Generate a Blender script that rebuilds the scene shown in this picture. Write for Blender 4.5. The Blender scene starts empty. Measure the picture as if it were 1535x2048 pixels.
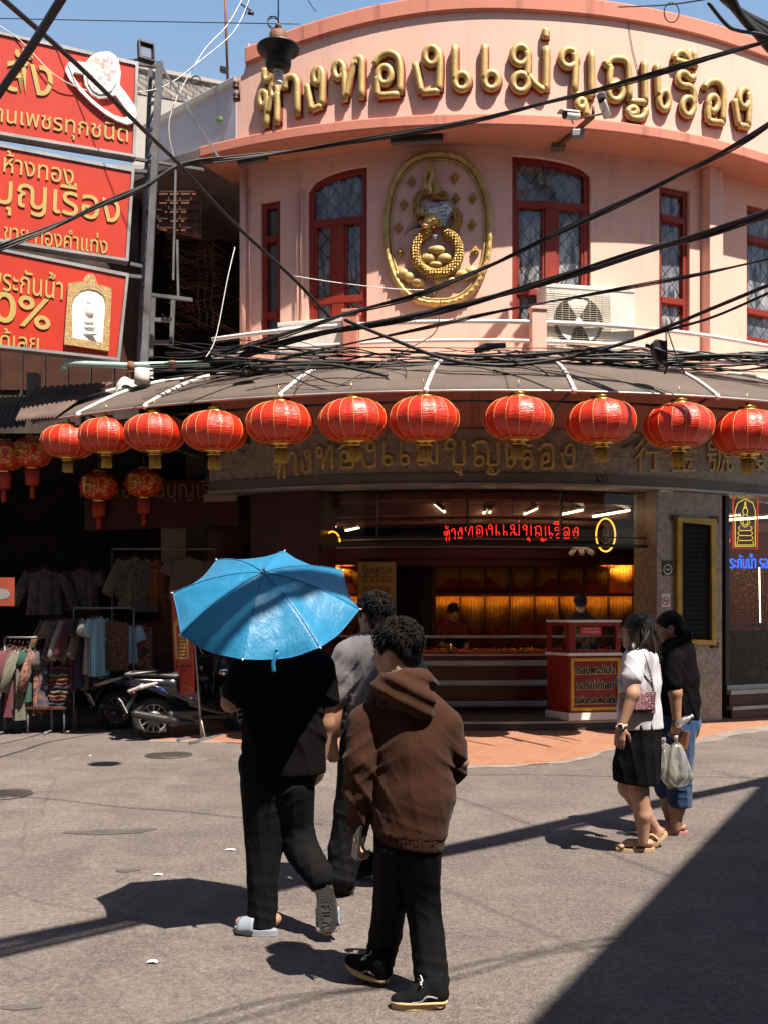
import bpy, bmesh, math, random, os
import numpy as np
from mathutils import Vector, Matrix, geometry
R_ = math.radians
rnd = random.Random(7)
SC = bpy.context.scene
COL = SC.collection
# ------------------------------------------------------------------ camera
F, CX, HY, CZ = 2000.0, 767.5, 1225.0, 1.6       # focal length and horizon of the photograph, in its pixels
cam = bpy.data.cameras.new('camera')
cam.sensor_fit = 'VERTICAL'; cam.sensor_height = 36.0; cam.lens = F/2048*36
cam.shift_y = (HY-1024)/2048
cam.clip_start = 0.05; cam.clip_end = 3000
co = bpy.data.objects.new('camera', cam); COL.objects.link(co)
co.location = (0, 0, CZ); co.rotation_euler = (R_(90), 0, 0)
SC.camera = co
# ------------------------------------------------------------------ sky, sun, exposure
SUN = Vector((0.34, -0.40, 1.0)).normalized()     # towards the sun
elev = math.asin(SUN.z); azim = math.atan2(SUN.x, SUN.y)
wd = bpy.data.worlds.new('World'); SC.world = wd; wd.use_nodes = True
nt = wd.node_tree; nt.nodes.clear()
sky = nt.nodes.new('ShaderNodeTexSky'); sky.sky_type = 'NISHITA'; sky.sun_disc = False
sky.sun_elevation = elev; sky.sun_rotation = azim
sky.air_density = 1.2; sky.dust_density = 1.0; sky.ozone_density = 2.2
bg = nt.nodes.new('ShaderNodeBackground'); bg.inputs['Strength'].default_value = 0.05
wo = nt.nodes.new('ShaderNodeOutputWorld')
nt.links.new(sky.outputs[0], bg.inputs[0]); nt.links.new(bg.outputs[0], wo.inputs[0])
sl = bpy.data.lights.new('sun', 'SUN'); sl.energy = 5.0; sl.angle = R_(0.5); sl.color = (1.0, 0.90, 0.78)
so = bpy.data.objects.new('sun', sl); COL.objects.link(so)
so.rotation_euler = (-SUN).to_track_quat('-Z', 'Y').to_euler(); so.location = (6, -6, 20)
SC.view_settings.view_transform = 'Standard'; SC.view_settings.look = 'None'
SC.view_settings.exposure = 1.1; SC.view_settings.gamma = 1.0
SC.cycles.max_bounces = 7; SC.cycles.transparent_max_bounces = 12
SC.cycles.caustics_reflective = False; SC.cycles.caustics_refractive = False
SC.cycles.sample_clamp_indirect = 4.0
try: SC.cycles.use_denoising = True
except Exception: pass

# ------------------------------------------------------------------ placing helpers
def P(px, py, Y):
    """the point of the place at distance Y behind this pixel of the survey photograph"""
    return Vector(((px-CX)*Y/F, Y, CZ+(HY-py)*Y/F))
def G(px, py):
    Y = F*CZ/(py-HY); return Vector(((px-CX)*Y/F, Y, 0))
CC = (1.2, 20.74); AR = math.radians(28)          # centre of the curved corner; beyond AR the front runs straight
RW, RP = 7.44, 7.95                               # radius of the upper wall, of the parapet
def ring(a, R, z):
    b=min(a,AR); p=Vector((CC[0]+R*math.sin(b), CC[1]-R*math.cos(b), z))
    if a>AR: p+=Vector((math.cos(AR),math.sin(AR),0))*(a-AR)*RW
    return p
def rnorm(a): a=min(a,AR); return Vector((math.sin(a),-math.cos(a),0))
def ang(px, R):
    lo, hi = -1.2, 1.2; t = (px-CX)/F
    for _ in range(50):
        m = (lo+hi)/2; q = ring(m, R, 0)
        if q.x/q.y < t: lo = m
        else: hi = m
    return (lo+hi)/2
def az(px, py, R):
    a = ang(px, R); Y = ring(a, R, 0).y
    return a, CZ+(HY-py)*Y/F
def onwall(px, py, R, d=0.0):
    a, z = az(px, py, R); return ring(a, R+d, z)

# ------------------------------------------------------------------ objects
WORLD = {}                                        # object name -> world matrix of its root
def tag(o, label=None, cat=None, group=None, kind=None):
    if label: o['label'] = label
    if cat: o['category'] = cat
    if group: o['group'] = group
    if kind: o['kind'] = kind
    return o
def thing(name, label, cat, loc=(0,0,0), rotz=0.0, group=None, rot=None):
    o = bpy.data.objects.new(name, None); o.empty_display_size = 0.1; COL.objects.link(o)
    o.location = loc; o.rotation_euler = rot if rot is not None else (0,0,rotz)
    WORLD[o.name] = Matrix.LocRotScale(Vector(loc), o.rotation_euler.to_quaternion(), None)
    return tag(o, label, cat, group)
def copy_tree(o, parent=None):
    c = o.copy(); COL.objects.link(c)
    if parent is not None: c.parent = parent
    for ch in [x for x in bpy.data.objects if x.parent == o]: copy_tree(ch, c)
    return c
class MB:
    def __init__(s): s.v=[]; s.f=[]; s.m=[]; s.sm=[]; s.uv=None
    def add(s, vs, fs, mi=0, smooth=False):
        b=len(s.v); s.v.extend(Vector(v) for v in vs)
        for f in fs: s.f.append(tuple(i+b for i in f)); s.m.append(mi); s.sm.append(smooth)
        return s
    def box(s, c, d, rot=None, mi=0):
        x,y,z=(k/2 for k in d)
        vs=[Vector(p) for p in ((-x,-y,-z),(x,-y,-z),(x,y,-z),(-x,y,-z),(-x,-y,z),(x,-y,z),(x,y,z),(-x,y,z))]
        if rot is not None:
            if not isinstance(rot, Matrix): rot=Matrix.Rotation(rot,3,'Z')
            vs=[rot@v for v in vs]
        c=Vector(c)
        return s.add([v+c for v in vs],[(0,3,2,1),(4,5,6,7),(0,1,5,4),(1,2,6,5),(2,3,7,6),(3,0,4,7)],mi)
    def box2(s, a, b, mi=0):
        a=Vector(a); b=Vector(b); return s.box((a+b)/2,(abs(b.x-a.x),abs(b.y-a.y),abs(b.z-a.z)),None,mi)
    def bar(s, a, b, w, h, up=(0,0,1), mi=0):
        a=Vector(a); b=Vector(b); d=(b-a); L=d.length; y=d/L; u=Vector(up); x=y.cross(u)
        if x.length<1e-4: x=y.cross(Vector((1,0,0)))
        x.normalize(); z=x.cross(y); M=Matrix((x,y,z)).transposed()
        return s.box((a+b)/2,(w,L,h),M,mi)
    def tube(s, pts, r, n=8, caps=True, mi=0, closed=False, flat=None, up=None):
        pts=[Vector(p) for p in pts]; N=len(pts)
        rr=[r]*N if isinstance(r,(int,float)) else list(r)
        t0=(pts[1]-pts[0]).normalized()
        ref=(Vector(up[0]) if hasattr(up[0],'__len__') else Vector(up)) if up is not None else Vector((0,0,1))
        if abs(t0.dot(ref))>.95 and up is None: ref=Vector((1,0,0))
        x=(ref-t0*ref.dot(t0)).normalized(); vs=[]
        for i,p in enumerate(pts):
            if closed: t=(pts[(i+1)%N]-pts[i-1])
            else: t=pts[min(i+1,N-1)]-pts[max(i-1,0)]
            if t.length<1e-9: t=t0
            t=t.normalized()
            if up is not None: ref=Vector(up[i]) if hasattr(up[0],'__len__') else Vector(up); x=ref
            x=x-t*x.dot(t)
            x=x.normalized() if x.length>1e-6 else t.orthogonal().normalized()
            y=t.cross(x)
            fx=1.0 if flat is None else flat
            for k in range(n):
                a=2*math.pi*k/n; vs.append(p+(x*math.cos(a)*fx+y*math.sin(a))*rr[i])
        fs=[]
        for i in range(N if closed else N-1):
            j=(i+1)%N
            for k in range(n):
                l=(k+1)%n; fs.append((i*n+k,i*n+l,j*n+l,j*n+k))
        if caps and not closed:
            fs.append(tuple(range(n-1,-1,-1))); fs.append(tuple((N-1)*n+k for k in range(n)))
        return s.add(vs,fs,mi,True)
    def lathe(s, prof, n=24, c=(0,0,0), M=None, mi=0, fn=None):
        vs=[];c=Vector(c)
        for r,z in prof:
            for k in range(n):
                a=2*math.pi*k/n; q=fn(a,r,z) if fn else (r,z)
                p=Vector((q[0]*math.cos(a),q[0]*math.sin(a),q[1]))
                vs.append((M@p if M is not None else p)+c)
        fs=[(i*n+k,i*n+(k+1)%n,(i+1)*n+(k+1)%n,(i+1)*n+k) for i in range(len(prof)-1) for k in range(n)]
        if prof[0][0]>1e-6: fs.append(tuple(range(n-1,-1,-1)))
        if prof[-1][0]>1e-6: fs.append(tuple((len(prof)-1)*n+k for k in range(n)))
        return s.add(vs,fs,mi,True)
    def sphere(s, c, r, n=16, m=10, M=None, mi=0):
        r=Vector(r) if hasattr(r,'__len__') else Vector((r,r,r))
        vs=[];c=Vector(c)
        for i in range(m+1):
            t=math.pi*i/m
            for k in range(n):
                a=2*math.pi*k/n
                p=Vector((r.x*math.sin(t)*math.cos(a),r.y*math.sin(t)*math.sin(a),-r.z*math.cos(t)))
                vs.append((M@p if M is not None else p)+c)
        fs=[(i*n+k,i*n+(k+1)%n,(i+1)*n+(k+1)%n,(i+1)*n+k) for i in range(m) for k in range(n)]
        return s.add(vs,fs,mi,True)
    def grid(s, fn, nu, nv, mi=0, smooth=True, flip=False):
        vs=[fn(i/nu,j/nv) for j in range(nv+1) for i in range(nu+1)]
        w=nu+1
        fs=[(j*w+i,j*w+i+1,(j+1)*w+i+1,(j+1)*w+i) for j in range(nv) for i in range(nu)]
        if flip: fs=[f[::-1] for f in fs]
        return s.add(vs,fs,mi,smooth)
    def slab(s, fn, nu, nv, t, mi=0, smooth=True):
        """a sheet fn(u,v)->(point, normal) with thickness t"""
        w=nu+1; A=[];B=[]
        for j in range(nv+1):
            for i in range(nu+1):
                p,n=fn(i/nu,j/nv); A.append(p+n*t/2); B.append(p-n*t/2)
        K=len(A); fs=[]
        for j in range(nv):
            for i in range(nu):
                q=(j*w+i,j*w+i+1,(j+1)*w+i+1,(j+1)*w+i); fs.append(q); fs.append(tuple(k+K for k in q[::-1]))
        e=[i for i in range(w)]+[j*w+nu for j in range(1,nv+1)]+[nv*w+i for i in range(nu-1,-1,-1)]+[j*w for j in range(nv-1,0,-1)]
        for k in range(len(e)):
            a,b=e[k],e[(k+1)%len(e)]; fs.append((a,a+K,b+K,b))
        return s.add(A+B,fs,mi,smooth)
    def prism(s, loops, fn, t0=0.0, t1=0.05, mi=0, mi_side=None, back=True):
        """flat outline(s) (outer + holes, 2D) given thickness; fn(x,y,d) maps to space"""
        if not hasattr(loops[0][0],'__len__'): loops=[loops]
        flat=[p for l in loops for p in l]
        tris=geometry.tessellate_polygon([[Vector((p[0],p[1],0)) for p in l] for l in loops])
        n=len(flat); vs=[fn(p[0],p[1],t1) for p in flat]+[fn(p[0],p[1],t0) for p in flat]
        fs=[]
        for t in tris:
            a,b,c=(flat[i] for i in t)
            if (b[0]-a[0])*(c[1]-a[1])-(b[1]-a[1])*(c[0]-a[0])<0: t=t[::-1]
            fs.append(tuple(t))
            if back: fs.append(tuple(i+n for i in t[::-1]))
        s.add(vs,fs,mi,False)
        b=len(s.v)-2*n; k0=0
        for l in loops:
            L=len(l)
            ar=sum(l[i][0]*l[(i+1)%L][1]-l[(i+1)%L][0]*l[i][1] for i in range(L))
            for i in range(L):
                p,q=k0+i,k0+(i+1)%L
                f=(p+n,q+n,q,p)
                if ar<0: f=f[::-1]
                s.f.append(tuple(x+b for x in f)); s.m.append(mi if mi_side is None else mi_side); s.sm.append(False)
            k0+=L
        return s
    def arr(s, V, Fq, mi=0, smooth=True): return s.add([Vector(v) for v in V],[tuple(int(i) for i in f) for f in Fq],mi,smooth)
    def build(s, name, mats, parent=None, local=False, bevel=0.0, weld=False, autosmooth=None):
        if not isinstance(mats,(list,tuple)): mats=[mats]
        me=bpy.data.meshes.new(name)
        V=s.v; o=bpy.data.objects.new(name, me); COL.objects.link(o)
        if parent is not None:
            root=parent
            while root.parent is not None: root=root.parent
            M=WORLD.get(root.name)
            o.parent=parent
            if M is not None and not local:
                Mi=M.inverted(); V=[Mi@v for v in V]
        elif not local:
            xs=[v.x for v in V]; ys=[v.y for v in V]; zs=[v.z for v in V]
            c=Vector(((min(xs)+max(xs))/2,(min(ys)+max(ys))/2,min(zs)))
            V=[v-c for v in V]; o.location=c; WORLD[o.name]=Matrix.Translation(c)
        me.from_pydata([tuple(v) for v in V],[],s.f)
        for m in mats: me.materials.append(m)
        me.polygons.foreach_set('material_index',s.m); me.polygons.foreach_set('use_smooth',s.sm)
        if bevel>0 or weld:
            bm=bmesh.new(); bm.from_mesh(me)
            if weld: bmesh.ops.remove_doubles(bm,verts=bm.verts,dist=1e-4)
            if bevel>0:
                ed=[e for e in bm.edges if len(e.link_faces)==2 and e.calc_face_angle(0)>R_(35)]
                bmesh.ops.bevel(bm,geom=ed,offset=bevel,segments=2,affect='EDGES',profile=.5,clamp_overlap=True)
            bm.to_mesh(me); bm.free()
        if autosmooth: me.set_sharp_from_angle(angle=R_(autosmooth)); me.polygons.foreach_set('use_smooth',[True]*len(me.polygons))
        me.update(); return o
def npmesh(name, V, Fq, mat, parent=None, smooth=True):
    """fast path for grids of numpy vertices / quads, in the local space of the root"""
    me=bpy.data.meshes.new(name); o=bpy.data.objects.new(name,me); COL.objects.link(o)
    if parent is not None: o.parent=parent
    n=len(Fq); me.vertices.add(len(V)); me.vertices.foreach_set('co',np.asarray(V,dtype=np.float32).ravel())
    me.loops.add(n*4); me.loops.foreach_set('vertex_index',np.asarray(Fq,dtype=np.int32).ravel())
    me.polygons.add(n); me.polygons.foreach_set('loop_start',np.arange(n,dtype=np.int32)*4)
    me.polygons.foreach_set('use_smooth',np.full(n,smooth))
    me.update(calc_edges=True); me.validate(); me.materials.append(mat); return o

# ------------------------------------------------------------------ solid modelling (distance fields -> one smooth mesh)
class SDF:
    def __init__(s): s.p=[]; s.post=[]
    def cone(s,a,b,ra,rb=None,k=.02,flat=None,op=1):
        """tapered limb; flat=(direction, factor) squashes its section"""
        a=np.array(a,float); b=np.array(b,float); rb=ra if rb is None else rb
        f=None
        if flat is not None:
            n=np.array(flat[0],float); n/=np.linalg.norm(n); f=(n,flat[1])
        m=max(ra,rb)*(max(1,flat[1]) if flat else 1)
        lo=np.minimum(a,b)-m; hi=np.maximum(a,b)+m
        def fn(p):
            ba=b-a; L=max(ba@ba,1e-12); q=p-a; t=np.clip((q@ba)/L,0,1); q=q-t[...,None]*ba
            r=ra+(rb-ra)*t; sc=1.0
            if f is not None:
                dn=q@f[0]; q=q+(dn*(1/f[1]-1))[...,None]*f[0]; sc=min(1,f[1])
            return (np.sqrt((q*q).sum(-1))-r)*(1 if sc==1 else sc)
        s.p.append((fn,lo,hi,k,op)); return s
    def chain(s,pts,rs,k=.02,flat=None,op=1):
        for i in range(len(pts)-1): s.cone(pts[i],pts[i+1],rs[i],rs[i+1],k,flat,op)
        return s
    def ell(s,c,r,k=.02,rot=None,op=1):
        c=np.array(c,float); r=np.array(r,float); M=np.array(rot.to_3x3()).T if rot is not None else None
        e=r.max()
        def fn(p):
            q=p-c
            if M is not None: q=q@M.T
            k0=np.sqrt(((q/r)**2).sum(-1)); k1=np.sqrt(((q/(r*r))**2).sum(-1))+1e-9
            return k0*(k0-1)/k1
        s.p.append((fn,c-e,c+e,k,op)); return s
    def box(s,c,h,r=.01,k=.005,rot=None,op=1):
        c=np.array(c,float); h=np.array(h,float); M=np.array(rot.to_3x3()).T if rot is not None else None; e=np.linalg.norm(h)+r
        def fn(p):
            q=p-c
            if M is not None: q=q@M.T
            q=np.abs(q)-(h-r)
            return np.sqrt((np.maximum(q,0)**2).sum(-1))+np.minimum(q.max(-1),0)-r
        s.p.append((fn,c-e,c+e,k,op)); return s
    def col(s,prof,k=.02,op=1,ex=2.0):
        """upright trunk: rows (z, cx, cy, rx, ry)"""
        A=np.array(prof,float); A=A[A[:,0].argsort()]; z=A[:,0]
        lo=np.array([(A[:,1]-A[:,3]).min(),(A[:,2]-A[:,4]).min(),z[0]]); hi=np.array([(A[:,1]+A[:,3]).max(),(A[:,2]+A[:,4]).max(),z[-1]])
        def fn(p):
            pz=p[...,2]; cx,cy,rx,ry=(np.interp(pz,z,A[:,i]) for i in (1,2,3,4))
            u=np.abs((p[...,0]-cx)/rx); v=np.abs((p[...,1]-cy)/ry)
            d=((u**ex+v**ex)**(1/ex)-1)*np.minimum(rx,ry)
            return np.maximum(d,np.maximum(z[0]-pz,pz-z[-1]))
        s.p.append((fn,lo,hi,k,op)); return s
    def mesh(s,h=.008,pad=.03,disp=None,cuts=()):
        lo=np.min([q[1] for q in s.p if q[4]==1],0)-pad; hi=np.max([q[2] for q in s.p if q[4]==1],0)+pad
        n=np.ceil((hi-lo)/h).astype(int)+1
        D=np.full(n,1.0,np.float32)
        ax=[lo[i]+np.arange(n[i])*h for i in range(3)]
        for fn,a,b,k,op in s.p:
            m=k+2.5*h
            i0=np.clip(np.floor((a-m-lo)/h).astype(int),0,n-1); i1=np.clip(np.ceil((b+m-lo)/h).astype(int)+1,1,n)
            if (i1<=i0).any(): continue
            sl=tuple(slice(i0[i],i1[i]) for i in range(3))
            X=np.stack(np.meshgrid(*[ax[i][sl[i]] for i in range(3)],indexing='ij'),-1)
            d=fn(X); e=D[sl]
            if op==1:
                hh=np.clip(.5+.5*(e-d)/k,0,1); D[sl]=e+(d-e)*hh-k*hh*(1-hh)
            else:
                d=-d; hh=np.clip(.5-.5*(e-d)/k,0,1); D[sl]=e+(d-e)*hh+k*hh*(1-hh)
        if disp is not None or cuts:
            X=np.stack(np.meshgrid(*ax,indexing='ij'),-1)
            if disp is not None: D=D+disp(X)
            for c in cuts: D=np.maximum(D,c(X))
        return nets(D,lo,h)
def nets(D,lo,h):
    S=D<0; nx,ny,nz=D.shape
    c=np.zeros((nx-1,ny-1,nz-1),np.int8)
    sub=lambda A,i,j,k:A[i:nx-1+i,j:ny-1+j,k:nz-1+k]
    cor=[(i,j,k) for i in (0,1) for j in (0,1) for k in (0,1)]
    for q in cor: c+=sub(S,*q)
    act=(c>0)&(c<8); idx=np.full(act.shape,-1,np.int64); I=np.argwhere(act); idx[act]=np.arange(len(I))
    acc=np.zeros((len(I),3)); cnt=np.zeros(len(I))
    for a in cor:
        for axis in range(3):
            if a[axis]==1: continue
            b=list(a); b[axis]=1
            da=D[I[:,0]+a[0],I[:,1]+a[1],I[:,2]+a[2]]; db=D[I[:,0]+b[0],I[:,1]+b[1],I[:,2]+b[2]]
            m=(da<0)!=(db<0); t=np.where(m,da/np.where(m,da-db,1),0)
            p=np.tile(np.array(a,float),(len(I),1)); p[:,axis]=t
            acc+=p*m[:,None]; cnt+=m
    V=lo+(I+acc/np.maximum(cnt,1)[:,None])*h
    Fs=[]
    for axis in range(3):
        o=[0,0,0]; o[axis]=1
        A=S[:nx-o[0],:ny-o[1],:nz-o[2]]; B=S[o[0]:,o[1]:,o[2]:]
        E=np.argwhere(A!=B); u,v=(axis+1)%3,(axis+2)%3
        ok=(E[:,u]>0)&(E[:,v]>0)&(E[:,u]<D.shape[u]-1)&(E[:,v]<D.shape[v]-1); E=E[ok]
        ins=S[E[:,0],E[:,1],E[:,2]]
        def at(du,dv):
            q=E.copy(); q[:,u]-=du; q[:,v]-=dv; return idx[q[:,0],q[:,1],q[:,2]]
        q=np.stack([at(1,1),at(0,1),at(0,0),at(1,0)],1)
        q[~ins]=q[~ins][:,::-1]; Fs.append(q)
    Fq=np.concatenate(Fs); Fq=Fq[(Fq>=0).all(1)]
    # light smoothing removes the grid steps
    for lam in (.5,.5):
        s=np.zeros_like(V); n=np.zeros(len(V))
        for k in range(4):
            a=Fq[:,k]; b=Fq[:,(k+1)%4]
            np.add.at(s,a,V[b]); np.add.at(n,a,1); np.add.at(s,b,V[a]); np.add.at(n,b,1)
        V=V+lam*(s/np.maximum(n,1)[:,None]-V)
    return V,Fq
def wrinkle(amp,freq,seed=0,dirz=None):
    g=np.random.RandomState(seed); K=[]
    for i in range(5):
        d=g.normal(size=3); d/=np.linalg.norm(d)
        if dirz is not None: d=d*np.array(dirz); 
        K.append((d*freq*(.6+.8*g.rand()),g.rand()*6.28,g.normal(size=3)*freq*.35,g.rand()*6.28))
    def fn(X):
        r=0
        for k,ph,k2,p2 in K:
            r=r+np.sin(X@k+ph+1.6*np.sin(X@k2+p2))
        return (amp/2.2*r).astype(np.float32)
    return fn

def creases(sets,base=None):
    """cloth folds: sets of (direction, spacing, depth, warp, centre, reach); sharp-backed ridges, smooth valleys"""
    def fn(X):
        w=base(X) if base is not None else np.zeros(X.shape[:-1],np.float32)
        for i,(d,sp,am,wp,c,rc) in enumerate(sets):
            d=np.array(d,float); d/=np.linalg.norm(d); q=np.array([d[1]-d[2],d[2]-d[0],d[0]-d[1]]); q/=np.linalg.norm(q)+1e-9
            s=(X@d)*np.pi/sp+wp*np.sin((X@q)*7+i*1.3)+.6*wp*np.sin((X@d)*5+(X@q)*13+i)
            r=(1-np.abs(np.sin(s)))**2*2-.5
            g=1.0 if c is None else np.exp(-(((X-np.array(c))**2).sum(-1))/rc**2)
            w=w-am*r*g
        return w.astype(np.float32)
    return fn
# ------------------------------------------------------------------ lettering
def text_data(body,size=1.0,offset=0.0,align='CENTER',bold=0):
    cu=bpy.data.curves.new('lettering','FONT'); cu.body=body; cu.size=size; cu.offset=offset; cu.align_x=align; cu.fill_mode='FRONT'
    cu.resolution_u=4
    o=bpy.data.objects.new('lettering',cu); COL.objects.link(o)
    dg=bpy.context.evaluated_depsgraph_get(); ev=o.evaluated_get(dg); me=ev.to_mesh()
    V=[(v.co.x,v.co.y) for v in me.vertices]; Fc=[tuple(p.vertices) for p in me.polygons]
    ev.to_mesh_clear(); bpy.data.objects.remove(o); bpy.data.curves.remove(cu)
    return V,Fc
def text_fit(mb,body,fn,w=None,h=None,t=0.004,mi=0,offset=0.0,c=(0,0)):
    """writes body as solid letters, scaled to w x h and centred at c; fn(x,y,d) maps to space"""
    V,Fc=text_data(body,1.0,offset)
    xs=[v[0] for v in V]; ys=[v[1] for v in V]; W=max(xs)-min(xs); H=max(ys)-min(ys)
    sx=w/W if w else h/H; sy=h/H if h else sx
    mx=(max(xs)+min(xs))/2; my=(max(ys)+min(ys))/2
    q=[((v[0]-mx)*sx+c[0],(v[1]-my)*sy+c[1]) for v in V]
    n=len(q); vs=[fn(x,y,t) for x,y in q]+[fn(x,y,0) for x,y in q]
    fs=[]; ec={}
    for f in Fc:
        ar=sum(q[f[i]][0]*q[f[(i+1)%len(f)]][1]-q[f[(i+1)%len(f)]][0]*q[f[i]][1] for i in range(len(f)))
        if ar<0: f=f[::-1]
        fs.append(f)
        for i in range(len(f)):
            e=(f[i],f[(i+1)%len(f)]); ec[e]=1
    for (a,b) in list(ec):
        if (b,a) not in ec: fs.append((a,a+n,b+n,b))
    mb.add(vs,fs,mi,False); return mb
def planefn(o,ux,uy,un=None):
    o=Vector(o); ux=Vector(ux).normalized(); uy=Vector(uy).normalized(); un=ux.cross(uy).normalized() if un is None else Vector(un)
    return lambda x,y,d: o+ux*x+uy*y+un*d
def arcpts(c,rx,ry,a0=0,a1=360,n=16):
    return [(c[0]+rx*math.cos(R_(a0+(a1-a0)*i/n)),c[1]+ry*math.sin(R_(a0+(a1-a0)*i/n))) for i in range(n+1)]
def smooth_path(pts,n=6,closed=False):
    """Catmull-Rom through the points"""
    pts=[Vector(p) for p in pts]; N=len(pts); out=[]
    for i in range(N if closed else N-1):
        p0=pts[i-1] if (i>0 or closed) else pts[i]; p1=pts[i]; p2=pts[(i+1)%N]; p3=pts[(i+2)%N] if (i+2<N or closed) else p2
        for k in range(n):
            t=k/n; out.append(.5*((2*p1)+(p2-p0)*t+(2*p0-5*p1+4*p2-p3)*t*t+(3*p1-p0-3*p2+p3)*t**3))
    if not closed: out.append(pts[-1])
    return out
def sag(a,b,s,n=14):
    a=Vector(a); b=Vector(b); return [a.lerp(b,i/n)-Vector((0,0,4*s*(i/n)*(1-i/n))) for i in range(n+1)]
# ------------------------------------------------------------------ materials
def new_mat(name):
    m=bpy.data.materials.new(name); m.use_nodes=True; nt=m.node_tree
    b=nt.nodes['Principled BSDF']; return m,nt,b
def coords(nt,scale=None,kind='Object'):
    t=nt.nodes.new('ShaderNodeTexCoord'); o=t.outputs[kind]
    if scale is not None:
        mp=nt.nodes.new('ShaderNodeMapping'); mp.inputs['Scale'].default_value=scale if hasattr(scale,'__len__') else (scale,)*3
        nt.links.new(o,mp.inputs[0]); o=mp.outputs[0]
    return o
def geo_pos(nt,scale=1.0):
    g=nt.nodes.new('ShaderNodeNewGeometry'); mp=nt.nodes.new('ShaderNodeMapping'); mp.inputs['Scale'].default_value=scale if hasattr(scale,'__len__') else (scale,)*3
    nt.links.new(g.outputs['Position'],mp.inputs[0]); return mp.outputs[0]
def noise_n(nt,vec,scale,detail=4,rough=.55,dist=0):
    n=nt.nodes.new('ShaderNodeTexNoise'); n.inputs['Scale'].default_value=scale; n.inputs['Detail'].default_value=detail; n.inputs['Roughness'].default_value=rough; n.inputs['Distortion'].default_value=dist
    nt.links.new(vec,n.inputs['Vector']); return n.outputs['Fac']
def ramp(nt,fac,stops):
    r=nt.nodes.new('ShaderNodeValToRGB'); e=r.color_ramp.elements
    while len(e)<len(stops): e.new(.5)
    for i,(p,c) in enumerate(stops):
        e[i].position=p; e[i].color=(c,c,c,1) if not hasattr(c,'__len__') else (*c,1)
    nt.links.new(fac,r.inputs[0]); return r.outputs[0]
def mix(nt,fac,a,b,mode='MIX'):
    m=nt.nodes.new('ShaderNodeMix'); m.data_type='RGBA'; m.blend_type=mode
    for s,v in ((0,fac),(6,a),(7,b)):
        if hasattr(v,'is_linked') or isinstance(v,bpy.types.NodeSocket): nt.links.new(v,m.inputs[s])
        elif s==0: m.inputs[0].default_value=v
        else: m.inputs[s].default_value=(*v,1) if hasattr(v,'__len__') else (v,v,v,1)
    return m.outputs[2]
def bump(nt,b,h,strength=.3,dist=.01):
    n=nt.nodes.new('ShaderNodeBump'); n.inputs['Strength'].default_value=strength; n.inputs['Distance'].default_value=dist
    nt.links.new(h,n.inputs['Height'])
    nt.links.new(n.outputs[0],b.inputs['Normal']); return n
def M_(name,col,rough=.6,metal=0.0,var=.18,vs=3.0,fine=40.0,bmp=.15,bd=.004,spec=.4,coat=0.0,sheen=0.0,dirt=None,dirtscale=1.2,trans=0.0,emit=None,es=0.0):
    """a paint/fabric/metal with uneven tone, fine grain and relief"""
    m,nt,b=new_mat(name); v=geo_pos(nt)
    n1=noise_n(nt,v,vs,5); n2=noise_n(nt,v,fine,3)
    c1=tuple(max(0,x*(1-var)) for x in col); c2=tuple(min(1,x*(1+var)) for x in col)
    base=mix(nt,ramp(nt,n1,[(.3,0.0),(.7,1.0)]),c1,c2)
    base=mix(nt,ramp(nt,n2,[(.35,0.0),(.65,1.0)]),base,mix(nt,.5*var,base,(0,0,0)))
    if dirt is not None:
        d=noise_n(nt,v,dirtscale,6,.65,.4); base=mix(nt,ramp(nt,d,[(.52,0.0),(.72,.7)]),base,dirt)
    nt.links.new(base,b.inputs['Base Color'])
    b.inputs['Roughness'].default_value=rough; b.inputs['Metallic'].default_value=metal
    b.inputs['Specular IOR Level'].default_value=spec; b.inputs['Coat Weight'].default_value=coat; b.inputs['Sheen Weight'].default_value=sheen
    if trans: b.inputs['Transmission Weight'].default_value=trans
    if emit is not None:
        b.inputs['Emission Color'].default_value=(*emit,1); b.inputs['Emission Strength'].default_value=es
    if bmp: bump(nt,b,n2,bmp,bd)
    return m
def emis(name,col,s):
    m,nt,b=new_mat(name); b.inputs['Base Color'].default_value=(*[c*.3 for c in col],1); b.inputs['Emission Color'].default_value=(*col,1); b.inputs['Emission Strength'].default_value=s
    return m
def glass_mat(name,tint=(.8,.85,.85),alpha=.15,rough=.02):
    m,nt,b=new_mat(name); nt.nodes.remove(b); out=nt.nodes['Material Output']
    t=nt.nodes.new('ShaderNodeBsdfTransparent'); t.inputs[0].default_value=(*tint,1)
    g=nt.nodes.new('ShaderNodeBsdfGlossy'); g.inputs['Roughness'].default_value=rough
    fr=nt.nodes.new('ShaderNodeFresnel'); fr.inputs[0].default_value=1.45
    n=noise_n(nt,geo_pos(nt),1.3,2); bp=nt.nodes.new('ShaderNodeBump'); bp.inputs['Strength'].default_value=.03; bp.inputs['Distance'].default_value=.02
    nt.links.new(n,bp.inputs['Height']); nt.links.new(bp.outputs[0],g.inputs['Normal'])
    mx=nt.nodes.new('ShaderNodeMixShader'); nt.links.new(fr.outputs[0],mx.inputs[0]); nt.links.new(t.outputs[0],mx.inputs[1]); nt.links.new(g.outputs[0],mx.inputs[2])
    nt.links.new(mx.outputs[0],out.inputs[0]); return m
def math_n(nt,op,a,b=None):
    n=nt.nodes.new('ShaderNodeMath'); n.operation=op
    for i,v in enumerate((a,b)):
        if v is None: continue
        if isinstance(v,bpy.types.NodeSocket): nt.links.new(v,n.inputs[i])
        else: n.inputs[i].default_value=v
    return n.outputs[0]
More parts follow.
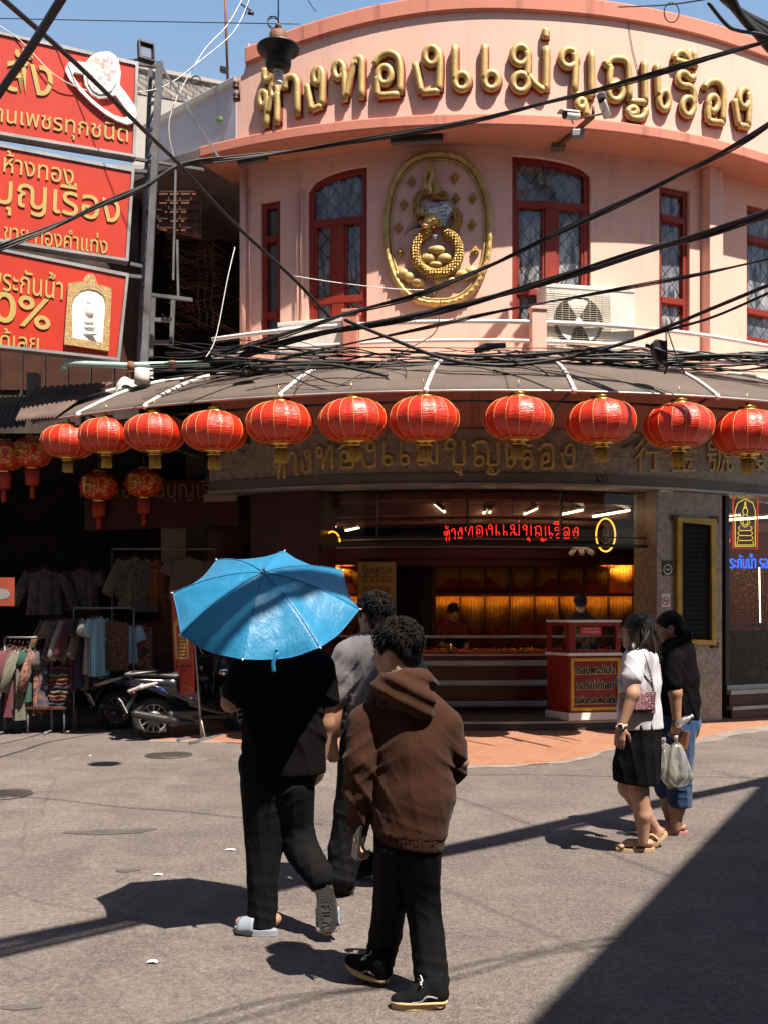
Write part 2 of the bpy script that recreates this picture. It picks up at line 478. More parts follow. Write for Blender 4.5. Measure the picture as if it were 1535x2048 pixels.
def asphalt():
    m,nt,b=new_mat('asphalt'); v=geo_pos(nt)
    big=noise_n(nt,v,.35,6,.6,.6); mid=noise_n(nt,v,1.7,7,.65,1.0); fin=noise_n(nt,v,55,4,.75)
    vo=nt.nodes.new('ShaderNodeTexVoronoi'); vo.inputs['Scale'].default_value=95; nt.links.new(v,vo.inputs['Vector'])
    st=noise_n(nt,geo_pos(nt,(.25,1.6,1)),1.1,6,.62,.6)                        # streaks across the street
    base=mix(nt,ramp(nt,big,[(.36,0.0),(.62,1.0)]),(.122,.100,.091),(.215,.178,.160))
    wp=noise_n(nt,geo_pos(nt,(.9,.22,1)),.8,6,.6,1.2); base=mix(nt,ramp(nt,wp,[(.50,.0),(.60,.55)]),base,(.235,.195,.175))
    st2=noise_n(nt,v,.55,7,.7,.8); base=mix(nt,ramp(nt,st2,[(.56,.0),(.66,.55)]),base,(.088,.076,.072))
    base=mix(nt,ramp(nt,mid,[(.38,.0),(.60,.75)]),base,(0.078,0.066,0.061))
    base=mix(nt,ramp(nt,st,[(.42,.0),(.68,.7)]),base,(0.162,0.135,0.119))
    sp=noise_n(nt,v,.9,3,.5,.3)
    base=mix(nt,ramp(nt,sp,[(.64,.0),(.69,.5)]),base,(0.056,0.050,0.048))         # dark oil patches
    base=mix(nt,ramp(nt,fin,[(.33,.0),(.46,0.0),(.62,.75)]),base,(0.205,0.178,0.165),'MIX')
    gr=noise_n(nt,v,26,5,.8,.4); base=mix(nt,ramp(nt,gr,[(.40,.48),(.52,.0)]),base,(.062,.052,.048)); base=mix(nt,ramp(nt,gr,[(.56,.0),(.72,.5)]),base,(.34,.29,.26))
    base=mix(nt,ramp(nt,vo.outputs['Distance'],[(.0,.55),(.35,.0)]),base,(0.046,0.040,0.036))
    # thin cracks
    vc=nt.nodes.new('ShaderNodeTexVoronoi'); vc.feature='DISTANCE_TO_EDGE'; vc.inputs['Scale'].default_value=.33
    wv=nt.nodes.new('ShaderNodeMix'); wv.data_type='VECTOR'; wv.inputs[0].default_value=.25
    nz=nt.nodes.new('ShaderNodeTexNoise'); nz.inputs['Scale'].default_value=1.6; nz.inputs['Detail'].default_value=6; nt.links.new(v,nz.inputs['Vector'])
    nt.links.new(v,wv.inputs[4]); nt.links.new(nz.outputs['Color'],wv.inputs[5]); nt.links.new(wv.outputs[1],vc.inputs['Vector'])
    base=mix(nt,ramp(nt,vc.outputs['Distance'],[(.0,.30),(.004,.0)]),base,(0.046,0.040,0.036))
    nt.links.new(base,b.inputs['Base Color']); b.inputs['Roughness'].default_value=.88; b.inputs['Specular IOR Level'].default_value=.25
    h=math_n(nt,'ADD',math_n(nt,'MULTIPLY',fin,.6),math_n(nt,'MULTIPLY',vo.outputs['Distance'],.5))
    bump(nt,b,h,.8,.016); return m
def tile_mat():
    m,nt,b=new_mat('orange_paving'); v=geo_pos(nt)
    mp=nt.nodes.new('ShaderNodeMapping'); mp.inputs['Rotation'].default_value=(0,0,R_(24)); nt.links.new(v,mp.inputs[0])
    br=nt.nodes.new('ShaderNodeTexBrick'); br.offset=0.0; br.inputs['Scale'].default_value=1.0
    br.inputs['Brick Width'].default_value=.3; br.inputs['Row Height'].default_value=.3; br.inputs['Mortar Size'].default_value=.006
    br.inputs['Color1'].default_value=(0.260,0.107,0.055,1); br.inputs['Color2'].default_value=(0.291,0.130,0.070,1); br.inputs['Mortar'].default_value=(0.302,0.177,0.114,1)
    nt.links.new(mp.outputs[0],br.inputs['Vector'])
    n=noise_n(nt,v,2.2,6,.65); n2=noise_n(nt,v,60,3)
    c=mix(nt,ramp(nt,n,[(.4,.0),(.75,.5)]),br.outputs['Color'],(0.271,0.146,0.104))
    c=mix(nt,ramp(nt,n2,[(.45,.0),(.7,.35)]),c,(0.312,0.187,0.125))
    nt.links.new(c,b.inputs['Base Color']); b.inputs['Roughness'].default_value=.7; bump(nt,b,n2,.3,.005); return m
def stucco(name,col,streak=.35):
    m,nt,b=new_mat(name); v=geo_pos(nt)
    n=noise_n(nt,v,1.3,6,.6); f=noise_n(nt,v,55,5,.7); s=noise_n(nt,geo_pos(nt,(5.5,5.5,.35)),1.0,5,.6)
    c=mix(nt,ramp(nt,n,[(.3,.0),(.75,1.0)]),tuple(x*.93 for x in col),tuple(min(1,x*1.05) for x in col))
    c=mix(nt,ramp(nt,s,[(.55,.0),(.82,streak)]),c,tuple(x*(.62 if streak<.9 else .33) for x in col))
    sp=noise_n(nt,v,9,6,.7); c=mix(nt,ramp(nt,sp,[(.66,.0),(.74,.35)]),c,tuple(x*.72 for x in col))
    nt.links.new(c,b.inputs['Base Color']); b.inputs['Roughness'].default_value=.75; b.inputs['Specular IOR Level'].default_value=.25
    bump(nt,b,f,.22,.006); return m
def marble():
    m,nt,b=new_mat('veined_marble'); v=geo_pos(nt)
    n=noise_n(nt,v,1.1,7,.68,1.2); n2=noise_n(nt,v,2.6,8,.7,2.2); f=noise_n(nt,v,18,4)
    c=mix(nt,ramp(nt,n,[(.3,.0),(.7,1.0)]),(.30,.235,.18),(.43,.35,.275))
    vein=ramp(nt,n2,[(.455,.0),(.49,.85),(.525,.0)]); c=mix(nt,vein,c,(.10,.085,.075))
    vo=nt.nodes.new('ShaderNodeTexVoronoi'); vo.feature='DISTANCE_TO_EDGE'; vo.inputs['Scale'].default_value=3.2
    nz=nt.nodes.new('ShaderNodeTexNoise'); nz.inputs['Scale'].default_value=2.6; nz.inputs['Detail'].default_value=5; nt.links.new(v,nz.inputs['Vector'])
    wv=nt.nodes.new('ShaderNodeMix'); wv.data_type='VECTOR'; wv.inputs[0].default_value=.55
    nt.links.new(v,wv.inputs[4]); nt.links.new(nz.outputs['Color'],wv.inputs[5]); nt.links.new(wv.outputs[1],vo.inputs['Vector'])
    c=mix(nt,ramp(nt,vo.outputs['Distance'],[(.0,.6),(.018,.0)]),c,(.16,.13,.11))
    c=mix(nt,ramp(nt,f,[(.4,.0),(.7,.3)]),c,(.25,.19,.15))
    g=geo_pos(nt); sx=nt.nodes.new('ShaderNodeSeparateXYZ'); nt.links.new(g,sx.inputs[0])
    jz=math_n(nt,'ABSOLUTE',math_n(nt,'SUBTRACT',math_n(nt,'FRACT',math_n(nt,'MULTIPLY',sx.outputs[2],1.35)),.5))
    jx=math_n(nt,'ABSOLUTE',math_n(nt,'SUBTRACT',math_n(nt,'FRACT',math_n(nt,'MULTIPLY',sx.outputs[0],1.9)),.5))
    j=math_n(nt,'MAXIMUM',jz,math_n(nt,'MULTIPLY',jx,.0))
    c=mix(nt,ramp(nt,j,[(.490,.0),(.496,.7)]),c,(.10,.08,.07))
    nt.links.new(c,b.inputs['Base Color']); b.inputs['Roughness'].default_value=.32; return m
MT={}
MT['asphalt']=asphalt(); MT['tile']=tile_mat(); MT['marble']=marble()
MT['pink']=stucco('pink_plaster',(.79,.49,.40),.6); MT['pinkdeep']=stucco('coral_plaster',(.62,.235,.165),1.0); MT['soffit']=stucco('soffit_plaster',(.58,.25,.16)); MT['lowbounce']=stucco('low_bounce_plaster',(.13,.115,.105),.8)  # last one: plaster of unseen houses, darkened to bounce less light into the shade
MT['lavender']=stucco('lavender_plaster',(.44,.42,.47),.6); MT['greyplaster']=stucco('weathered_plaster',(.42,.39,.36),.8)
MT['concrete']=M_('concrete',(.22,.185,.16),.85,var=.25,dirt=(.13,.11,.1),bmp=.4)
MT['gold']=M_('gold_paint',(.56,.385,.14),.46,.18,var=.25,vs=7,bmp=.25,bd=.006,spec=.5)
MT['goldbright']=M_('polished_gold',(.75,.46,.11),.28,.9,var=.12,bmp=.05)
MT['golddark']=M_('dark_gold',(.44,.28,.07),.48,.5,var=.3,bmp=.45,bd=.012)
MT['red']=M_('red_sign_paint',(.50,.036,.015),.42,var=.07,bmp=.03,spec=.4)
MT['reddark']=M_('dark_red_panel',(.045,.006,.005),.35,var=.2,bmp=.05)
MT['redframe']=M_('red_window_paint',(.235,.022,.009),.5,var=.2,bmp=.15)
MT['yellow']=M_('yellow_lettering',(.48,.35,.105),.5,var=.06,bmp=.03)
MT['alu']=M_('aluminium',(.36,.35,.34),.45,.5,var=.2,dirt=(.2,.17,.14),bmp=.1)
MT['steel']=M_('grey_steel',(.20,.20,.21),.5,.4,var=.3,dirt=(.16,.09,.06),bmp=.15)
MT['chrome']=M_('chrome',(.7,.7,.7),.12,1.0,var=.05,bmp=0)
MT['white']=M_('white_paint',(.74,.72,.69),.5,var=.08,dirt=(.42,.37,.31),bmp=.06)
MT['acwhite']=M_('ac_casing',(.72,.69,.63),.5,var=.08,dirt=(.38,.31,.24),bmp=.05)
MT['black']=M_('black_plastic',(.018,.018,.020),.45,var=.3,bmp=.1)
MT['rubber']=M_('rubber',(.022,.021,.02),.8,var=.3,bmp=.3)
MT['cable']=M_('cable_sheath',(.014,.014,.015),.5,var=.4,bmp=.1)
MT['whitecable']=M_('white_cable',(.72,.69,.64),.5,var=.1,bmp=0)
MT['awning']=M_('awning_fabric',(.105,.080,.066),.85,var=.10,vs=1.5,fine=120,bmp=.3,dirt=(.14,.115,.098),dirtscale=2.0)
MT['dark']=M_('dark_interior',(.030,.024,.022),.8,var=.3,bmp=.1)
MT['darkwood']=M_('dark_wood',(.085,.035,.022),.5,var=.3,bmp=.15)
MT['brown']=M_('rusty_sheet',(.20,.085,.045),.7,var=.35,dirt=(.09,.04,.025),bmp=.2)
MT['glass']=glass_mat('shop_glass',(.82,.80,.76)); MT['wglass']=M_('window_glass',(.045,.055,.07),.06,var=.5,vs=2.0,bmp=.02,spec=.8)
MT['curtain']=M_('net_curtain',(.50,.49,.47),.9,var=.3,vs=6,bmp=.3)
MT['tube']=emis('fluorescent_tube',(1.0,.72,.42),5.0); MT['neonred']=emis('red_neon',(1.0,.022,.010),1.5); MT['neonamber']=emis('amber_neon',(1.0,.36,.03),1.5)
MT['neonyellow']=emis('yellow_neon',(.85,.68,.05),.75); MT['neonblue']=emis('blue_neon',(.02,.12,1.0),1.2)
# ------------------------------------------------------------------ ground
mb=MB(); mb.grid(lambda u,v:Vector((-300+600*u,-60+660*v,0)),12,12,smooth=False); tag(mb.build('road',MT['asphalt'],local=True),kind='structure')
# orange paving in front of the shop: rises gently towards the step
front=[G(300,1482),G(480,1487),G(700,1512),G(930,1533),G(1120,1525),G(1225,1500),G(1390,1481),G(1535,1452),Vector((9.5,16.5,0))]
front=smooth_path(front,4)
mb=MB()
n=len(front)
def pav(u,v):
    i=min(int(u*(n-1)),n-2); t=u*(n-1)-i; p=front[i].lerp(front[i+1],t)
    a=-.62+1.35*u; q=ring(a,7.3,0); r=p.lerp(q,v); r.z=.008+.085*v; return r
mb.grid(pav,60,10,flip=False); tag(mb.build('pavement',MT['tile'],local=True),kind='structure')
# pale worn concrete strip along the paving edge
mb=MB()
def strip(u,v):
    i=min(int(u*(n-1)),n-2); t=u*(n-1)-i; p=front[i].lerp(front[i+1],t)
    w=.06+.42*max(0,(u-.6)/.4)+.05*math.sin(u*37)+.04*math.sin(u*91)
    d=Vector((p.x-CC[0],p.y-CC[1],0)).normalized(); r=p+d*w*v-d*.03*(1-v); r.z=.012-.008*v; return r
mb.grid(strip,90,3); tag(mb.build('kerb_strip',MT['concrete'],local=True),kind='structure')
# patched asphalt and potholes: thin ragged sheets
def blob(c,rx,ry,seed,rot=0,n=26):
    g=random.Random(seed); ph=[g.random()*6.28 for _ in range(4)]; out=[]
    for i in range(n):
        a=2*math.pi*i/n; k=1+.16*math.sin(2*a+ph[0])+.12*math.sin(3*a+ph[1])+.09*math.sin(5*a+ph[2])+.05*math.sin(9*a+ph[3])
        x=rx*k*math.cos(a); y=ry*k*math.sin(a); out.append((c.x+x*math.cos(rot)-y*math.sin(rot),c.y+x*math.sin(rot)+y*math.cos(rot)))
    return out
flatfn=lambda z0:(lambda x,y,d:Vector((x,y,z0+d)))
MT['patch']=M_('dark_patch',(.085,.075,.070),.9,var=.3,fine=50,bmp=.5,bd=.01); MT['pale']=M_('pale_worn_asphalt',(.27,.225,.20),.9,var=.2,fine=60,bmp=.5,bd=.01)
for nm,m,spots in (('road_patch',MT['patch'],[((225,1664),.28,.10,1,.1),((255,1742),.07,.035,2,0),((40,2016),.07,.03,4,0)]),):
    for i,((px,py),rx,ry,sd,ro) in enumerate(spots):
        mb=MB(); mb.prism([blob(G(px,py),rx,ry,sd,ro)],flatfn(.0),.001,.005,back=False); tag(mb.build(nm,m,local=True),kind='structure')
MT['castiron']=M_('cast_iron',(.105,.092,.084),.6,.5,var=.3,bmp=.3)
for i,(px,py,lab) in enumerate(((338,1511,'round cast iron manhole cover in the road before the banner stand'),(4,1590,'dark round manhole cover cut off at the edge of the picture'))):
    c=G(px,py); t=thing('manhole_cover',lab,'manhole cover',c,group='manhole covers in the road')
    mb=MB(); mb.lathe([(.26,.002),(.26,.012),(.24,.012),(.24,.006)],36); mb.build('ring',MT['castiron'],t,local=True)
    mb=MB(); mb.lathe([(.238,.002),(.238,.009),(0,.009)],36)
    for k in range(-3,4):
        L=math.sqrt(.21**2-(k*.06)**2); mb.box((0,k*.06,.011),(2*L,.022,.006))
    mb.build('lid',MT['castiron'],t,local=True)
# litter: a few scraps of paper and leaves
MT['paper']=M_('paper_scrap',(.75,.73,.68),.8,var=.1,bmp=0)
for i,(px,py,sx,sy,lab) in enumerate(((305,1927,.024,.012,'small white paper scrap on the road below the parasol shadow'),(461,1702,.034,.008,'thin pale scrap on the road beside the dark trousers'),(316,1752,.03,.008,'tiny white curled scrap at the edge of the parasol shadow'),(180,1513,.014,.008,'tiny pale scrap near the round lamp shadow'))):
    c=G(px,py); mb=MB(); mb.slab(lambda u,v:(c+Vector(((u-.5)*sx*2,(v-.5)*sy*2,.006+.006*math.sin(u*3)+.004*v)),Vector((0,0,1))),4,2,.001)
    tag(mb.build('paper_scrap',MT['paper']),lab,'litter')

# the clear sky towards the horizon, seen between the roofs
def sky_mat():
    m,nt,b=new_mat('pale_sky'); nt.nodes.remove(b); e=nt.nodes.new('ShaderNodeEmission'); s=nt.nodes.new('ShaderNodeSeparateXYZ'); nt.links.new(geo_pos(nt,1/700),s.inputs[0])
    r=ramp(nt,s.outputs[2],[(.0,(.26,.31,.37)),(.35,(.205,.275,.37)),(.55,(.125,.215,.36)),(.85,(.06,.13,.28))]); nt.links.new(r,e.inputs[0]); e.inputs[1].default_value=.92; nt.links.new(e.outputs[0],nt.nodes['Material Output'].inputs[0]); return m
mb=MB(); mb.grid(lambda u,v:Vector((700*math.sin(-1.25+2.5*u)*math.cos(1.15*v),700*math.cos(-1.25+2.5*u)*math.cos(1.15*v),700*math.sin(1.15*v)-5)),40,16,flip=True)
tag(mb.build('sky',sky_mat(),local=True),kind='structure')
# ------------------------------------------------------------------ the curved corner building
def rev(mb,prof,a0,a1,n,mi=0,closed=False):
    rows=[]
    for i in range(n+1):
        a=a0+(a1-a0)*i/n; rows.append([ring(a,r,z) for r,z in prof(a)])
    k=len(rows[0]); vs=[p for row in rows for p in row]
    fs=[(i*k+j,(i+1)*k+j,(i+1)*k+(j+1)%k,i*k+(j+1)%k) for i in range(n) for j in range(k if closed else k-1)]
    if closed: fs.append(tuple(range(k))); fs.append(tuple(n*k+j for j in range(k-1,-1,-1)))
    return mb.add(vs,fs,mi,False)
def solid_ring(mb,r0,r1,z0,z1,a0,a1,n=40,mi=0):
    z0f=z0 if callable(z0) else (lambda a:z0); z1f=z1 if callable(z1) else (lambda a:z1)
    return rev(mb,lambda a:[(r1,z0f(a)),(r1,z1f(a)),(r0,z1f(a)),(r0,z0f(a))],a0,a1,n,mi,True)
shop=thing('gold_shop_building','two storey pink corner building with curved front, arched red windows and gold lettering','building',(1.2,16.0,0))
zlip=az(950,252,RP)[1]; zled=az(900,716,7.9)[1]
aL=ang(489,RW); aEnd=R_(52)
# openings of the upper floor (pixel survey -> angle and height)
def op(x0,x1,top_l,top_r,bot,arch=None):
    a0,z0=az(x0,top_l,RW); a1,z1=az(x1,top_r,RW); zb=az((x0+x1)/2,bot,RW)[1]
    if arch is None:
        zt=(z0+z1)/2; hi=lambda a:zt
    elif arch>0:   # rises towards a1
        hi=lambda a:z0+(z1-z0)*math.sqrt(max(0,1-((a1-a)/(a1-a0))**2))
    else:
        hi=lambda a:z1+(z0-z1)*math.sqrt(max(0,1-((a-a0)/(a1-a0))**2))
    return dict(a0=a0,a1=a1,lo=zb,hi=hi,arch=arch)
OPS=[op(521,561,404,400,692),op(616,734,384,331,655,1),op(1023,1180,310,352,650,-1),op(1317,1378,374,377,668),op(1492,1590,414,425,690)]
def curved_wall(mb,R,z0,z1,a0,a1,ops,depth,step=R_(.8)):
    br=[a0,a1]+[o['a0'] for o in ops]+[o['a1'] for o in ops]; br=sorted(set(x for x in br if a0<=x<=a1)); cuts=[]
    for i in range(len(br)-1):
        n=max(1,int((br[i+1]-br[i])/step)); cuts+= [br[i]+(br[i+1]-br[i])*k/n for k in range(n)]
    cuts.append(br[-1])
    q=lambda a,r,z:ring(a,r,z)
    for i in range(len(cuts)-1):
        b,c=cuts[i],cuts[i+1]; m=(b+c)/2; o=next((o for o in ops if o['a0']<m<o['a1']),None)
        if o is None: mb.add([q(b,R,z0),q(c,R,z0),q(c,R,z1),q(b,R,z1)],[(0,1,2,3)])
        else:
            lo=o['lo']; hb,hc=o['hi'](b),o['hi'](c)
            mb.add([q(b,R,z0),q(c,R,z0),q(c,R,lo),q(b,R,lo),q(c,R-depth,lo),q(b,R-depth,lo)],[(0,1,2,3),(3,2,4,5)])
            mb.add([q(b,R,hb),q(c,R,hc),q(c,R,z1),q(b,R,z1),q(c,R-depth,hc),q(b,R-depth,hb)],[(0,1,2,3),(1,0,5,4)])
    for o in ops:
        for a,fl in ((o['a0'],0),(o['a1'],1)):
            if a0<a<a1:
                f=(0,1,2,3) if fl else (3,2,1,0)
                mb.add([q(a,R,o['lo']),q(a,R-depth,o['lo']),q(a,R-depth,o['hi'](a)),q(a,R,o['hi'](a))],[f])
    return mb
mb=MB(); curved_wall(mb,RW,zled-1.0,zlip+.02,aL,aEnd,OPS,.16)
p=ring(aL,RW,0); mb.add([(p.x,p.y,zled-1),(p.x,p.y,zlip),(p.x-.25,p.y+4,zlip),(p.x-.25,p.y+4,zled-1)],[(0,1,2,3)])
mb.build('upper_wall',MT['pink'],shop,weld=True)
# parapet with cap and lip
aP0=ang(497,RP); aP1=aEnd; aTip=ang(474,RP)
zt0=az(497,100,RP)[1]; zt1=az(1000,-8,RP)[1]; am=ang(1000,RP); zt2=az(1480,72,RP)[1]
ztop=lambda a: zt0+(zt1-zt0)*math.sin(min(1,max(0,(a-aP0)/(am-aP0)))*math.pi/2)**1.0 if a<am else zt1+(zt2-zt1)*min(1.3,((a-am)/(ang(1480,RP)-am)))
mb=MB(); rev(mb,lambda a:[(RP-.18,zlip+.02),(RP,zlip+.02),(RP,ztop(a)-.01),(RP-.18,ztop(a)-.01)],aP0,aP1,90,closed=True)
zs=az(480,152,RP)[1]
def stepz(a):
    t=(a-aTip)/(aP0-aTip); return zs+(.42*max(0,(t-.45)/.55)**2.2)
rev(mb,lambda a:[(RP-.18,zlip+.02),(RP-.002,zlip+.02),(RP-.002,stepz(a)),(RP-.18,stepz(a))],aTip,aP0,14,closed=True)
pt=ring(aTip,RP-.18,0); 
mb.box2((pt.x-.02,pt.y,zlip+.02),(pt.x+.10,pt.y+4.5,zs-.25))
mb.build('parapet',MT['pink'],shop,weld=True)
mb=MB(); solid_ring(mb,RP-.26,RP+.05,lambda a:ztop(a)-.20,lambda a:ztop(a)+.02,aP0-.004,aP1,90); mb.build('parapet_cap',MT['pinkdeep'],shop,weld=True,bevel=.02)
mb=MB(); solid_ring(mb,RP-.1,RP+.07,zlip-.02,zlip+.13,ang(400,RP+.05),aP1,90); mb.build('parapet_lip',MT['pinkdeep'],shop,weld=True,bevel=.02)
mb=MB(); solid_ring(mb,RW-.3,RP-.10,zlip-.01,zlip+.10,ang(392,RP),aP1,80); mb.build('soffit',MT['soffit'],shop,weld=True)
# ledge, column, corner pipe, beam under the ledge
mb=MB(); solid_ring(mb,RW-.1,7.92,zled-.16,zled,ang(300,7.9),aEnd,80); mb.build('ledge',MT['pink'],shop,weld=True)
mb=MB()
for x0,x1,d in ((1402,1428,.16),):
    a0,a1=ang(x0,RW),ang(x1,RW); solid_ring(mb,RW-.02,RW+d,zled,zlip-.012,a0,a1,3)
mb.build('column',MT['pink'],shop,weld=True,bevel=.01)
mb=MB(); solid_ring(mb,RW-.3,RW+.02,3.98,zled-.162,ang(420,7.5),aEnd,70); mb.build('beam',MT['pinkdeep'],shop,weld=True)  # pink wall; warm bounce light under the awning is put into its coral colour
mb=MB(); q=onwall(491,500,RW,.06); mb.tube([(q.x,q.y,zlip-.02),(q.x,q.y,zled-.1)],.045,10); mb.tube([(q.x+.1,q.y+.02,zlip-.3),(q.x+.1,q.y+.02,zled)],.02,6)
q2=onwall(606,500,RW,.03); mb.tube([(q2.x,q2.y,zlip-.45),(q2.x,q2.y,zled)],.022,6); mb.tube([(q2.x-.06,q2.y,zlip-.5),(q2.x-.06,q2.y,zled)],.015,6)
mb.build('downpipe',MT['pink'],shop)
# windows: frames, leaded panes, curtains
def window(o,trans,low,mull,lattice,shade):
    a0,a1,lo,hi=o['a0'],o['a1'],o['lo'],o['hi']; R0,R1=RW-.15,RW-.05; w=.075/RW
    mb=MB()
    solid_ring(mb,R0,R1,lo,lambda a:hi(a)-.002,a0+.0005,a0+w,2); solid_ring(mb,R0,R1,lo,lambda a:hi(a)-.002,a1-w,a1-.0005,2)
    solid_ring(mb,R0,R1-.004,lambda a:hi(a)-.075,lambda a:hi(a)-.003,a0+w,a1-w,16)
    solid_ring(mb,R0,R1-.004,lo+.001,lo+.09,a0+w,a1-w,8)
    for z in [trans]+low: solid_ring(mb,R0,R1+.012,z-.045,z+.045,a0+w,a1-w,8)
    am=(a0+a1)/2
    if mull: 
        solid_ring(mb,R0,R1+.006,lo+.09,trans-.045,am-.085/RW,am+.085/RW,3)
        for c in (a0+w,am+.085/RW):   # casement stiles
            d=(a1-a0-2*w-.17/RW)/2
            solid_ring(mb,R0+.01,R1-.01,lo+.09,trans-.045,c+.0002,c+.035/RW,1); solid_ring(mb,R0+.01,R1-.01,lo+.09,trans-.045,c+d-.035/RW,c+d-.0002,1)
    f=mb.build('window',MT['redframe'],shop,weld=True,bevel=.006)
    mb=MB(); solid_ring(mb,R0+.03,R0+.035,lo+.04,lambda a:hi(a)-.03,a0+w*.5,a1-w*.5,12); mb.build('pane',MT['leaded'] if lattice else MT['wglass'],f,weld=True)
    # curtain folds behind the clear glass are part of the pane's look: pale cloth hung just behind it
    return f
def leaded():
    m,nt,b=new_mat('leaded_glass'); v=geo_pos(nt); s=nt.nodes.new('ShaderNodeSeparateXYZ'); nt.links.new(v,s.inputs[0])
    A=math_n(nt,'ADD',math_n(nt,'MULTIPLY',s.outputs[0],4.6),math_n(nt,'MULTIPLY',s.outputs[2],3.8)); B=math_n(nt,'SUBTRACT',math_n(nt,'MULTIPLY',s.outputs[0],4.6),math_n(nt,'MULTIPLY',s.outputs[2],3.8))
    ln=[math_n(nt,'ABSOLUTE',math_n(nt,'SUBTRACT',math_n(nt,'FRACT',x),.5)) for x in (A,B)]
    l=math_n(nt,'MAXIMUM',*ln)
    n=noise_n(nt,geo_pos(nt,(5,5,1.0)),1.6,5,.6,1.5); n2=noise_n(nt,v,.9,3)
    c=mix(nt,ramp(nt,n,[(.40,.0),(.62,1.0)]),(.035,.042,.052),(.46,.46,.46))
    c=mix(nt,ramp(nt,n2,[(.4,.0),(.6,.8)]),c,(.085,.10,.12))
    c=mix(nt,ramp(nt,l,[(.455,.0),(.475,1.0)]),c,(.012,.012,.015))
    nt.links.new(c,b.inputs['Base Color']); b.inputs['Roughness'].default_value=.09; b.inputs['Specular IOR Level'].default_value=.7
    n3=noise_n(nt,v,2.2,3); bump(nt,b,n3,.12,.03); return m
MT['leaded']=leaded()
zz=lambda x,y:az(x,y,RW)[1]
window(OPS[0],zz(540,475),[zz(540,628)],False,False,1)
window(OPS[1],zz(675,440),[zz(675,597)],True,True,1)
window(OPS[2],zz(1100,407),[zz(1100,583)],True,True,0)
window(OPS[3],zz(1347,436),[zz(1347,600)],False,True,0)
window(OPS[4],zz(1530,480),[zz(1530,625)],False,True,0)
# storefront: fascia of marble, strip, pillars, glass
zf0,zf1,zf2=az(850,966,7.5)[1],az(850,946,7.5)[1],4.03
aF0=ang(418,7.5)
mb=MB(); solid_ring(mb,7.2,7.49,zf1,zf2,aF0,aEnd,80); mb.build('marble_fascia',MT['marble'],shop,weld=True)
mb=MB(); solid_ring(mb,7.15,7.515,zf0,zf1-.002,aF0,aEnd,80); mb.build('fascia_strip',M_('grey_strip',(.13,.115,.105),.45,var=.2),shop,weld=True)
mb=MB(); solid_ring(mb,7.1,7.53,zf0-.035,zf0-.002,aF0,aEnd,80); mb.build('fascia_edge',MT['alu'],shop,weld=True)
mb=MB(); a0,a1=ang(1312,7.45),ang(1443,7.45); solid_ring(mb,6.9,7.45,.06,zf0-.036,a0,a1,10); mb.build('marble_pillar',MT['marble'],shop,weld=True,bevel=.01)
mb=MB(); a0,a1=ang(490,7.45),ang(638,7.3); solid_ring(mb,6.6,7.3,.06,zf0-.036,a0,a1,10); mb.build('red_pillar',MT['reddark'],shop,weld=True)
mb=MB(); solid_ring(mb,.5,7.85,.05,.20,ang(560,7.85),ang(1310,7.85),50); solid_ring(mb,.5,7.1,.02,.19,R_(-50),R_(60),50); mb.build('shop_step',M_('dark_step',(.055,.047,.042),.55,var=.3,bmp=.2),shop,weld=True,bevel=.01)
mb=MB(); solid_ring(mb,7.80,7.862,.165,.192,ang(561,7.85),ang(1309,7.85),50); mb.build('step_edge',MT['alu'],shop,weld=True)
mb=MB(); solid_ring(mb,.1,RP-.2,zlip+.12,zlip+.25,R_(-100),aEnd,60); mb.build('roof',MT['concrete'],shop)
ag0,ag1=ang(640,7.2),ang(1306,7.2)
mb=MB()
for i in range(5):
    c0=ag0+(ag1-ag0)*i/5; c1=ag0+(ag1-ag0)*(i+1)/5
    zb=az(900,1088,7.2)[1]
    rev(mb,lambda a:[(7.2,zb),(7.2,zf0-.04)],c0+.001,c1-.001,6)
mb.build('shopfront_glass',MT['glass'],shop,weld=True)
mb=MB()
for x in (640,753,933,1120,1306): 
    a=ang(x,7.2); solid_ring(mb,7.17,7.23,az(900,1088,7.2)[1],zf0-.04,a-.0016,a+.0016,1)
solid_ring(mb,7.16,7.24,az(900,1092,7.2)[1],az(900,1086,7.2)[1],ag0,ag1,30)
zt_=az(900,1072,7.2)[1]; solid_ring(mb,7.18,7.22,zt_-.008,zt_+.008,ag0,ag1,30)
for a in (ag0,ag1): solid_ring(mb,7.12,7.26,.2,zf0-.04,a-.004,a+.004,1)
mb.build('glazing_frame',MT['black'],shop,weld=True)
# second shop window beyond the marble pillar
b0,b1=ang(1447,7.3),ang(1640,7.3)
mb=MB(); rev(mb,lambda a:[(7.28,.55),(7.28,zf0-.04)],b0,b1,8); mb.build('shopfront_glass',MT['glass'],shop,weld=True)
mb=MB(); solid_ring(mb,7.2,7.34,.2,zf0-.04,b0-.002,b0+.008,1); solid_ring(mb,7.24,7.31,az(1480,1250,7.3)[1]-.01,az(1480,1250,7.3)[1]+.01,b0,b1,8); mb.build('glazing_frame',MT['black'],shop,weld=True)
mb=MB()
for z0,z1,r in ((.08,.20,7.44),(.20,.25,7.46),(.25,.42,7.40),(.42,.48,7.43),(.48,.55,7.36)): solid_ring(mb,6.9,r,z0,z1-.001,b0,b1,8,mi=0 if z1-z0>.08 else 1)
mb.build('window_base',[MT['reddark'],MT['alu']],shop,weld=True)
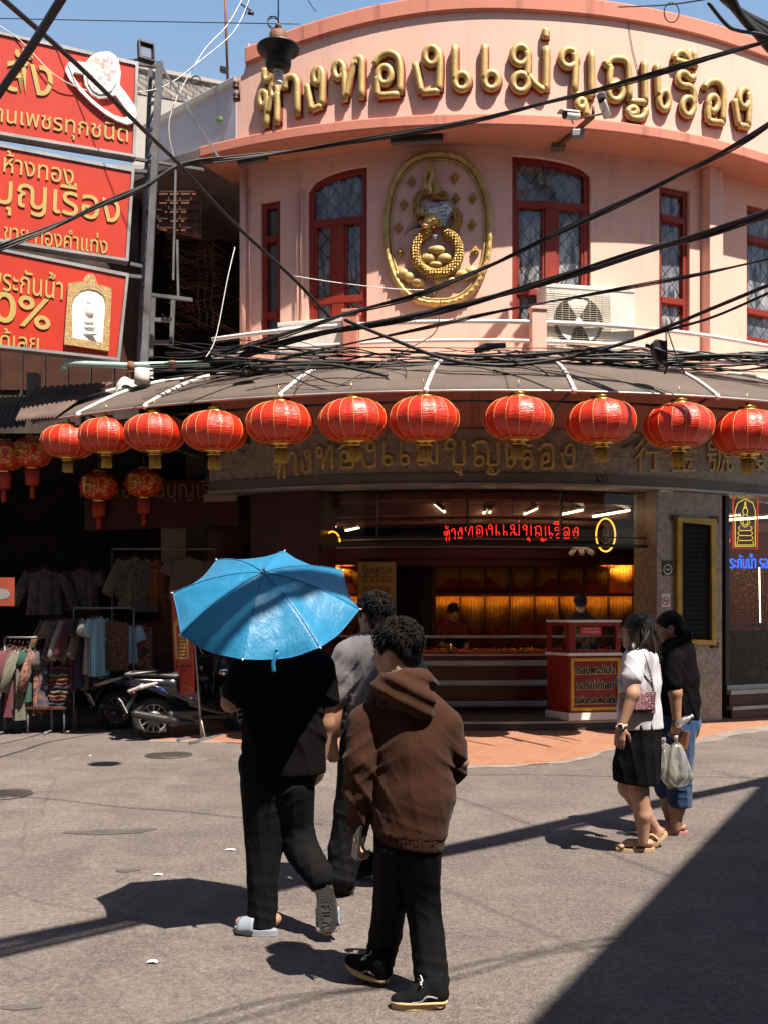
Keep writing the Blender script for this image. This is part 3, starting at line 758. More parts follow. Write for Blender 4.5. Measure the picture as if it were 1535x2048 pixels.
# interior: back wall, side walls, ceiling, cornice
zi=az(900,1088,6)[1]
mb=MB(); solid_ring(mb,2.6,2.9,.2,3.6,R_(-105),R_(105),40); mb.build('back_wall',MT['reddark'],shop,weld=True)
mb=MB(); solid_ring(mb,.1,7.15,3.42,3.5,R_(-75),R_(70),40); mb.build('ceiling',M_('ceiling_paint',(.10,.05,.042),.3,var=.15),shop,weld=True)
mb=MB(); solid_ring(mb,4.6,5.6,3.05,3.3,R_(-30),R_(30),40); solid_ring(mb,4.9,5.5,2.95,3.05,R_(-30),R_(30),40); solid_ring(mb,5.75,6.2,3.22,3.36,R_(-30),R_(30),40); mb.build('bulkhead',M_('bulkhead_paint',(.13,.055,.045),.3,var=.2),shop,weld=True,bevel=.03)
mb=MB()
for r1,z0,z1,mi in ((5.05,2.46,2.62,0),(5.10,2.62,2.66,1),(5.02,2.66,2.74,0),(5.12,2.74,2.77,1),(5.0,2.34,2.46,0)): solid_ring(mb,4.2,r1,z0,z1-.002,R_(-42),R_(33),40,mi)
mb.build('cornice',[MT['reddark'],M_('cornice_trim',(.16,.10,.085),.35)],shop,weld=True)
mb=MB(); solid_ring(mb,2.9,6.85,.2,3.42,R_(-44)-.01,R_(-44)+.01,1); mb.build('side_wall',MT['reddark'],shop,weld=True)
mb=MB(); mb.bar(P(1322,1225,14.0).xy.to_3d()+Vector((0,0,1.8)),P(1330,1225,17.6).xy.to_3d()+Vector((0,0,1.8)),.06,3.2); mb.build('side_wall',MT['reddark'],shop)
def tube_light(px,py,px2,py2,Y,Y2,lab):
    a=P(px,py,Y); b=P(px2,py2,Y2); t=thing('ceiling_light',lab,'light',(a+b)/2,group='fluorescent tubes on the shop ceiling')
    mb=MB(); mb.tube([a,b],.016,8); mb.build('tube',MT['tube'],t)
    mb=MB(); up=Vector((0,0,.035)); mb.bar(a+up,b+up,.07,.03); mb.tube([(a+b)/2+up,((a+b)/2).xy.to_3d()+Vector((0,0,3.42))],.006,5); mb.build('batten',MT['white'],t)
for i,(q,lab) in enumerate((((866,1006,888,1024,15.2,14.3),'lit tube light under the ceiling nearer the umbrella than the rest'),((966,1026,976,1011,14.6,15.6),'steep short lit tube light above the start of the red neon name'),((978,1025,984,1012,14.6,15.6),'second steep short lit tube, close beside its twin above the red neon name'),((1048,1028,1084,1012,14.6,15.6),'slanting lit tube light above the middle of the red neon name'),((1120,1029,1178,1017,14.8,15.7),'long slanting lit tube light above the end of the red neon name'),((1185,1033,1262,1020,14.9,15.9),'long slanting lit tube light above the oval amber neon'),((640,1059,682,1050,15.0,16.0),'low lit tube light over the shop entrance beside the dark red pillar'),((692,1061,718,1055,15.2,16.0),'short lit tube light above the umbrella'))):
    tube_light(*q,lab)
# ------------------------------------------------------------------ neighbouring buildings
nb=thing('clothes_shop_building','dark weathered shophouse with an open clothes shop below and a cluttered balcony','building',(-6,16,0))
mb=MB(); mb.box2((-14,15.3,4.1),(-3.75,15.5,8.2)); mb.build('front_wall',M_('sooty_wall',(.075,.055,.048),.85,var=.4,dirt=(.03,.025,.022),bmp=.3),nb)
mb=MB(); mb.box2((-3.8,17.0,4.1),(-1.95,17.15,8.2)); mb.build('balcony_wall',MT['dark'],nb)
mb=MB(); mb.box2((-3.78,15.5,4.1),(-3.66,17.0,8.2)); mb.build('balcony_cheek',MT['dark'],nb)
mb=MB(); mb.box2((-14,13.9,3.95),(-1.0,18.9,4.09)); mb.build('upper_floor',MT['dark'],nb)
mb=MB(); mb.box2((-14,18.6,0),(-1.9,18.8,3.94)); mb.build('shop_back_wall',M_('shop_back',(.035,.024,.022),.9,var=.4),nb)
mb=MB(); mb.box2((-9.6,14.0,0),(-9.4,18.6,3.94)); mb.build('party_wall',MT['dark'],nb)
for x in (-6.6,-2.75):
    mb=MB(); mb.box2((x-.14,14.6,.02),(x+.14,14.9,3.94)); mb.build('pillar',MT['dark'],nb,bevel=.01)
mb=MB(); mb.prism([[(-14,8.21),(-3.6,8.21),(-3.6,8.4),(-14,8.6)]],lambda x,y,d:Vector((x,15.2+d,y)),0,2.2); mb.build('parapet',MT['greyplaster'],nb)
mb=MB()
for k in range(7): mb.box2((-6.2+.35*k,15.27,5.0),(-6.2+.35*k+.30,15.30,6.9))
mb.build('shutter',MT['darkwood'],nb)
# lavender side wall with its sloping coping
lw=thing('lavender_house','lavender plastered side wall with a sloping blackened coping behind the sign post','building',(-3,17.5,0))
Yl=lambda px:17.6-1.6*(px-300)/175
pl=lambda x,y,d:P(x,y,Yl(x))+Vector((.2,.98,0))*d
mb=MB(); mb.prism([[(292,440),(292,262),(472,166),(472,440)][::-1]],pl,0,.25); mb.build('wall',MT['lavender'],lw)
mb=MB(); mb.prism([[(288,267),(288,252),(472,154),(472,168)][::-1]],pl,-.06,.35); mb.build('coping',MT['greyplaster'],lw,bevel=.02)
bk=thing('brick_house','pale grey brick house with a stained plaster band rising behind the lavender wall','building',(-4,20,0))
Yb=lambda px:19.5+2.0*(px-270)/170
pb=lambda x,y,d:P(x,y,Yb(x))+Vector((-.3,.95,0))*d
def greybrick():
    m,nt,b=new_mat('grey_brick'); v=geo_pos(nt); s=nt.nodes.new('ShaderNodeSeparateXYZ'); nt.links.new(v,s.inputs[0]); c=nt.nodes.new('ShaderNodeCombineXYZ'); nt.links.new(s.outputs[0],c.inputs[0]); nt.links.new(s.outputs[2],c.inputs[1])
    br=nt.nodes.new('ShaderNodeTexBrick'); nt.links.new(c.outputs[0],br.inputs['Vector']); br.inputs['Scale'].default_value=1; br.inputs['Brick Width'].default_value=.24; br.inputs['Row Height'].default_value=.11; br.inputs['Mortar Size'].default_value=.012
    br.inputs['Color1'].default_value=(.30,.27,.24,1); br.inputs['Color2'].default_value=(.40,.37,.33,1); br.inputs['Mortar'].default_value=(.08,.07,.065,1)
    n=noise_n(nt,v,2.5,6,.65); k=mix(nt,ramp(nt,n,[(.4,.0),(.65,.8)]),br.outputs['Color'],(.11,.10,.09)); nt.links.new(k,b.inputs['Base Color']); b.inputs['Roughness'].default_value=.9; bump(nt,b,br.outputs['Fac'],.5,-.01); return m
mb=MB(); mb.prism([[(265,185),(265,134),(442,170),(442,215)][::-1]],pb,0,.2); mb.build('brick_wall',greybrick(),bk)
mb=MB(); mb.prism([[(262,136),(262,128),(446,165),(446,172)][::-1]],pb,-.06,.26); mb.build('coping',MT['greyplaster'],bk)
mb=MB(); mb.prism([[(265,330),(265,186),(442,216),(442,330)][::-1]],pb,.02,.2); mb.build('plaster_wall',MT['greyplaster'],bk)
lat=thing('rusty_lattice_panel','rust brown panel with a grid of bars hanging in the dark balcony','panel',P(365,470,15.1))
lp=lambda x,y,d:P(x,y,14.0)+Vector((0,-1,0))*d
mb=MB(); mb.prism([[(316,460),(316,385),(404,385),(404,478)][::-1]],lp,0,.04); mb.build('sheet',MT['brown'],lat)
mb=MB()
for x in (318,340,362,384,402): mb.bar(lp(x,386,.05),lp(x,470,.05),.025,.02)
for y in (388,406,424,442,460): mb.bar(lp(317,y,.07),lp(403,y,.07),.03,.02)
mb.build('bars',MT['darkwood'],lat)
# dry creeper twigs on the balcony
mb=MB(); g=random.Random(11)
for i in range(150):
    x=g.uniform(325,430); y=g.uniform(455,650); Y=g.uniform(14.6,15.6); L=g.uniform(18,70); a=g.choice([-.35,-.2,.1,.45,.6,.75])+g.uniform(-.25,.25)
    p=[(x,y),(x+L*.5*math.cos(a),y+L*.5*math.sin(a)+g.uniform(-3,3)),(x+L*math.cos(a),y+L*math.sin(a))]
    mb.tube([P(*q,Y+.1*j) for j,q in enumerate(p)],g.uniform(.003,.008),4)
for x in (398,412,425): mb.tube(smooth_path([P(x+3*math.sin(k*1.7),455+22*k,15.0) for k in range(10)],2),.008,5)
tag(mb.build('dry_creeper',M_('dry_twig',(.17,.085,.045),.8,var=.4,bmp=0)),'tangle of dry rust brown twigs in the dark balcony behind the sign post','plant',kind='stuff')
# ------------------------------------------------------------------ the three red signs
YS=lambda x:1/(1/12.55+(1/13.15-1/12.55)*x/275)
sn=Vector((.55,-1,0)).normalized()
_p0=P(0,500,YS(0)); _p1=P(275,500,YS(275)); _t=(_p1-_p0); _t.z=0; sn=Vector((_t.y,-_t.x,0)).normalized()
sfn=lambda x,y,d:P(x,y,YS(x))+sn*d
def shrink(q,k):
    cx=sum(p[0] for p in q)/4; cy=sum(p[1] for p in q)/4
    return [(p[0]+(k if p[0]<cx else -k),p[1]+(k*1.0 if p[1]<cy else -k*1.0)) for p in q]
def stext(mb,body,x0,x1,y0,y1,h,off=.0,mi=0):
    cx=(x0+x1)/2; cy=(y0+y1)/2; sl=(y1-y0)/(x1-x0)
    return text_fit(mb,body,lambda x,y,d:sfn(cx+x-.04*(-y),cy-y+sl*x,.016+d),x1-x0,h,.012,mi,off)
def redsign(q,label,parts):
    t=thing('hanging_sign',label,'sign',sfn(q[2][0],q[2][1],-.1),group='stacked red jewellery signs')
    mb=MB(); mb.prism([shrink(q,3)[::-1]],sfn,-.14,-.005); mb.build('box',MT['steel'],t)
    mb=MB(); mb.prism([shrink(q,7)[::-1]],sfn,-.004,.012); mb.build('face',MT['red'],t)
    mb=MB(); mb.prism([q[::-1],shrink(q,6)],sfn,-.15,.03); mb.build('frame',MT['alu'],t)
    for nm,fn,m in parts:
        for f_ in (fn if isinstance(fn,list) else [fn]): mb=MB(); f_(mb); mb.build(nm,m,t)
    return t
q1=[(-150,32),(277,126),(271,316),(-150,246)]
k1=lambda p:(p[0]/2.952,p[1]/2.952)
ringo=[k1(p) for p in ((383,425),(400,385),(440,372),(505,382),(535,345),(580,322),(640,316),(680,340),(700,380),(712,440),(705,515),(755,580),(795,640),(805,690),(790,735),(750,747),(690,725),(620,685),(540,620),(470,550),(410,480))]
ringi=[k1(p) for p in ((428,455),(440,438),(492,450),(500,505),(535,562),(585,590),(640,585),(680,572),(710,610),(745,660),(752,700),(725,708),(670,690),(600,645),(530,585),(470,520))]
def gem_mat():
    m,nt,b=new_mat('gem_print'); v=geo_pos(nt); vo=nt.nodes.new('ShaderNodeTexVoronoi'); vo.inputs['Scale'].default_value=16; nt.links.new(v,vo.inputs['Vector'])
    n=noise_n(nt,v,14,5,.7); c=mix(nt,ramp(nt,n,[(.42,.0),(.50,1.0)]),(.40,.13,.12),(.80,.76,.74)); c=mix(nt,.22,c,vo.outputs['Color']); c=mix(nt,.18,c,(.78,.74,.72)); nt.links.new(c,b.inputs['Base Color']); b.inputs['Roughness'].default_value=.5; return m
MT['printwhite']=M_('white_print',(.80,.77,.74),.5,var=.05,bmp=0)
redsign(q1,'topmost red sign of the stack with a big white diamond ring',[
 ('lettering',[lambda mb:stext(mb,'รับสั่ง',-92,106,118,152,92,.004),lambda mb:stext(mb,'งานเพชรทุกชนิด',-32,256,229,275,46,.003)],MT['yellow']),
 ('ring_picture',lambda mb:mb.prism([ringo[::-1],ringi],sfn,.013,.06),MT['printwhite']),
 ('gem_picture',lambda mb:mb.prism([[k1(p) for p in arcpts((602,455),92,118,0,360,14)[:-1]][::-1]],sfn,.061,.075),gem_mat())])
q2=[(-150,262),(269,339),(257,524),(-150,462)]
redsign(q2,'middle red sign of the stack filled with three lines of yellow Thai lettering',[
 ('lettering',[lambda mb:stext(mb,'ห้างทอง',8,148,323,350,44,.003),lambda mb:stext(mb,'แม่บุญเรือง',-98,240,366,424,92,.005),lambda mb:stext(mb,'ซื้อ - ขาย ทองคำแท่ง',-58,215,451,490,40,.002)],MT['yellow'])])
def filigree():
    m,nt,b=new_mat('gold_filigree'); v=geo_pos(nt); n=noise_n(nt,v,26,3,.55,2.6); c=mix(nt,ramp(nt,n,[(.42,.0),(.5,1.0),(.58,.0)]),(.62,.42,.16),(.12,.06,.02)); nt.links.new(c,b.inputs['Base Color']); b.inputs['Roughness'].default_value=.45; bump(nt,b,n,.6,.02); return m
MT['filigree']=filigree()
q3=[(-150,468),(258,548),(240,722),(-150,680)]
k4=lambda p:(p[0]/2.952,480+p[1]/2.952)
amo=[k4(p) for p in ((402,262),(490,252),(503,222),(520,208),(545,208),(562,228),(572,268),(652,292),(657,310),(641,662),(378,622))]
ami=[k4(p) for p in ((428,585),(425,400),(440,345),(475,310),(520,298),(570,308),(608,335),(622,380),(605,612))]
redsign(q3,'lowest red sign of the stack with a framed white amulet picture',[
 ('lettering',[lambda mb:stext(mb,'กรอบพระกันน้ำ',-112,126,538,575,52,.003),lambda mb:stext(mb,'50%',-62,102,603,632,62,.010),lambda mb:stext(mb,'รอรับได้เลย',-98,78,667,684,40,.003)],MT['yellow']),
 ('amulet_frame',lambda mb:mb.prism([amo[::-1],ami],sfn,.013,.06),MT['filigree']),
 ('amulet_picture',lambda mb:mb.prism([ami[::-1]],sfn,.013,.05),MT['printwhite']),
 ('amulet_relief',lambda mb:[mb.sphere(sfn(*k4(c),.05),(r1*.0022,.02,r2*.0022),14,8) for c,r1,r2 in (((523,372),14,20),((520,430),36,26),((518,418),20,40),((518,492),50,13),((516,522),58,12),((512,560),68,12))],MT['printwhite'])])
# ------------------------------------------------------------------ sign post truss
post=thing('sign_post','grey steel ladder post carrying the stacked red signs','post',P(292,722,13.3))
tp=lambda x,y,d=0:P(x,y,13.35+d)
mb=MB(); mb.bar(tp(320,124),tp(289,735),.085,.06,up=(0,-1,0)); mb.bar(tp(302,132,.3),tp(278,735,.3),.05,.05,up=(0,-1,0)); mb.build('upright',MT['steel'],post)
mb=MB()
for i in range(11):
    y=150+52*i; t=(y-124)/611; mb.bar(tp(320-31*t,y),tp(302-24*t,y+8,.3),.04,.03)
    if i<10: mb.bar(tp(320-31*t,y+4),tp(301-24*t,y+46,.3),.03,.02)
mb.build('rung',MT['steel'],post)
mb=MB()
for a,b,w in (((258,126),(318,134),.05),((270,318),(408,340),.05),((262,342),(316,346),.06),((262,528),(306,538),.06),((256,552),(300,556),.06),((304,590),(385,600),.06),((318,124),(440,318),.04),((352,340),(347,560),.035),((355,480),(357,600),.035)):
    mb.bar(tp(*a,.1),tp(*b,.1),w,w*.7)
for a,b in (((308,595),(303,715)),((347,600),(343,690)),((310,640),(345,640)),((308,685),(345,685))): mb.bar(tp(*a,.35),tp(*b,.35),.06,.05)
mb.build('arm',MT['steel'],post)
fl=thing('floodlight','square black floodlight on top of the sign post','floodlight',P(293,118,13.3))
d=Vector((.5,-.85,.12)).normalized(); x=d.cross(Vector((0,0,1))).normalized(); z=x.cross(d); c=P(293,103,13.2)
ff=lambda a,b,dd:c+x*a+z*b+d*dd
mb=MB(); mb.prism([[(-.11,-.13),(.11,-.13),(.11,.13),(-.11,.13)],[(-.085,-.10),(-.085,.10),(.085,.10),(.085,-.10)]],ff,-.04,.03); mb.prism([[(-.10,-.12),(.10,-.12),(.10,.12),(-.10,.12)]],ff,-.08,-.02); mb.build('housing',MT['black'],fl,bevel=.006)
mb=MB(); mb.prism([[(-.085,-.10),(.085,-.10),(.085,.10),(-.085,.10)]],ff,-.019,-.012); mb.build('lens',MT['chrome'],fl)
mb=MB(); mb.bar(ff(0,-.05,-.08),P(258,122,13.3),.03,.02); mb.build('bracket',MT['steel'],fl)
# roof clutter behind: mast, small floodlight, coil
mast=thing('antenna_mast','thin brown roof mast standing behind the lavender wall','mast',P(452,160,16.4))
mb=MB(); mb.tube([P(456,170,16.4),P(450,-40,16.4)],.022,6); mb.build('pole',MT['brown'],mast)
mb=MB(); mb.bar(P(482,8,15.6),P(506,24,15.6),.02,.02); mb.bar(P(498,2,15.6),P(490,30,15.6),.015,.015); mb.tube([P(496,26,15.6),P(508,27,15.6)],.03,6); mb.build('aerial',MT['black'],mast)
sf=thing('roof_floodlight','small black floodlight fixed at the foot of the roof mast','floodlight',P(447,148,16.3)); mb=MB(); mb.bar(P(441,138,16.2),P(453,141,16.2),.10,.08); mb.build('housing',MT['black'],sf,bevel=.01)
mb=MB(); mb.tube([P(392+9*math.cos(a),160+8*math.sin(a),17.5) for a in np.linspace(0,12.5,40)],.012,5); tag(mb.build('cable_coil',MT['cable']),'coil of black cable lying on the coping behind the floodlight','cable')
sp=thing('wall_sapling','single green leaf sprouting from the lavender wall','plant',P(445,290,15.9))
mb=MB(); mb.tube(smooth_path([P(452,300,15.95),P(446,268,15.9),P(440,246,15.85)],4),.005,4); mb.build('stem',MT['brown'],sp)
MT['leaf']=M_('leaf_green',(.09,.19,.03),.5,var=.3,bmp=.1)
mb=MB(); c=P(440,243,15.85); mb.slab(lambda u,v:(c+Vector(((u-.5)*.11*math.sin(math.pi*v),-.02*math.sin(3*u),-.02-.11*v+.11)),Vector((0,-1,0))),5,6,.003); mb.build('leaf',MT['leaf'],sp)
# teal pipe, stump, tiled canopies
pp=thing('teal_pipe','pale teal plastic pipe with an elbow running below the lowest red sign','pipe',P(130,745,12.9))
mb=MB(); mb.tube([P(128,742,12.9),P(128,733,12.9),P(131,728,12.9),P(137,727,12.9),P(250,731,13.0),P(420,727,13.2)],.042,10); mb.build('pipe',M_('teal_plastic',(.33,.45,.43),.4,var=.12,dirt=(.2,.22,.2)),pp)
mb=MB(); mb.tube([P(262,724,13.0),P(262,742,13.0)],.05,10); mb.tube([P(345,722,13.1),P(345,740,13.1)],.05,10); mb.build('clamp',MT['brown'],pp)
mb=MB(); mb.tube([P(284,768,12.9),P(284,757,12.9),P(285,738,12.9)],[.1,.1,.095],14); tag(mb.build('rusty_stump',M_('flaking_paint',(.55,.5,.45),.7,var=.2,dirt=(.25,.09,.03),dirtscale=5)),'white painted pipe stump flaking with rust under the teal pipe','stump')
def tile_canopy(q,label,m,nb_,Ya,Yb_):
    # corrugated sheet between upper edge q[0]-q[1] and lower edge q[3]-q[2]
    a,b=P(*q[0],Ya),P(*q[1],Ya); c_,d_=P(*q[3],Yb_),P(*q[2],Yb_)
    mb=MB(); mb.slab(lambda u,v:(a.lerp(b,u).lerp(c_.lerp(d_,u),v)+Vector((0,0,.016*math.sin(u*math.pi*2*nb_)+.05*math.sin(v*3.1))),Vector((0,-.5,.85))),nb_*6,8,.012)
    tag(mb.build('tile_canopy',m),label,'canopy')
MT['tileroof']=M_('brown_roof_tile',(.115,.075,.062),.75,var=.3,vs=5,bmp=.25,dirt=(.06,.05,.045))
tile_canopy([(75,775),(230,765),(110,835),(30,842)],'brown corrugated tile canopy at the awning tip',MT['tileroof'],12,13.9,12.6)
tile_canopy([(-60,800),(70,790),(50,852),(-120,866)],'dark corrugated canopy half hidden in shade below the lowest red sign',M_('dark_tin',(.05,.047,.045),.7,var=.3),14,14.4,13.2)
mb=MB(); mb.box(P(68,775,14.2),(.16,.15,.40)); tag(mb.build('grey_box',MT['steel'],bevel=.01),'tall pale grey box standing in the dark under the lowest red sign','box')
tarp=MB(); tarp.slab(lambda u,v:(P(232+75*u,788-32*u,13.0+.5*v)+Vector((0,0,.05*math.sin(u*9)+.04*math.sin(v*7+u*4)+.10*v)),Vector((0,-.3,1)).normalized()),14,8,.006); tag(tarp.build('tarp',MT['white']),'crumpled white plastic sheet lying where the awning meets the tiles','tarpaulin')
# ------------------------------------------------------------------ clothes shop
sg=thing('shop_board','dark red shop board with dim gold Thai lettering above the clothes racks','sign',P(330,1060,14.5))
bf=lambda x,y,d:P(x,y,14.5)+Vector((0,-1,0))*d
mb=MB(); mb.prism([[(172,1062),(172,962),(478,962),(478,1052)][::-1]],bf,0,.06); mb.build('board',MT['reddark'],sg)
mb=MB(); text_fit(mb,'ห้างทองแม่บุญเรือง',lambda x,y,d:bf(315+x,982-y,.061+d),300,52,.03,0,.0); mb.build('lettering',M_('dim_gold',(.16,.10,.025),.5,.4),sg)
mb=MB(); mb.prism([[(410,1005),(410,990),(476,985),(476,1003)][::-1]],bf,.061,.10); mb.build('beige_strip',M_('beige_strip',(.30,.20,.15),.6),sg)
def fabric(name,c1,c2=None,sc=30,kind='plain'):
    m,nt,b=new_mat(name); v=geo_pos(nt)
    n=noise_n(nt,v,2.5,4); col=mix(nt,ramp(nt,n,[(.3,0.0),(.7,1.0)]),tuple(x*.8 for x in c1),c1)
    if c2:
        if kind=='dots':
            vo=nt.nodes.new('ShaderNodeTexVoronoi'); vo.inputs['Scale'].default_value=sc; nt.links.new(v,vo.inputs['Vector']); col=mix(nt,ramp(nt,vo.outputs['Distance'],[(.22,1.0),(.32,.0)]),col,c2)
        else:
            p=noise_n(nt,v,sc,3,.5,2.0); col=mix(nt,ramp(nt,p,[(.48,.0),(.53,1.0)]),col,c2)
    nt.links.new(col,b.inputs['Base Color']); b.inputs['Roughness'].default_value=.9; b.inputs['Sheen Weight'].default_value=.2; f=noise_n(nt,v,140,2); bump(nt,b,f,.25,.003); return m
FB=[fabric('cloth_blue',(.22,.42,.55)),fabric('cloth_cream',(0.300,0.264,0.228)),fabric('cloth_olive',(0.120,0.114,0.078),(0.042,0.036,0.030),26,'dots'),fabric('cloth_batik',(0.090,0.036,0.018),(0.180,0.102,0.048),22,'dots'),fabric('cloth_floral',(0.060,0.030,0.030),(0.270,0.096,0.060),12),
 fabric('cloth_navy',(0.018,0.021,0.042)),fabric('cloth_green',(0.012,0.060,0.042)),fabric('cloth_taupe',(0.144,0.108,0.096)),fabric('cloth_wine',(0.102,0.018,0.027)),fabric('cloth_indigo',(0.030,0.042,0.096),(0.150,0.072,0.036),14),fabric('cloth_grey',(0.048,0.045,0.045),(0.096,0.084,0.078),18),fabric('cloth_orange',(0.198,0.066,0.018),(0.072,0.018,0.012),16)]
def garment(top,w,L,yaw,m,label,kind='tee',group='garments hung at the clothes shop',seed=0):
    """a hanging shirt: hook at 'top' (world), half-open folds, two sleeves, in one cloth mesh plus its hanger"""
    g=random.Random(seed); ph=[g.random()*6 for _ in range(4)]
    t=thing('hanging_shirt' if kind!='cloth' else 'hanging_cloth',label,'clothing',top,yaw,group)
    X=Vector((1,0,0)); mb=MB(); hw=w/2
    def prof(v): 
        return hw*(.30+.70*min(1,v/.10)**.7) if v<.10 else hw*(.78 if v<.24 else .80+.18*(v-.24))*1.0 if kind!='cloth' else hw
    def fn(u,v,s):
        x=(2*u-1); W=prof(v) if kind!='cloth' else hw
        fold=.022*math.sin(x*7+ph[0]+v*1.5)*v+.014*math.sin(x*15+ph[1])*v
        return Vector((x*W,s*(.045*(1-x*x)**.5+.012*v)+fold,-.06-(.05*abs(x)*(1-min(1,v*6)))-L*v))
    for s in (-1,1): mb.grid(lambda u,v:fn(u,v,s),22,20,flip=s>0)
    if kind=='tee' or kind=='long':
        Ls=.20 if kind=='tee' else .52
        for s in (-1,1):
            a=Vector((s*hw*.80,0,-.13)); b=a+Vector((s*Ls*.45,0,-Ls*.9)); mb.tube([a,a.lerp(b,.5)+Vector((0,.01,0)),b],[.075,.085,.085],12,True,0,False,.45,(0,1,0))
    mb.build('cloth',m,t,local=True)
    mb=MB(); mb.tube([(-hw*.8,0,-.115),(-hw*.3,0,-.065),(0,0,-.05),(hw*.3,0,-.065),(hw*.8,0,-.115)],.006,5); mb.tube([(0,0,-.05),(0,0,0),(.02,0,.02),(.035,0,0)],.003,5); mb.build('hanger',MT['darkwood'],t,local=True)
def rack(px0,px1,py_top,py_foot,Y,label):
    a=P(px0,py_top,Y); b=P(px1,py_top,Y+.1); z=a.z; t=thing('clothes_rack',label,'rack',(a.x,Y,0)); mb=MB()
    mb.tube([a,b],.014,8); mb.build('rail',MT['steel'],t)
    for p in (a,b):
        mb=MB(); mb.tube([p,(p.x,p.y,.04)],.013,8); mb.tube([(p.x,p.y-.3,.03),(p.x,p.y+.3,.03)],.013,8); mb.build('stand',MT['steel'],t)
    return a,b
rack(148,268,1216,1445,13.4,'steel clothes rack holding the pale blue and white shirt'); rack(10,104,1275,1450,13.2,'steel clothes rack with bright printed garments at the shop corner'); rack(225,430,1098,1445,14.2,'tall dark rail with patterned shirts hanging high over the scooters')
spec=[(84,1285,13.35,.40,.90,1.2,4,'long','flowered long blouse at the inner end of the corner rack'),(96,1286,13.4,.40,.80,1.25,9,'tee','indigo printed garment hanging last on the corner rack above the folded piles'),(46,1286,13.2,.36,.95,1.25,2,'long','olive dotted long blouse squeezed between the pale and the orange garment'),(29,1284,13.2,.38,.92,1.2,8,'long','wine red long garment between the two orange ones on the corner rack'),(6,1282,13.3,.40,.95,1.1,5,'long','navy long garment cut by the picture edge on the corner rack'),
 (110,1225,13.7,.42,.95,1.0,3,'long','brown batik long blouse hanging behind the taupe shirt'),(132,1228,13.6,.42,1.02,1.2,10,'long','grey patterned long blouse between the taupe and the cream ones'),(180,1224,13.6,.42,1.0,1.2,7,'long','taupe long blouse just behind the white tee shirt'),
 (190,1222,13.35,.46,.78,1.15,1,'tee','white tee shirt on the rack end beside the batik cloth'),(197,1222,13.25,.40,.80,1.25,0,'tee','pale blue tee shirt showing a long side seam at the rack end'),
 (226,1232,13.4,.42,.66,.15,3,'cloth','brown batik cloth hung flat beside the pale blue shirt'),(250,1236,13.5,.36,.55,.5,0,'tee','light blue shirt peeking from behind the brown batik cloth'),(276,1240,13.8,.38,.78,.3,4,'cloth','red and orange flowered cloth hanging above the scooter seat'),
 (168,1224,13.5,.42,.95,1.25,5,'tee','dark navy shirt pressed beside the white one on the rack'),(155,1224,13.5,.42,.98,1.2,8,'long','wine red long blouse in the middle of the rack'),(143,1226,13.5,.42,.92,1.2,1,'long','cream long blouse next to the wine red one'),(125,1226,13.5,.44,.60,.8,7,'tee','taupe shirt slanting at the end of the rack nearest the folded piles'),
 (70,1285,13.3,.40,.72,1.0,6,'tee','dark green top hanging on the corner rack'),(55,1285,13.3,.40,.78,1.2,1,'tee','thin pale shirt seen edge on beside the green top'),(38,1285,13.3,.38,.88,1.15,11,'tee','orange printed garment on the corner rack'),(20,1282,13.3,.40,.86,1.05,9,'tee','blue and orange printed shirt at the end of the corner rack'),
 (268,1104,14.1,.52,.72,.85,2,'long','olive dotted long sleeved shirt hanging high above the scooter'),(290,1108,14.2,.50,.76,.8,10,'long','grey patterned shirt hidden behind the olive dotted one'),(312,1110,14.3,.50,.66,.6,11,'long','brown orange shirt hanging high behind the grey patterned one'),(378,1104,14.3,.62,.62,.1,7,'tee','wide beige shirt hanging just above the parasol edge'),
 (90,1128,14.6,.55,.68,.1,10,'long','dim patterned shirt high on the dark back wall, smaller print'),(165,1128,14.7,.55,.62,-.1,10,'tee','dim patterned tee high on the dark back wall beside the badge'),(310,1232,14.6,.40,.85,.2,8,'cloth','dark reddish cloth with vertical print hanging behind the mirror'),(335,1232,14.6,.34,.85,.15,3,'cloth','narrow brown printed cloth beside the red banner')]
for i,(px,py,Y,w,L,yaw,m,kind,lab) in enumerate(spec): garment(P(px,py,Y),w,L,yaw,FB[m],lab,kind,seed=i)
# folded piles on a low table
tb=thing('display_table','low dark table carrying folded clothes beside the corner rack','table',P(98,1430,13.3).xy.to_3d()); 
c=P(98,1440,13.3); mb=MB(); mb.box((c.x,13.45,.34),(.55,.6,.03)); mb.build('tabletop',MT['darkwood'],tb)
for sx in (-1,1):
    for sy in (-1,1): mb=MB(); mb.tube([(c.x+sx*.24,13.45+sy*.26,.33),(c.x+sx*.24,13.45+sy*.26,.0)],.014,6); mb.build('leg',MT['steel'],tb)
for k in range(10):
    for j in range(2):
        mb=MB(); x=c.x-.14+.27*j+.01*math.sin(k*2.3); z=.375+.055*k; n_=.125
        mb.slab(lambda u,v:(Vector((x+(u-.5)*.24,13.45+(v-.5)*.34,z+.008*math.sin(u*9+k)+.006*math.sin(v*8+k*2))),Vector((0,0,1))),8,6,.042)
        tag(mb.build('folded_garment',FB[(k*3+j*5)%12],bevel=0),'folded garment in one of the two piles on the low dark table','clothing','folded garments piled on the low table')
wp=thing('wall_poster','orange red poster with a pale cup picture at the edge of the clothes shop','poster',P(10,1210,13.0)); pf=lambda x,y,d:P(x,y,13.0)+Vector((0,-1,0))*d
mb=MB(); mb.prism([[(-40,1212),(-40,1155),(30,1155),(30,1212)][::-1]],pf,0,.02); mb.build('board',MT['red'] if False else M_('poster_red',(.30,.06,.03),.6),wp); mb=MB(); mb.prism([arcpts((4,1188),18,11,0,360,20)[:-1]],lambda x,y,d:pf(x,y,d),.021,.024); mb.build('picture',M_('poster_grey',(.25,.25,.25),.6),wp)
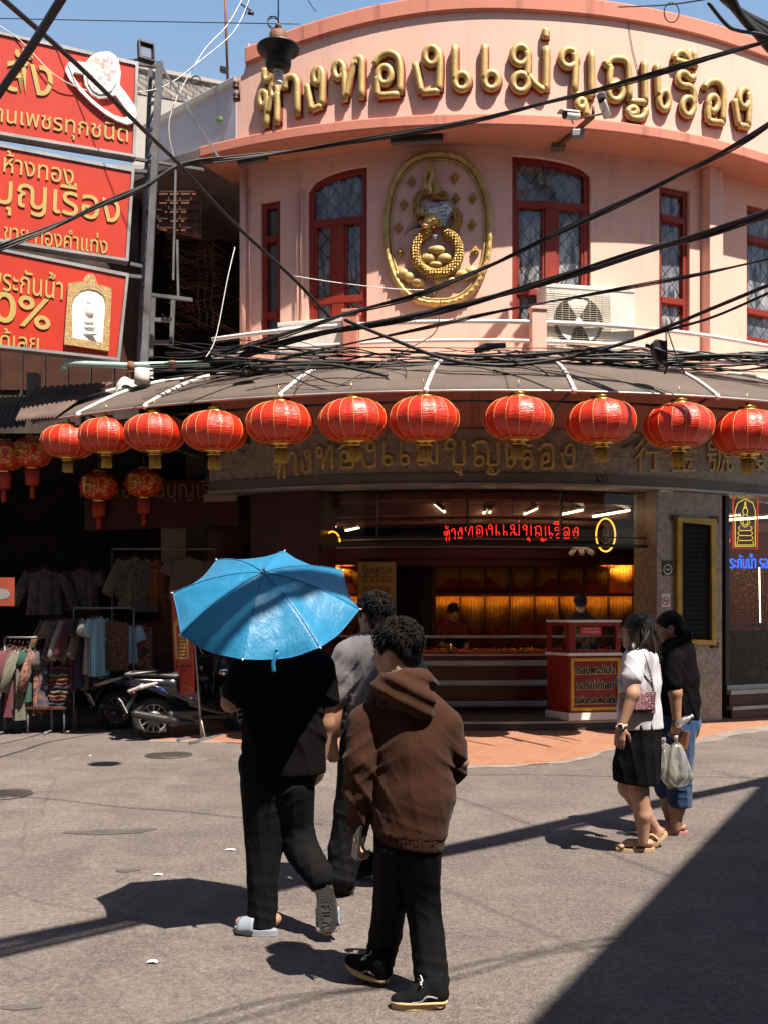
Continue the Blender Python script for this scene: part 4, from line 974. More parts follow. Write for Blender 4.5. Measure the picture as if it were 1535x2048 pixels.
# ------------------------------------------------------------------ gold lettering on the parapet (strokes surveyed letter by letter)
def c2(p): return (480+p[0]/2.952, p[1]/2.952)
def c3(p): return (980+p[0]/2.766, p[1]/2.766)
def loop(cx,cy,rx,ry,n=14): return ('L',[(cx+rx*math.cos(2*math.pi*i/n),cy+ry*math.sin(2*math.pi*i/n)) for i in range(n)])
LT2=[[loop(148,598,20,42),[(168,560),(172,620),(166,765)],[(170,690),(196,600),(205,575)],loop(213,552,18,36),[(230,560),(231,620),(229,750)]],
 [[(160,420),(156,470),(172,495),(196,470),(208,432)]],
 [[(276,545),(284,488),(312,466),(338,480),(347,530),(349,698)]],
 [loop(463,466,20,42),[(470,420),(492,440),(494,520),(491,638)],[(494,636),(430,664)],[(430,664),(418,590),(405,515)]],
 [loop(590,430,27,46),[(612,420),(622,470),(626,614)],[(628,590),(655,480),(684,375)],[(684,400),(690,362),(720,362),(722,420),(722,602)]],
 [[(796,396),(830,348),(882,328),(928,352),(944,420),(942,572)],[(944,570),(815,580)],[(818,582),(816,520),(818,470)],loop(856,458,36,50)],
 [loop(1126,345,38,50),[(1150,305),(1172,340),(1174,440),(1170,552)],[(1174,552),(1068,562)],[(1068,562),(1048,470),(1030,388)]],
 [[(1262,285),(1262,400),(1260,490)],loop(1302,496,40,46),[(1435,280),(1435,395),(1433,485)],loop(1475,490,40,48)]]
LT3=[[loop(158,320,42,50),[(196,300),(200,360),(196,440)],loop(160,470,42,48),[(205,432),(240,480),(290,516)],[(298,520),(300,400),(300,275)]],
 [[(297,175),(297,228)]],
 [loop(424,336,42,48),[(452,310),(460,370),(453,532)],[(450,537),(552,541)],[(550,541),(549,420),(546,300)]],
 [loop(492,588,20,22),[(506,580),(518,605),(520,652)]],
 [[(618,352),(632,376),(652,392),(646,450),(656,510)],loop(680,522,38,45),[(632,376),(652,345),(690,338),(734,350),(752,400),(756,572)],[(752,574),(842,578)],[(842,578),(840,470),(838,350)]],
 [loop(772,628,22,18),[(750,618),(756,655),(800,668),(832,655),(848,618)]],
 [[(908,368),(910,460),(915,545)],loop(945,568,28,48)],
 [[(1112,436),(1090,448),(1060,418),(1030,422),(1020,456),(1040,484),(1088,492),(1108,530),(1106,590)],loop(1076,602,32,48)],
 [[(1002,340),(1012,312),(1042,302),(1072,330),(1088,366),(1040,356),(1002,345)],[(1080,290),(1084,380)],[(1108,296),(1114,388)]],
 [[(1163,500),(1192,466),(1236,464),(1262,496),(1270,560),(1266,692)],[(1268,692),(1188,682)],[(1188,684),(1184,630),(1190,580)],loop(1212,586,26,42)],
 [loop(1384,556,28,48),[(1404,520),(1412,600),(1405,712)],[(1408,714),(1352,704)],[(1352,704),(1340,630),(1330,562)]]]
LETTERS=[]                                         # per letter: strokes of (closed, [(angle, height)])
for src,f in ((LT2,c2),(LT3,c3)):
    for let in src:
        ss=[]
        for st in let:
            cl=st[0]=='L'; pts=[f(p) for p in (st[1] if cl else st)]
            ss.append((cl,[az(x,y,RP) for x,y in pts]))
        LETTERS.append(ss)
def stroke(mb,cl,pts,pos,nrm,r,flat,n=8,sub=3,mi=0):
    """pts in (u,v); pos(u,v)->point; nrm(u)->outward normal"""
    q=[Vector((p[0],p[1],0)) for p in pts]
    q=smooth_path(q,sub,cl) if len(q)>2 else [q[0].lerp(q[1],i/4) for i in range(5)]
    ps=[pos(p.x,p.y) for p in q]; up=[nrm(p.x) for p in q]
    mb.tube(ps,r,n,True,mi,cl,flat,up)
    return mb
sign=thing('shop_name_sign','large puffy gold letters of the shop name along the pink parapet','sign',ring(0,RP,8.3))
for let in LETTERS:
    mb=MB(); mr=MB()
    for cl,pts in let:
        stroke(mb,cl,pts,lambda a,z:ring(a,RP+.055,z),lambda a:rnorm(a),.047,.9)
        stroke(mr,cl,pts,lambda a,z:ring(a,RP+.015,z-.006)+Vector((.012,0,0)),lambda a:rnorm(a),.055,.5)
    l=mb.build('letter',MT['gold'],sign); mr.build('red_edge',MT['redframe'],l)
# ------------------------------------------------------------------ medallion
def wall(px,py,d=0.0): return onwall(px,py,RW,d)
def m5(x,y): return (480+x/2.952,280+y/2.952)
def wl(x,y,d=0.0): return wall(*m5(x,y),d)
med=thing('dragon_medallion','oval gold relief of a coiled dragon round a blue diamond on the pink wall','emblem',wall(875,610))
cxm,cym,hw,hh=1165,530,302,440
def oval(t,rx,ry,str_=.62):
    """stadium: round ends, straight sides"""
    a=2*math.pi*t; c,s=math.cos(a),math.sin(a); e=.78
    return (cxm+rx*math.copysign(abs(c)**e,c), cym+ry*math.copysign(abs(s)**(e+.12),s))
N=150
mb=MB(); vs=[]
K=10
for i in range(N):
    for k in range(K):
        b=math.pi*k/(K-1); w=19*(1+.10*math.sin(i*2*math.pi*50/N*1.0)*(1 if k<6 else -1)); 
        off=-w*math.cos(b); x,y=oval(i/N,hw+off,hh+off); vs.append(wl(x,y,.01+.075*math.sin(b)*(1+.22*math.sin(i*2*math.pi*50/N+k*.7))))
mb.add(vs,[(i*K+k,((i+1)%N)*K+k,((i+1)%N)*K+k+1,i*K+k+1) for i in range(N) for k in range(K-1)],0,True); mb.build('frame',MT['gold'],med)
mb=MB(); mb.tube([wl(*oval(i/80,hw-27,hh-27),.02) for i in range(80)],.016,6,closed=True); mb.build('inner_rim',MT['gold'],med)
MT['scales']=None
def scales():
    m,nt,b=new_mat('gold_scales'); v=geo_pos(nt); vo=nt.nodes.new('ShaderNodeTexVoronoi'); vo.inputs['Scale'].default_value=27; vo.inputs['Randomness'].default_value=.25; nt.links.new(v,vo.inputs['Vector'])
    c=mix(nt,ramp(nt,vo.outputs['Distance'],[(.25,.0),(.6,1.0)]),(.60,.39,.10),(.22,.12,.025))
    nt.links.new(c,b.inputs['Base Color']); b.inputs['Metallic'].default_value=.5; b.inputs['Roughness'].default_value=.42
    h=ramp(nt,vo.outputs['Distance'],[(.1,1.0),(.6,.0)]); bump(nt,b,h,.9,.02); return m
MT['scales']=scales()
ci=[(1160+128*math.cos(R_(t)),672+128*math.sin(R_(t))) for t in range(-112,-112-330,-15)]
body=[(1105,545)]+ci+[(1235,560),(1268,510),(1278,455),(1250,425)]
d=[.05]+[.06]*len(ci)+[.03,.02,.02,.01]
pts=smooth_path([wl(x,y,dd) for (x,y),dd in zip(body,d)],3)
mb=MB(); mb.tube(pts,.072,12); 
up_=[(1062,470),(1042,410),(1048,345),(1088,318),(1128,322),(1150,345),(1190,360),(1212,350),(1205,328),(1180,325)]
pts=smooth_path([wl(x,y,.04) for x,y in up_],4); n_=len(pts); mb.tube(pts,[.060*(1-.45*(i/n_)) for i in range(n_)],10)
mb.build('dragon_body',MT['scales'],med)
# head with snout, horns and mane; tail flame
mb=MB(); hx=wl(1120,505,.12)
mb.sphere(wl(1125,498,.11),(.12,.07,.08),14,9,Matrix.Rotation(-.5,3,'Y')); mb.sphere(wl(1095,530,.12),(.07,.05,.035),10,7,Matrix.Rotation(.3,3,'Y')); mb.sphere(wl(1108,552,.10),(.06,.04,.022),10,7,Matrix.Rotation(.4,3,'Y'))
g=random.Random(3)
for i in range(26):
    t=i/25; x=1062+120*t*.9+g.uniform(-8,8); y=452+70*t**1.3+g.uniform(-8,8); L=g.uniform(28,52); a=-2.2+1.0*t+g.uniform(-.3,.3)
    mb.tube([wl(x,y,.08),wl(x+L*.6*math.cos(a),y+L*.6*math.sin(a),.12),wl(x+L*math.cos(a+.4),y+L*math.sin(a+.4),.08)],[.024,.016,.002],6)
mb.sphere(wl(1068,505,.12),.018); mb.sphere(wl(1140,500,.175),.02)
mb.build('dragon_head',MT['gold'],med)
mb=MB(); mb.sphere(wl(1092,545,.15),(.03,.015,.014)); mb.sphere(wl(1138,540,.13),(.028,.016,.016)); mb.build('dragon_mouth',MT['red'],med)
mb=MB()
for i in range(16):
    t=i/15; y=318-172*t; w=46*(1-t)**.8+3
    for s in (-1,1):
        x=1118+8*math.sin(t*9)+s*w*.35
        mb.tube([wl(x,y+14,.03),wl(x+s*w*.55,y,.06),wl(x+s*w*.2,y-34*(1-.5*t),.05)],[.036*(1-.6*t),.032*(1-.6*t),.003],6)
mb.tube(smooth_path([wl(x,y,.05) for x,y in ((1125,330),(1112,280),(1128,220),(1118,175),(1126,135))],4),[.045-.0021*i for i in range(17)],8)
mb.build('dragon_tail',MT['gold'],med)
def diamond_mat():
    m,nt,b=new_mat('mirror_diamond'); v=geo_pos(nt); vo=nt.nodes.new('ShaderNodeTexVoronoi'); vo.inputs['Scale'].default_value=24; vo.inputs['Randomness'].default_value=.35; nt.links.new(v,vo.inputs['Vector'])
    c=mix(nt,vo.outputs['Color'],(.20,.27,.42),(.62,.70,.82)); nt.links.new(c,b.inputs['Base Color']); b.inputs['Metallic'].default_value=.6; b.inputs['Roughness'].default_value=.16
    e=nt.nodes.new('ShaderNodeTexVoronoi'); e.feature='DISTANCE_TO_EDGE'; e.inputs['Scale'].default_value=24; e.inputs['Randomness'].default_value=.35; nt.links.new(v,e.inputs['Vector']); bump(nt,b,ramp(nt,e.outputs['Distance'],[(0,0.0),(.1,1.0)]),.5,.01); return m
mb=MB()
top=[wl(1098,388,.10),wl(1220,380,.10)]; gir=[wl(1062,425,.06),wl(1100,432,.14),wl(1170,425,.16),wl(1225,420,.13),wl(1258,425,.05)]; tip=wl(1205,520,.06); tip2=wl(1150,500,.08)
mb.add(top+gir+[tip,tip2],[(0,2,3),(0,3,4,1),(1,4,5),(1,5,6),(2,8,3),(3,8,7,4),(4,7,5),(5,7,6)]); mb.add([wl(1135,585,.14),wl(1165,580,.14),wl(1150,612,.14),wl(1150,594,.16)],[(0,2,3),(2,1,3),(1,0,3)])
mb.build('diamond',diamond_mat(),med)
mb=MB()
for x,y,rx,ry in ((1158,655,60,28),(1105,705,45,32),(1205,705,48,32),(1150,742,46,20),(1110,700,30,22),(960,795,40,34),(1000,815,42,34),(1050,845,44,30),(930,800,16,22),(1190,835,50,30),(1240,838,40,28),(1300,800,55,30),(1360,785,48,34),(1395,795,18,24),(1330,810,40,20)):
    c=wl(x,y,.03); k=12.9/2000/2.952; mb=MB(); mb.sphere(c,(rx*k,.06,ry*k),14,9,Matrix.Rotation(-.08,3,'Z')); mb.build('cloud',MT['gold'],med)
for i,(x,y) in enumerate(((1010,250),(965,383),(934,520),(943,668),(1263,226),(1270,350),(1370,345),(1365,503),(1384,660),(1140,895))):
    mb=MB(); 
    for w,h_,d0,d1 in ((26,34,.0,.03),(18,24,.03,.045)): mb.prism([[(x-w,y),(x,y+h_),(x+w,y),(x,y-h_)][::-1]],lambda a,b,dd:wl(a,b,dd),d0,d1)
    for a_,b_ in ((12,0),(-12,0),(0,16),(0,-16)): mb.sphere(wl(x+a_,y+b_,.045),.012,8,6)
    s_=mb.build('star_plate',MT['golddark'] if i<8 and i!=3 else MT['gold'],med)  # plates above the eaves' shadow line get darker gold, shade put into the colour
    mb=MB(); mb.sphere(wl(x,y,.048),.022,10,7); mb.build('gem',M_('amber_gem',(.62,.18,.03),.3) if 'amber_gem' not in bpy.data.materials else bpy.data.materials['amber_gem'],s_)
mb=MB()
for i in range(9): 
    a=-.9+i*.16; mb.tube(smooth_path([wl(1075,535,.12),wl(1040-3*i,510+5*i,.13),wl(1000-4*i,500+10*i,.10)],3),.003,4)
mb.build('whiskers',MT['black'],med)
# ------------------------------------------------------------------ balcony rail, air conditioners
rail=thing('balcony_railing','white tubular railing with pink posts along the ledge above the awning','railing',ring(0,7.8,zled))
mb=MB()
for yc,rr in ((655,.030),(693,.026)):
    pts=[]
    for a in np.linspace(ang(425,7.82),R_(46),50):
        pts.append(ring(a,7.82,az(1000,yc-12,7.82)[1]))
    mb.tube(pts,rr,8)
mb.build('pipe',MT['white'],rail)
for x in (702,1075,1560):
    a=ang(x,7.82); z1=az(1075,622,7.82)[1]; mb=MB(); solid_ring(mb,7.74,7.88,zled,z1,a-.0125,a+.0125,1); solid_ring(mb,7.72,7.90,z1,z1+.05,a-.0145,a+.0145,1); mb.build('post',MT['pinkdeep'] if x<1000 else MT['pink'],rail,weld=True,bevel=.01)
def air_con(px0,px1,py0,py1,R,label,fan,dep=.36):
    a0=ang(px0,R); a1=ang(px1,R); am=(a0+a1)/2; p0=ring(a0,R,0); p1=ring(a1,R,0); z1=az((px0+px1)/2,py0,R)[1]; z0=zled+.06 if py1 is None else az((px0+px1)/2,py1,R)[1]
    ux=(p1-p0).normalized(); un=Vector((ux.y,-ux.x,0)); W=(p1-p0).length; H=z1-z0
    t=thing('air_conditioner',label,'air conditioner',((p0+p1)/2).xy.to_3d()+Vector((0,0,z0)))
    fn=lambda x,y,d:p0+ux*x+Vector((0,0,z0+y))+un*d
    mb=MB(); mb.prism([[(0,0),(W,0),(W,H),(0,H)]],fn,-dep,0.0); mb.build('casing',MT['acwhite'],t,bevel=.015)
    mb=MB(); mb.prism([[(-.006,H-.05),(W+.006,H-.05),(W+.006,H+.008),(-.006,H+.008)]],fn,-dep-.01,.008); mb.build('lid',MT['acwhite'],t,bevel=.01)
    if fan:
        fx,fy,fr=W*.36,H*.50,H*.36
        mb=MB(); mb.prism([arcpts((fx,fy),fr,fr,0,360,36)[:-1]],fn,.001,.004); mb.build('fan_opening',MT['black'],t)
        mb=MB()
        for k in range(3):
            a=R_(95+120*k); pts=[(fx+.03*math.cos(a),fy+.03*math.sin(a))]+[(fx+fr*.86*math.cos(a+R_(s)),fy+fr*.86*math.sin(a+R_(s))) for s in (-32,-15,5,28)]
            mb.prism([pts],lambda x,y,d:fn(x,y,d+.02*math.hypot(x-fx,y-fy)/fr),.006,.010)
        mb.sphere(fn(fx,fy,.012),(.05,.03,.05)); mb.build('fan_blades',MT['acwhite'],t)
        mb=MB()
        for k in range(30): 
            y=H*.06+H*.86*k/29; mb.tube([fn(W*.02,y,.022),fn(W*.72,y,.022)],.0032,4)
        for k in range(10):
            x=W*.02+W*.70*k/9; mb.tube([fn(x,H*.05,.018),fn(x,H*.93,.018)],.0032,4)
        mb.build('fan_grille',M_('beige_wire',(.55,.47,.35),.5,bmp=0),t)
    else:
        mb=MB()
        for k in range(3): mb.prism([[(W*.06,H*(.1+.28*k)),(W*.55,H*(.1+.28*k)),(W*.55,H*(.34+.28*k)),(W*.06,H*(.34+.28*k))]],fn,.001,.008)
        mb.build('panel',MT['acwhite'],t,bevel=.004)
        mb=MB(); mb.prism([[(W*.66,H*.72),(W*.80,H*.72),(W*.80,H*.82),(W*.66,H*.82)]],fn,.001,.004); mb.build('rating_label',M_('label_grey',(.35,.35,.34),.5),t)
air_con(1090,1268,572,None,7.78,'white air conditioner with round fan grille in front of the arched window',True)
air_con(556,694,640,None,7.72,'plain white air conditioner casing behind the cables near the corner downpipe',False)
# ------------------------------------------------------------------ lights and cameras under the eaves
def batten(x0,y0,x1,y1,R,lab):
    a=onwall(x0,y0,R); b=onwall(x1,y1,R); a.z=b.z=zlip-.05
    t=thing('eaves_light',lab,'light',(a+b)/2,group='unlit battens under the eaves'); mb=MB(); mb.bar(a,b,.10,.06); mb.build('housing',MT['black'],t,bevel=.01)
    mb=MB(); dn=Vector((0,0,-.045)); mb.bar(a+dn,b+dn,.07,.02); mb.build('diffuser',MT['steel'],t)
batten(780,268,885,262,7.75,'dark unlit light batten under the eaves above the medallion'); batten(478,357,534,338,7.72,'dark unlit light batten under the eaves at the building corner')
br=thing('camera_bracket','rusty pole bracket reaching out from the eaves holding two cameras','bracket',onwall(1112,296,7.5))
b0=onwall(1110,296,7.5); b1=P(1185,232,12.45); mb=MB(); mb.bar(b0,b1,.05,.05); mb.tube([P(1146,239,12.5),P(1202,228,12.4)],.012,6); mb.tube([b1,b1+Vector((0,0,.12))],.02,6)
mb.build('pole',MT['brown'],br); mb=MB(); q=onwall(1115,292,7.55); mb.box(q,(.18,.12,.1)); mb.build('wall_plate',MT['steel'],br,bevel=.01); mb=MB(); q=P(1154,268,12.7); mb.box(q,(.16,.1,.09)); mb.build('junction_box',MT['steel'],br,bevel=.01)
def cctv(px,py,Y,d,lab):
    c=P(px,py,Y); d=Vector(d).normalized(); t=thing('security_camera',lab,'security camera',c,group='security cameras under the parapet'); u=Vector((0,0,1))
    mb=MB(); mb.tube([c-d*.13,c-d*.125,c+d*.10,c+d*.11],[.038,.05,.05,.046],14); mb.build('housing',MT['white'],t)
    mb=MB(); mb.tube([c+d*.111,c+d*.113],[.044,.044],14); mb.build('lens',MT['black'],t)
    x=d.cross(u).normalized(); z=x.cross(d); mb=MB(); mb.slab(lambda a,b:(c+d*(-.12+.30*b)+x*math.sin((a-.5)*2.2)*.062+z*math.cos((a-.5)*2.2)*.062,(x*math.sin((a-.5)*2.2)+z*math.cos((a-.5)*2.2))),8,2,.006); mb.build('sun_shield',MT['white'],t)
    mb=MB(); mb.tube([c-z*.05,c-z*.1-d*.03],.012,6); mb.build('mount',MT['white'],t)
cctv(1140,231,12.35,(-.75,-.55,-.22),'white security camera pointing down the street to the umbrella side'); cctv(1207,216,12.35,(-.35,-.6,.35),'white security camera tilted up beside the thicker gold letters')
# cracks and small wires on the parapet
for pts,lab in (([(1246,15),(1253,38),(1262,95),(1280,170)],'thin dark hairline wire running down the parapet from its cap'),([(480,300),(500,296)],'short stub of wire at the corner of the parapet')):
    mb=MB(); mb.tube([onwall(x,y,RP,.06 if y<30 else .012) for x,y in pts],.004,4); tag(mb.build('wall_wire',MT['cable']),lab,'wire')
ins=thing('insulator_bracket','small rusty bracket with two brown insulators at the end of the parapet','bracket',onwall(477,205,RP,.05))
mb=MB()
for y in (168,205): mb.tube([onwall(471,y,RP,.02),onwall(485,y,RP,.06)],.012,6)
mb.tube([onwall(484,166,RP,.06),onwall(484,207,RP,.06)],.012,6); mb.build('bracket',MT['brown'],ins)
for y in (175,198):
    mb=MB(); c=onwall(477,y,RP,.06); mb.lathe([(.0,-.045),(.04,-.045),(.045,-.02),(.025,-.005),(.045,.02),(.035,.045),(0,.045)],12,c); mb.build('insulator',MT['darkwood'],ins)
# ------------------------------------------------------------------ awning and lanterns
RA=9.64; zA=az(850,780,RA)[1]
aw=thing('curved_awning','brown grey fabric awning with white ribs sweeping round the shop corner','awning',ring(0,RA,zA))
aA0=ang(62,RA); aA1=R_(46)
ztA=az(870,722,8.05)[1]
def awp(a,t):
    r=8.05+(RA-8.05)*t; 
    drop=(ztA-zA)*(.72*t+.28*t*t)+.035*math.sin(t*math.pi)*-1
    return ring(a,r,ztA-drop)
a_top0=ang(285,8.05)
def aw_a(u,t): return (a_top0+(aA0-a_top0)*t)*(1-u)+aA1*u
def awf(u,v):
    a=aw_a(u,v); p=awp(a,v); n=Vector((rnorm(a).x*.35,rnorm(a).y*.35,.93)); return p+Vector((0,0,.006*math.sin(u*150)*math.sin(v*3.1))),n.normalized()
mb=MB(); mb.slab(awf,110,10,.006); mb.build('fabric',MT['awning'],aw)
mb=MB(); solid_ring(mb,7.80,8.07,ztA-.03,ztA-.006,a_top0,aA1,70); mb.build('gap_strip',MT['awning'],aw)  # strip added to stop sun slipping between ledge and awning
for x in (66,158,292,562,851,1146,1432,1640):
    ae=ang(x,RA); u=(ae-aA0)/(aA1-aA0); mb=MB()
    pts=[awp(aw_a(u,t),t)+Vector((0,0,.018)) for t in np.linspace(0,1,12)]; mb.tube(pts,.024,6)
    e=pts[-1]; mb.tube([e,e+rnorm(ae)*.03+Vector((0,0,-.05))],.03,6); mb.build('rib',MT['white'],aw)
mb=MB(); mb.tube([awp(aA0+(aA1-aA0)*i/80,1)+Vector((0,0,-.012)) for i in range(81)],.016,6); mb.build('edge_tube',MT['alu'],aw)
mb=MB()
for x in (158,292,562,851,1146,1432):
    ae=ang(x,RA); e=awp(ae,.97); w=ring(ae,RW,zA-.25); mb.tube([e,w],.018,6)
mb.tube([ring(a,RA-.25,zA-.08) for a in np.linspace(aA0,aA1,60)],.015,6)
mb.build('strut',MT['steel'],aw)
def silk():
    m,nt,b=new_mat('lantern_silk'); v=coords(nt,None,'Object'); n=noise_n(nt,v,7,4); w=noise_n(nt,coords(nt,(1,1,9),'Object'),9,3,.5,.6)
    c=mix(nt,ramp(nt,n,[(.3,.0),(.7,1.0)]),(.52,.020,.006),(.66,.036,.010)); nt.links.new(c,b.inputs['Base Color'])
    b.inputs['Roughness'].default_value=.34; b.inputs['Specular IOR Level'].default_value=.55
    b.inputs['Coat Weight'].default_value=.22; b.inputs['Coat Roughness'].default_value=.22
    bump(nt,b,w,.5,.02); return m
MT['silk']=silk()
def lace():
    m,nt,b=new_mat('gold_lace'); v=coords(nt,None,'Object'); vo=nt.nodes.new('ShaderNodeTexVoronoi'); vo.inputs['Scale'].default_value=34; nt.links.new(v,vo.inputs['Vector'])
    c=mix(nt,ramp(nt,vo.outputs['Distance'],[(.3,.0),(.45,1.0)]),(.62,.36,.07),(.50,.06,.015)); nt.links.new(c,b.inputs['Base Color']); b.inputs['Roughness'].default_value=.5; b.inputs['Metallic'].default_value=.2; return m
MT['lace']=lace(); MT['fringe']=M_('gold_fringe',(.55,.36,.08),.6,.1,var=.2,bmp=0); MT['ribgold']=M_('rib_thread',(.80,.42,.14),.5,bmp=0,var=.1)
LR,LH=.395,.245
def lprof(t):                                     # t from -1 (bottom) to 1 (top)
    th=t*math.pi/2; r=LR*max(0,math.cos(th))**.72; z=LH*math.sin(th)/1.0; return r,z
def make_lantern(label,group):
    t=thing('red_lantern',label,'lantern',(0,0,0),0,group)
    mb=MB(); T=[-.86+1.72*i/22 for i in range(23)]
    mb.lathe([lprof(x) for x in T],96,fn=lambda a,r,z:(r*(1-.022*abs(math.sin(a*8))**2+.010),z)); mb.build('shade',MT['silk'],t,local=True)
    mb=MB()
    for k in range(16):
        a=2*math.pi*k/16; mb.tube([(lprof(x)[0]*1.012*math.cos(a),lprof(x)[0]*1.012*math.sin(a),lprof(x)[1]) for x in T],.0034,5)
    mb.build('rib',MT['ribgold'],t,local=True)
    for s in (-1,1):
        mb=MB(); T2=[s*(.70+.17*i/5) for i in range(6)] if s<0 else [.80+.07*i/3 for i in range(4)]
        mb.lathe([(lprof(x)[0]*1.018,lprof(x)[1]+s*.004) for x in T2],64,fn=lambda a,r,z:(r*(1+.012*math.cos(a*24)*(1 if r>.2 else .2)),z)); mb.build('lace_band',MT['lace'],t,local=True)
        r0,z0=lprof(.86*s); mb=MB(); mb.lathe([(r0*1.02,z0-.004*s),(r0*1.02,z0+.014*s),(.075,z0+.016*s),(.075,z0+.045*s),(.095,z0+.047*s),(.095,z0+.056*s),(0,z0+.057*s)][::s],32); mb.build('collar',MT['goldbright'],t,local=True)
    mb=MB(); zb=-LH*math.sin(.86*math.pi/2)-.05; g=random.Random(5)
    for i in range(64):
        a=2*math.pi*i/64*3; r=.030+.045*((i*7)%64)/64; x,y=r*math.cos(a),r*math.sin(a)
        mb.tube([(x*.9,y*.9,zb),(x*1.02,y*1.02,zb-.08),(x*1.08+g.uniform(-.006,.006),y*1.08+g.uniform(-.006,.006),zb-.165+g.uniform(-.012,.006))],.0042,4)
    mb.build('fringe',MT['fringe'],t,local=True)
    mb=MB(); zt=LH*math.sin(.86*math.pi/2)+.055; mb.tube([(0,0,zt),(0,0,zt+.05)],.02,8); mb.tube([(0,.0,zt+.05),(0,0,zt+.16)],.004,5); mb.build('hook',MT['goldbright'],t,local=True)
    return t
LX=[(137,884,107),(213,872,110),(310,867,122),(430,864,130),(560,847,137),(706,842,139),(847,839,141),(1035,838,139),(1200,844,141),(1356,852,140),(1493,866,139)]
where=['at the far tip of the awning, smallest of the bright row','second of the row counting from the awning tip','hung above the tall shirts, its silk puckered','hung where the marble band begins','hung straight above the blue umbrella','hung between the umbrella and the red neon name','hung under the middle awning rib','after the wide gap in the row, above the red neon name','hung right above the house number plate','hung above the marble pillar and the no smoking sign','hung above the yellow neon figure, cut by the picture edge']
proto=None
for i,(x,y,w) in enumerate(LX):
    lab='red silk lantern '+where[i]
    if proto is None: o=proto=make_lantern(lab,'red lanterns along the awning edge')
    else: o=copy_tree(proto); o['label']=lab
    a=ang(x,RA-.08); p=ring(a,RA-.08,az(x,y,RA-.08)[1]); k=(w*p.y/2000)/(2*LR*1.01)
    o.location=p; o.rotation_euler=(R_(rnd.uniform(-2,2)),R_(rnd.uniform(-2,2)),rnd.uniform(0,6)); o.scale=(k,k,k*(1+rnd.uniform(-.02,.03)))
# smaller figured lanterns in the shade of the clothes shop
def figured_lantern(label):
    t=thing('figured_lantern',label,'lantern',(0,0,0),0,'gold figured lanterns under the shop eaves')
    m=MT.get('figsilk')
    if m is None:
        m,nt,b=new_mat('figured_silk'); v=coords(nt,None,'Object'); n=noise_n(nt,v,11,4,.6,1.5); c=mix(nt,ramp(nt,n,[(.54,.0),(.58,1.0)]),(.50,.02,.012),(.62,.34,.06)); nt.links.new(c,b.inputs['Base Color']); b.inputs['Roughness'].default_value=.4; MT['figsilk']=m
    mb=MB(); mb.lathe([(.27*max(0,math.cos(x*1.5))**.7,.20*math.sin(x*1.5)) for x in [-.9+1.8*i/16 for i in range(17)]],48,fn=lambda a,r,z:(r*(1-.02*abs(math.sin(a*6))),z)); mb.build('shade',m,t,local=True)
    mb=MB(); mb.lathe([(0,.19),(.09,.19),(.09,.23),(0,.23)],16); mb.tube([(0,0,.23),(0,0,.42)],.004,4); mb.build('collar',MT['goldbright'],t,local=True); mb=MB(); mb.lathe([(0,-.23),(.09,-.23),(.09,-.19),(0,-.19)],16); mb.build('collar',MT['goldbright'],t,local=True)
    mb=MB(); mb.lathe([(.0,-.44),(.085,-.44),(.10,-.24),(0,-.24)],24); mb.tube([(0,0,-.44),(0,0,-.62)],[.035,.03],8); mb.build('tassel',M_('red_tassel',(.42,.05,.025),.8) if 'red_tassel' not in bpy.data.materials else bpy.data.materials['red_tassel'],t,local=True)
    mb=MB(); text_fit(mb,'春',lambda x,y,d:Vector((math.sin(x/.27)*(.272+d),-math.cos(x/.27)*(.272+d),y)),.2,.22,.004); mb.build('character',MT['goldbright'],t,local=True)
    return t
fp=None
for x,y,Y,lab in ((65,905,13.55,'figured red lantern with gold pattern hanging just beside the awning tip'),(8,912,13.5,'figured red lantern cut by the picture edge, red tassel in shade'),(198,972,14.3,'dim figured lantern deep under the eaves above the white shirt'),(288,966,14.4,'dim figured lantern deep under the eaves before the shop board')):
    if fp is None: o=fp=figured_lantern(lab)
    else: o=copy_tree(fp); o['label']=lab
    o.location=P(x,y,Y); o.rotation_euler=(0,0,R_(-20))
# ------------------------------------------------------------------ street lamp hanging over the road
lm=thing('hanging_street_lamp','black disc street lamp with a spiral bulb hanging over the road','street lamp',P(558,140,8.1))
k=8.1/2000; c=P(557,100,8.1); q=lambda y:(100-y)*k
mb=MB(); mb.lathe([(.0,q(137)),(24*k,q(137)),(26*k,q(128)),(26*k,q(110)),(42*k,q(101)),(43*k,q(97)),(30*k,q(90)),(0,q(90))],36,c); mb.build('reflector',MT['black'],lm)
mb=MB(); mb.lathe([(16*k,q(92)),(18*k,q(86)),(17*k,q(66)),(10*k,q(63)),(0,q(63))],24,c); mb.lathe([(0,q(63)),(5*k,q(62)),(3*k,q(57)),(7*k,q(53)),(6*k,q(50)),(0,q(50))],14,c); mb.build('neck',MT['brown'],lm)
mb=MB(); mb.tube([c+Vector((8.0*k*math.cos(a),8.0*k*math.sin(a),q(138+ (a/25)*30))) for a in np.linspace(0,25,70)],2.6*k,8); mb.build('bulb',MT['white'],lm)
mb=MB(); mb.tube([c+Vector((0,0,q(145))),c+Vector((0,0,q(120)))],8*k,12); mb.build('bulb_socket',MT['steel'],lm)
mb=MB(); mb.tube([c+Vector((0,0,q(52))),c+Vector((0,0,q(-60)))],.006,5); mb.tube([c+Vector((11*k*math.cos(a)-10*k,4*k*math.sin(a*1.3),q(45)+11*k*math.sin(a))) for a in np.linspace(0,15,50)],.004,5); mb.tube(smooth_path([c+Vector((-13*k,-.03,q(60))),c+Vector((-16*k,-.05,q(78))),c+Vector((-10*k,-.06,q(84))),c+Vector((-13*k,-.06,q(72)))],5),.004,5); mb.build('cord',MT['cable'],lm)
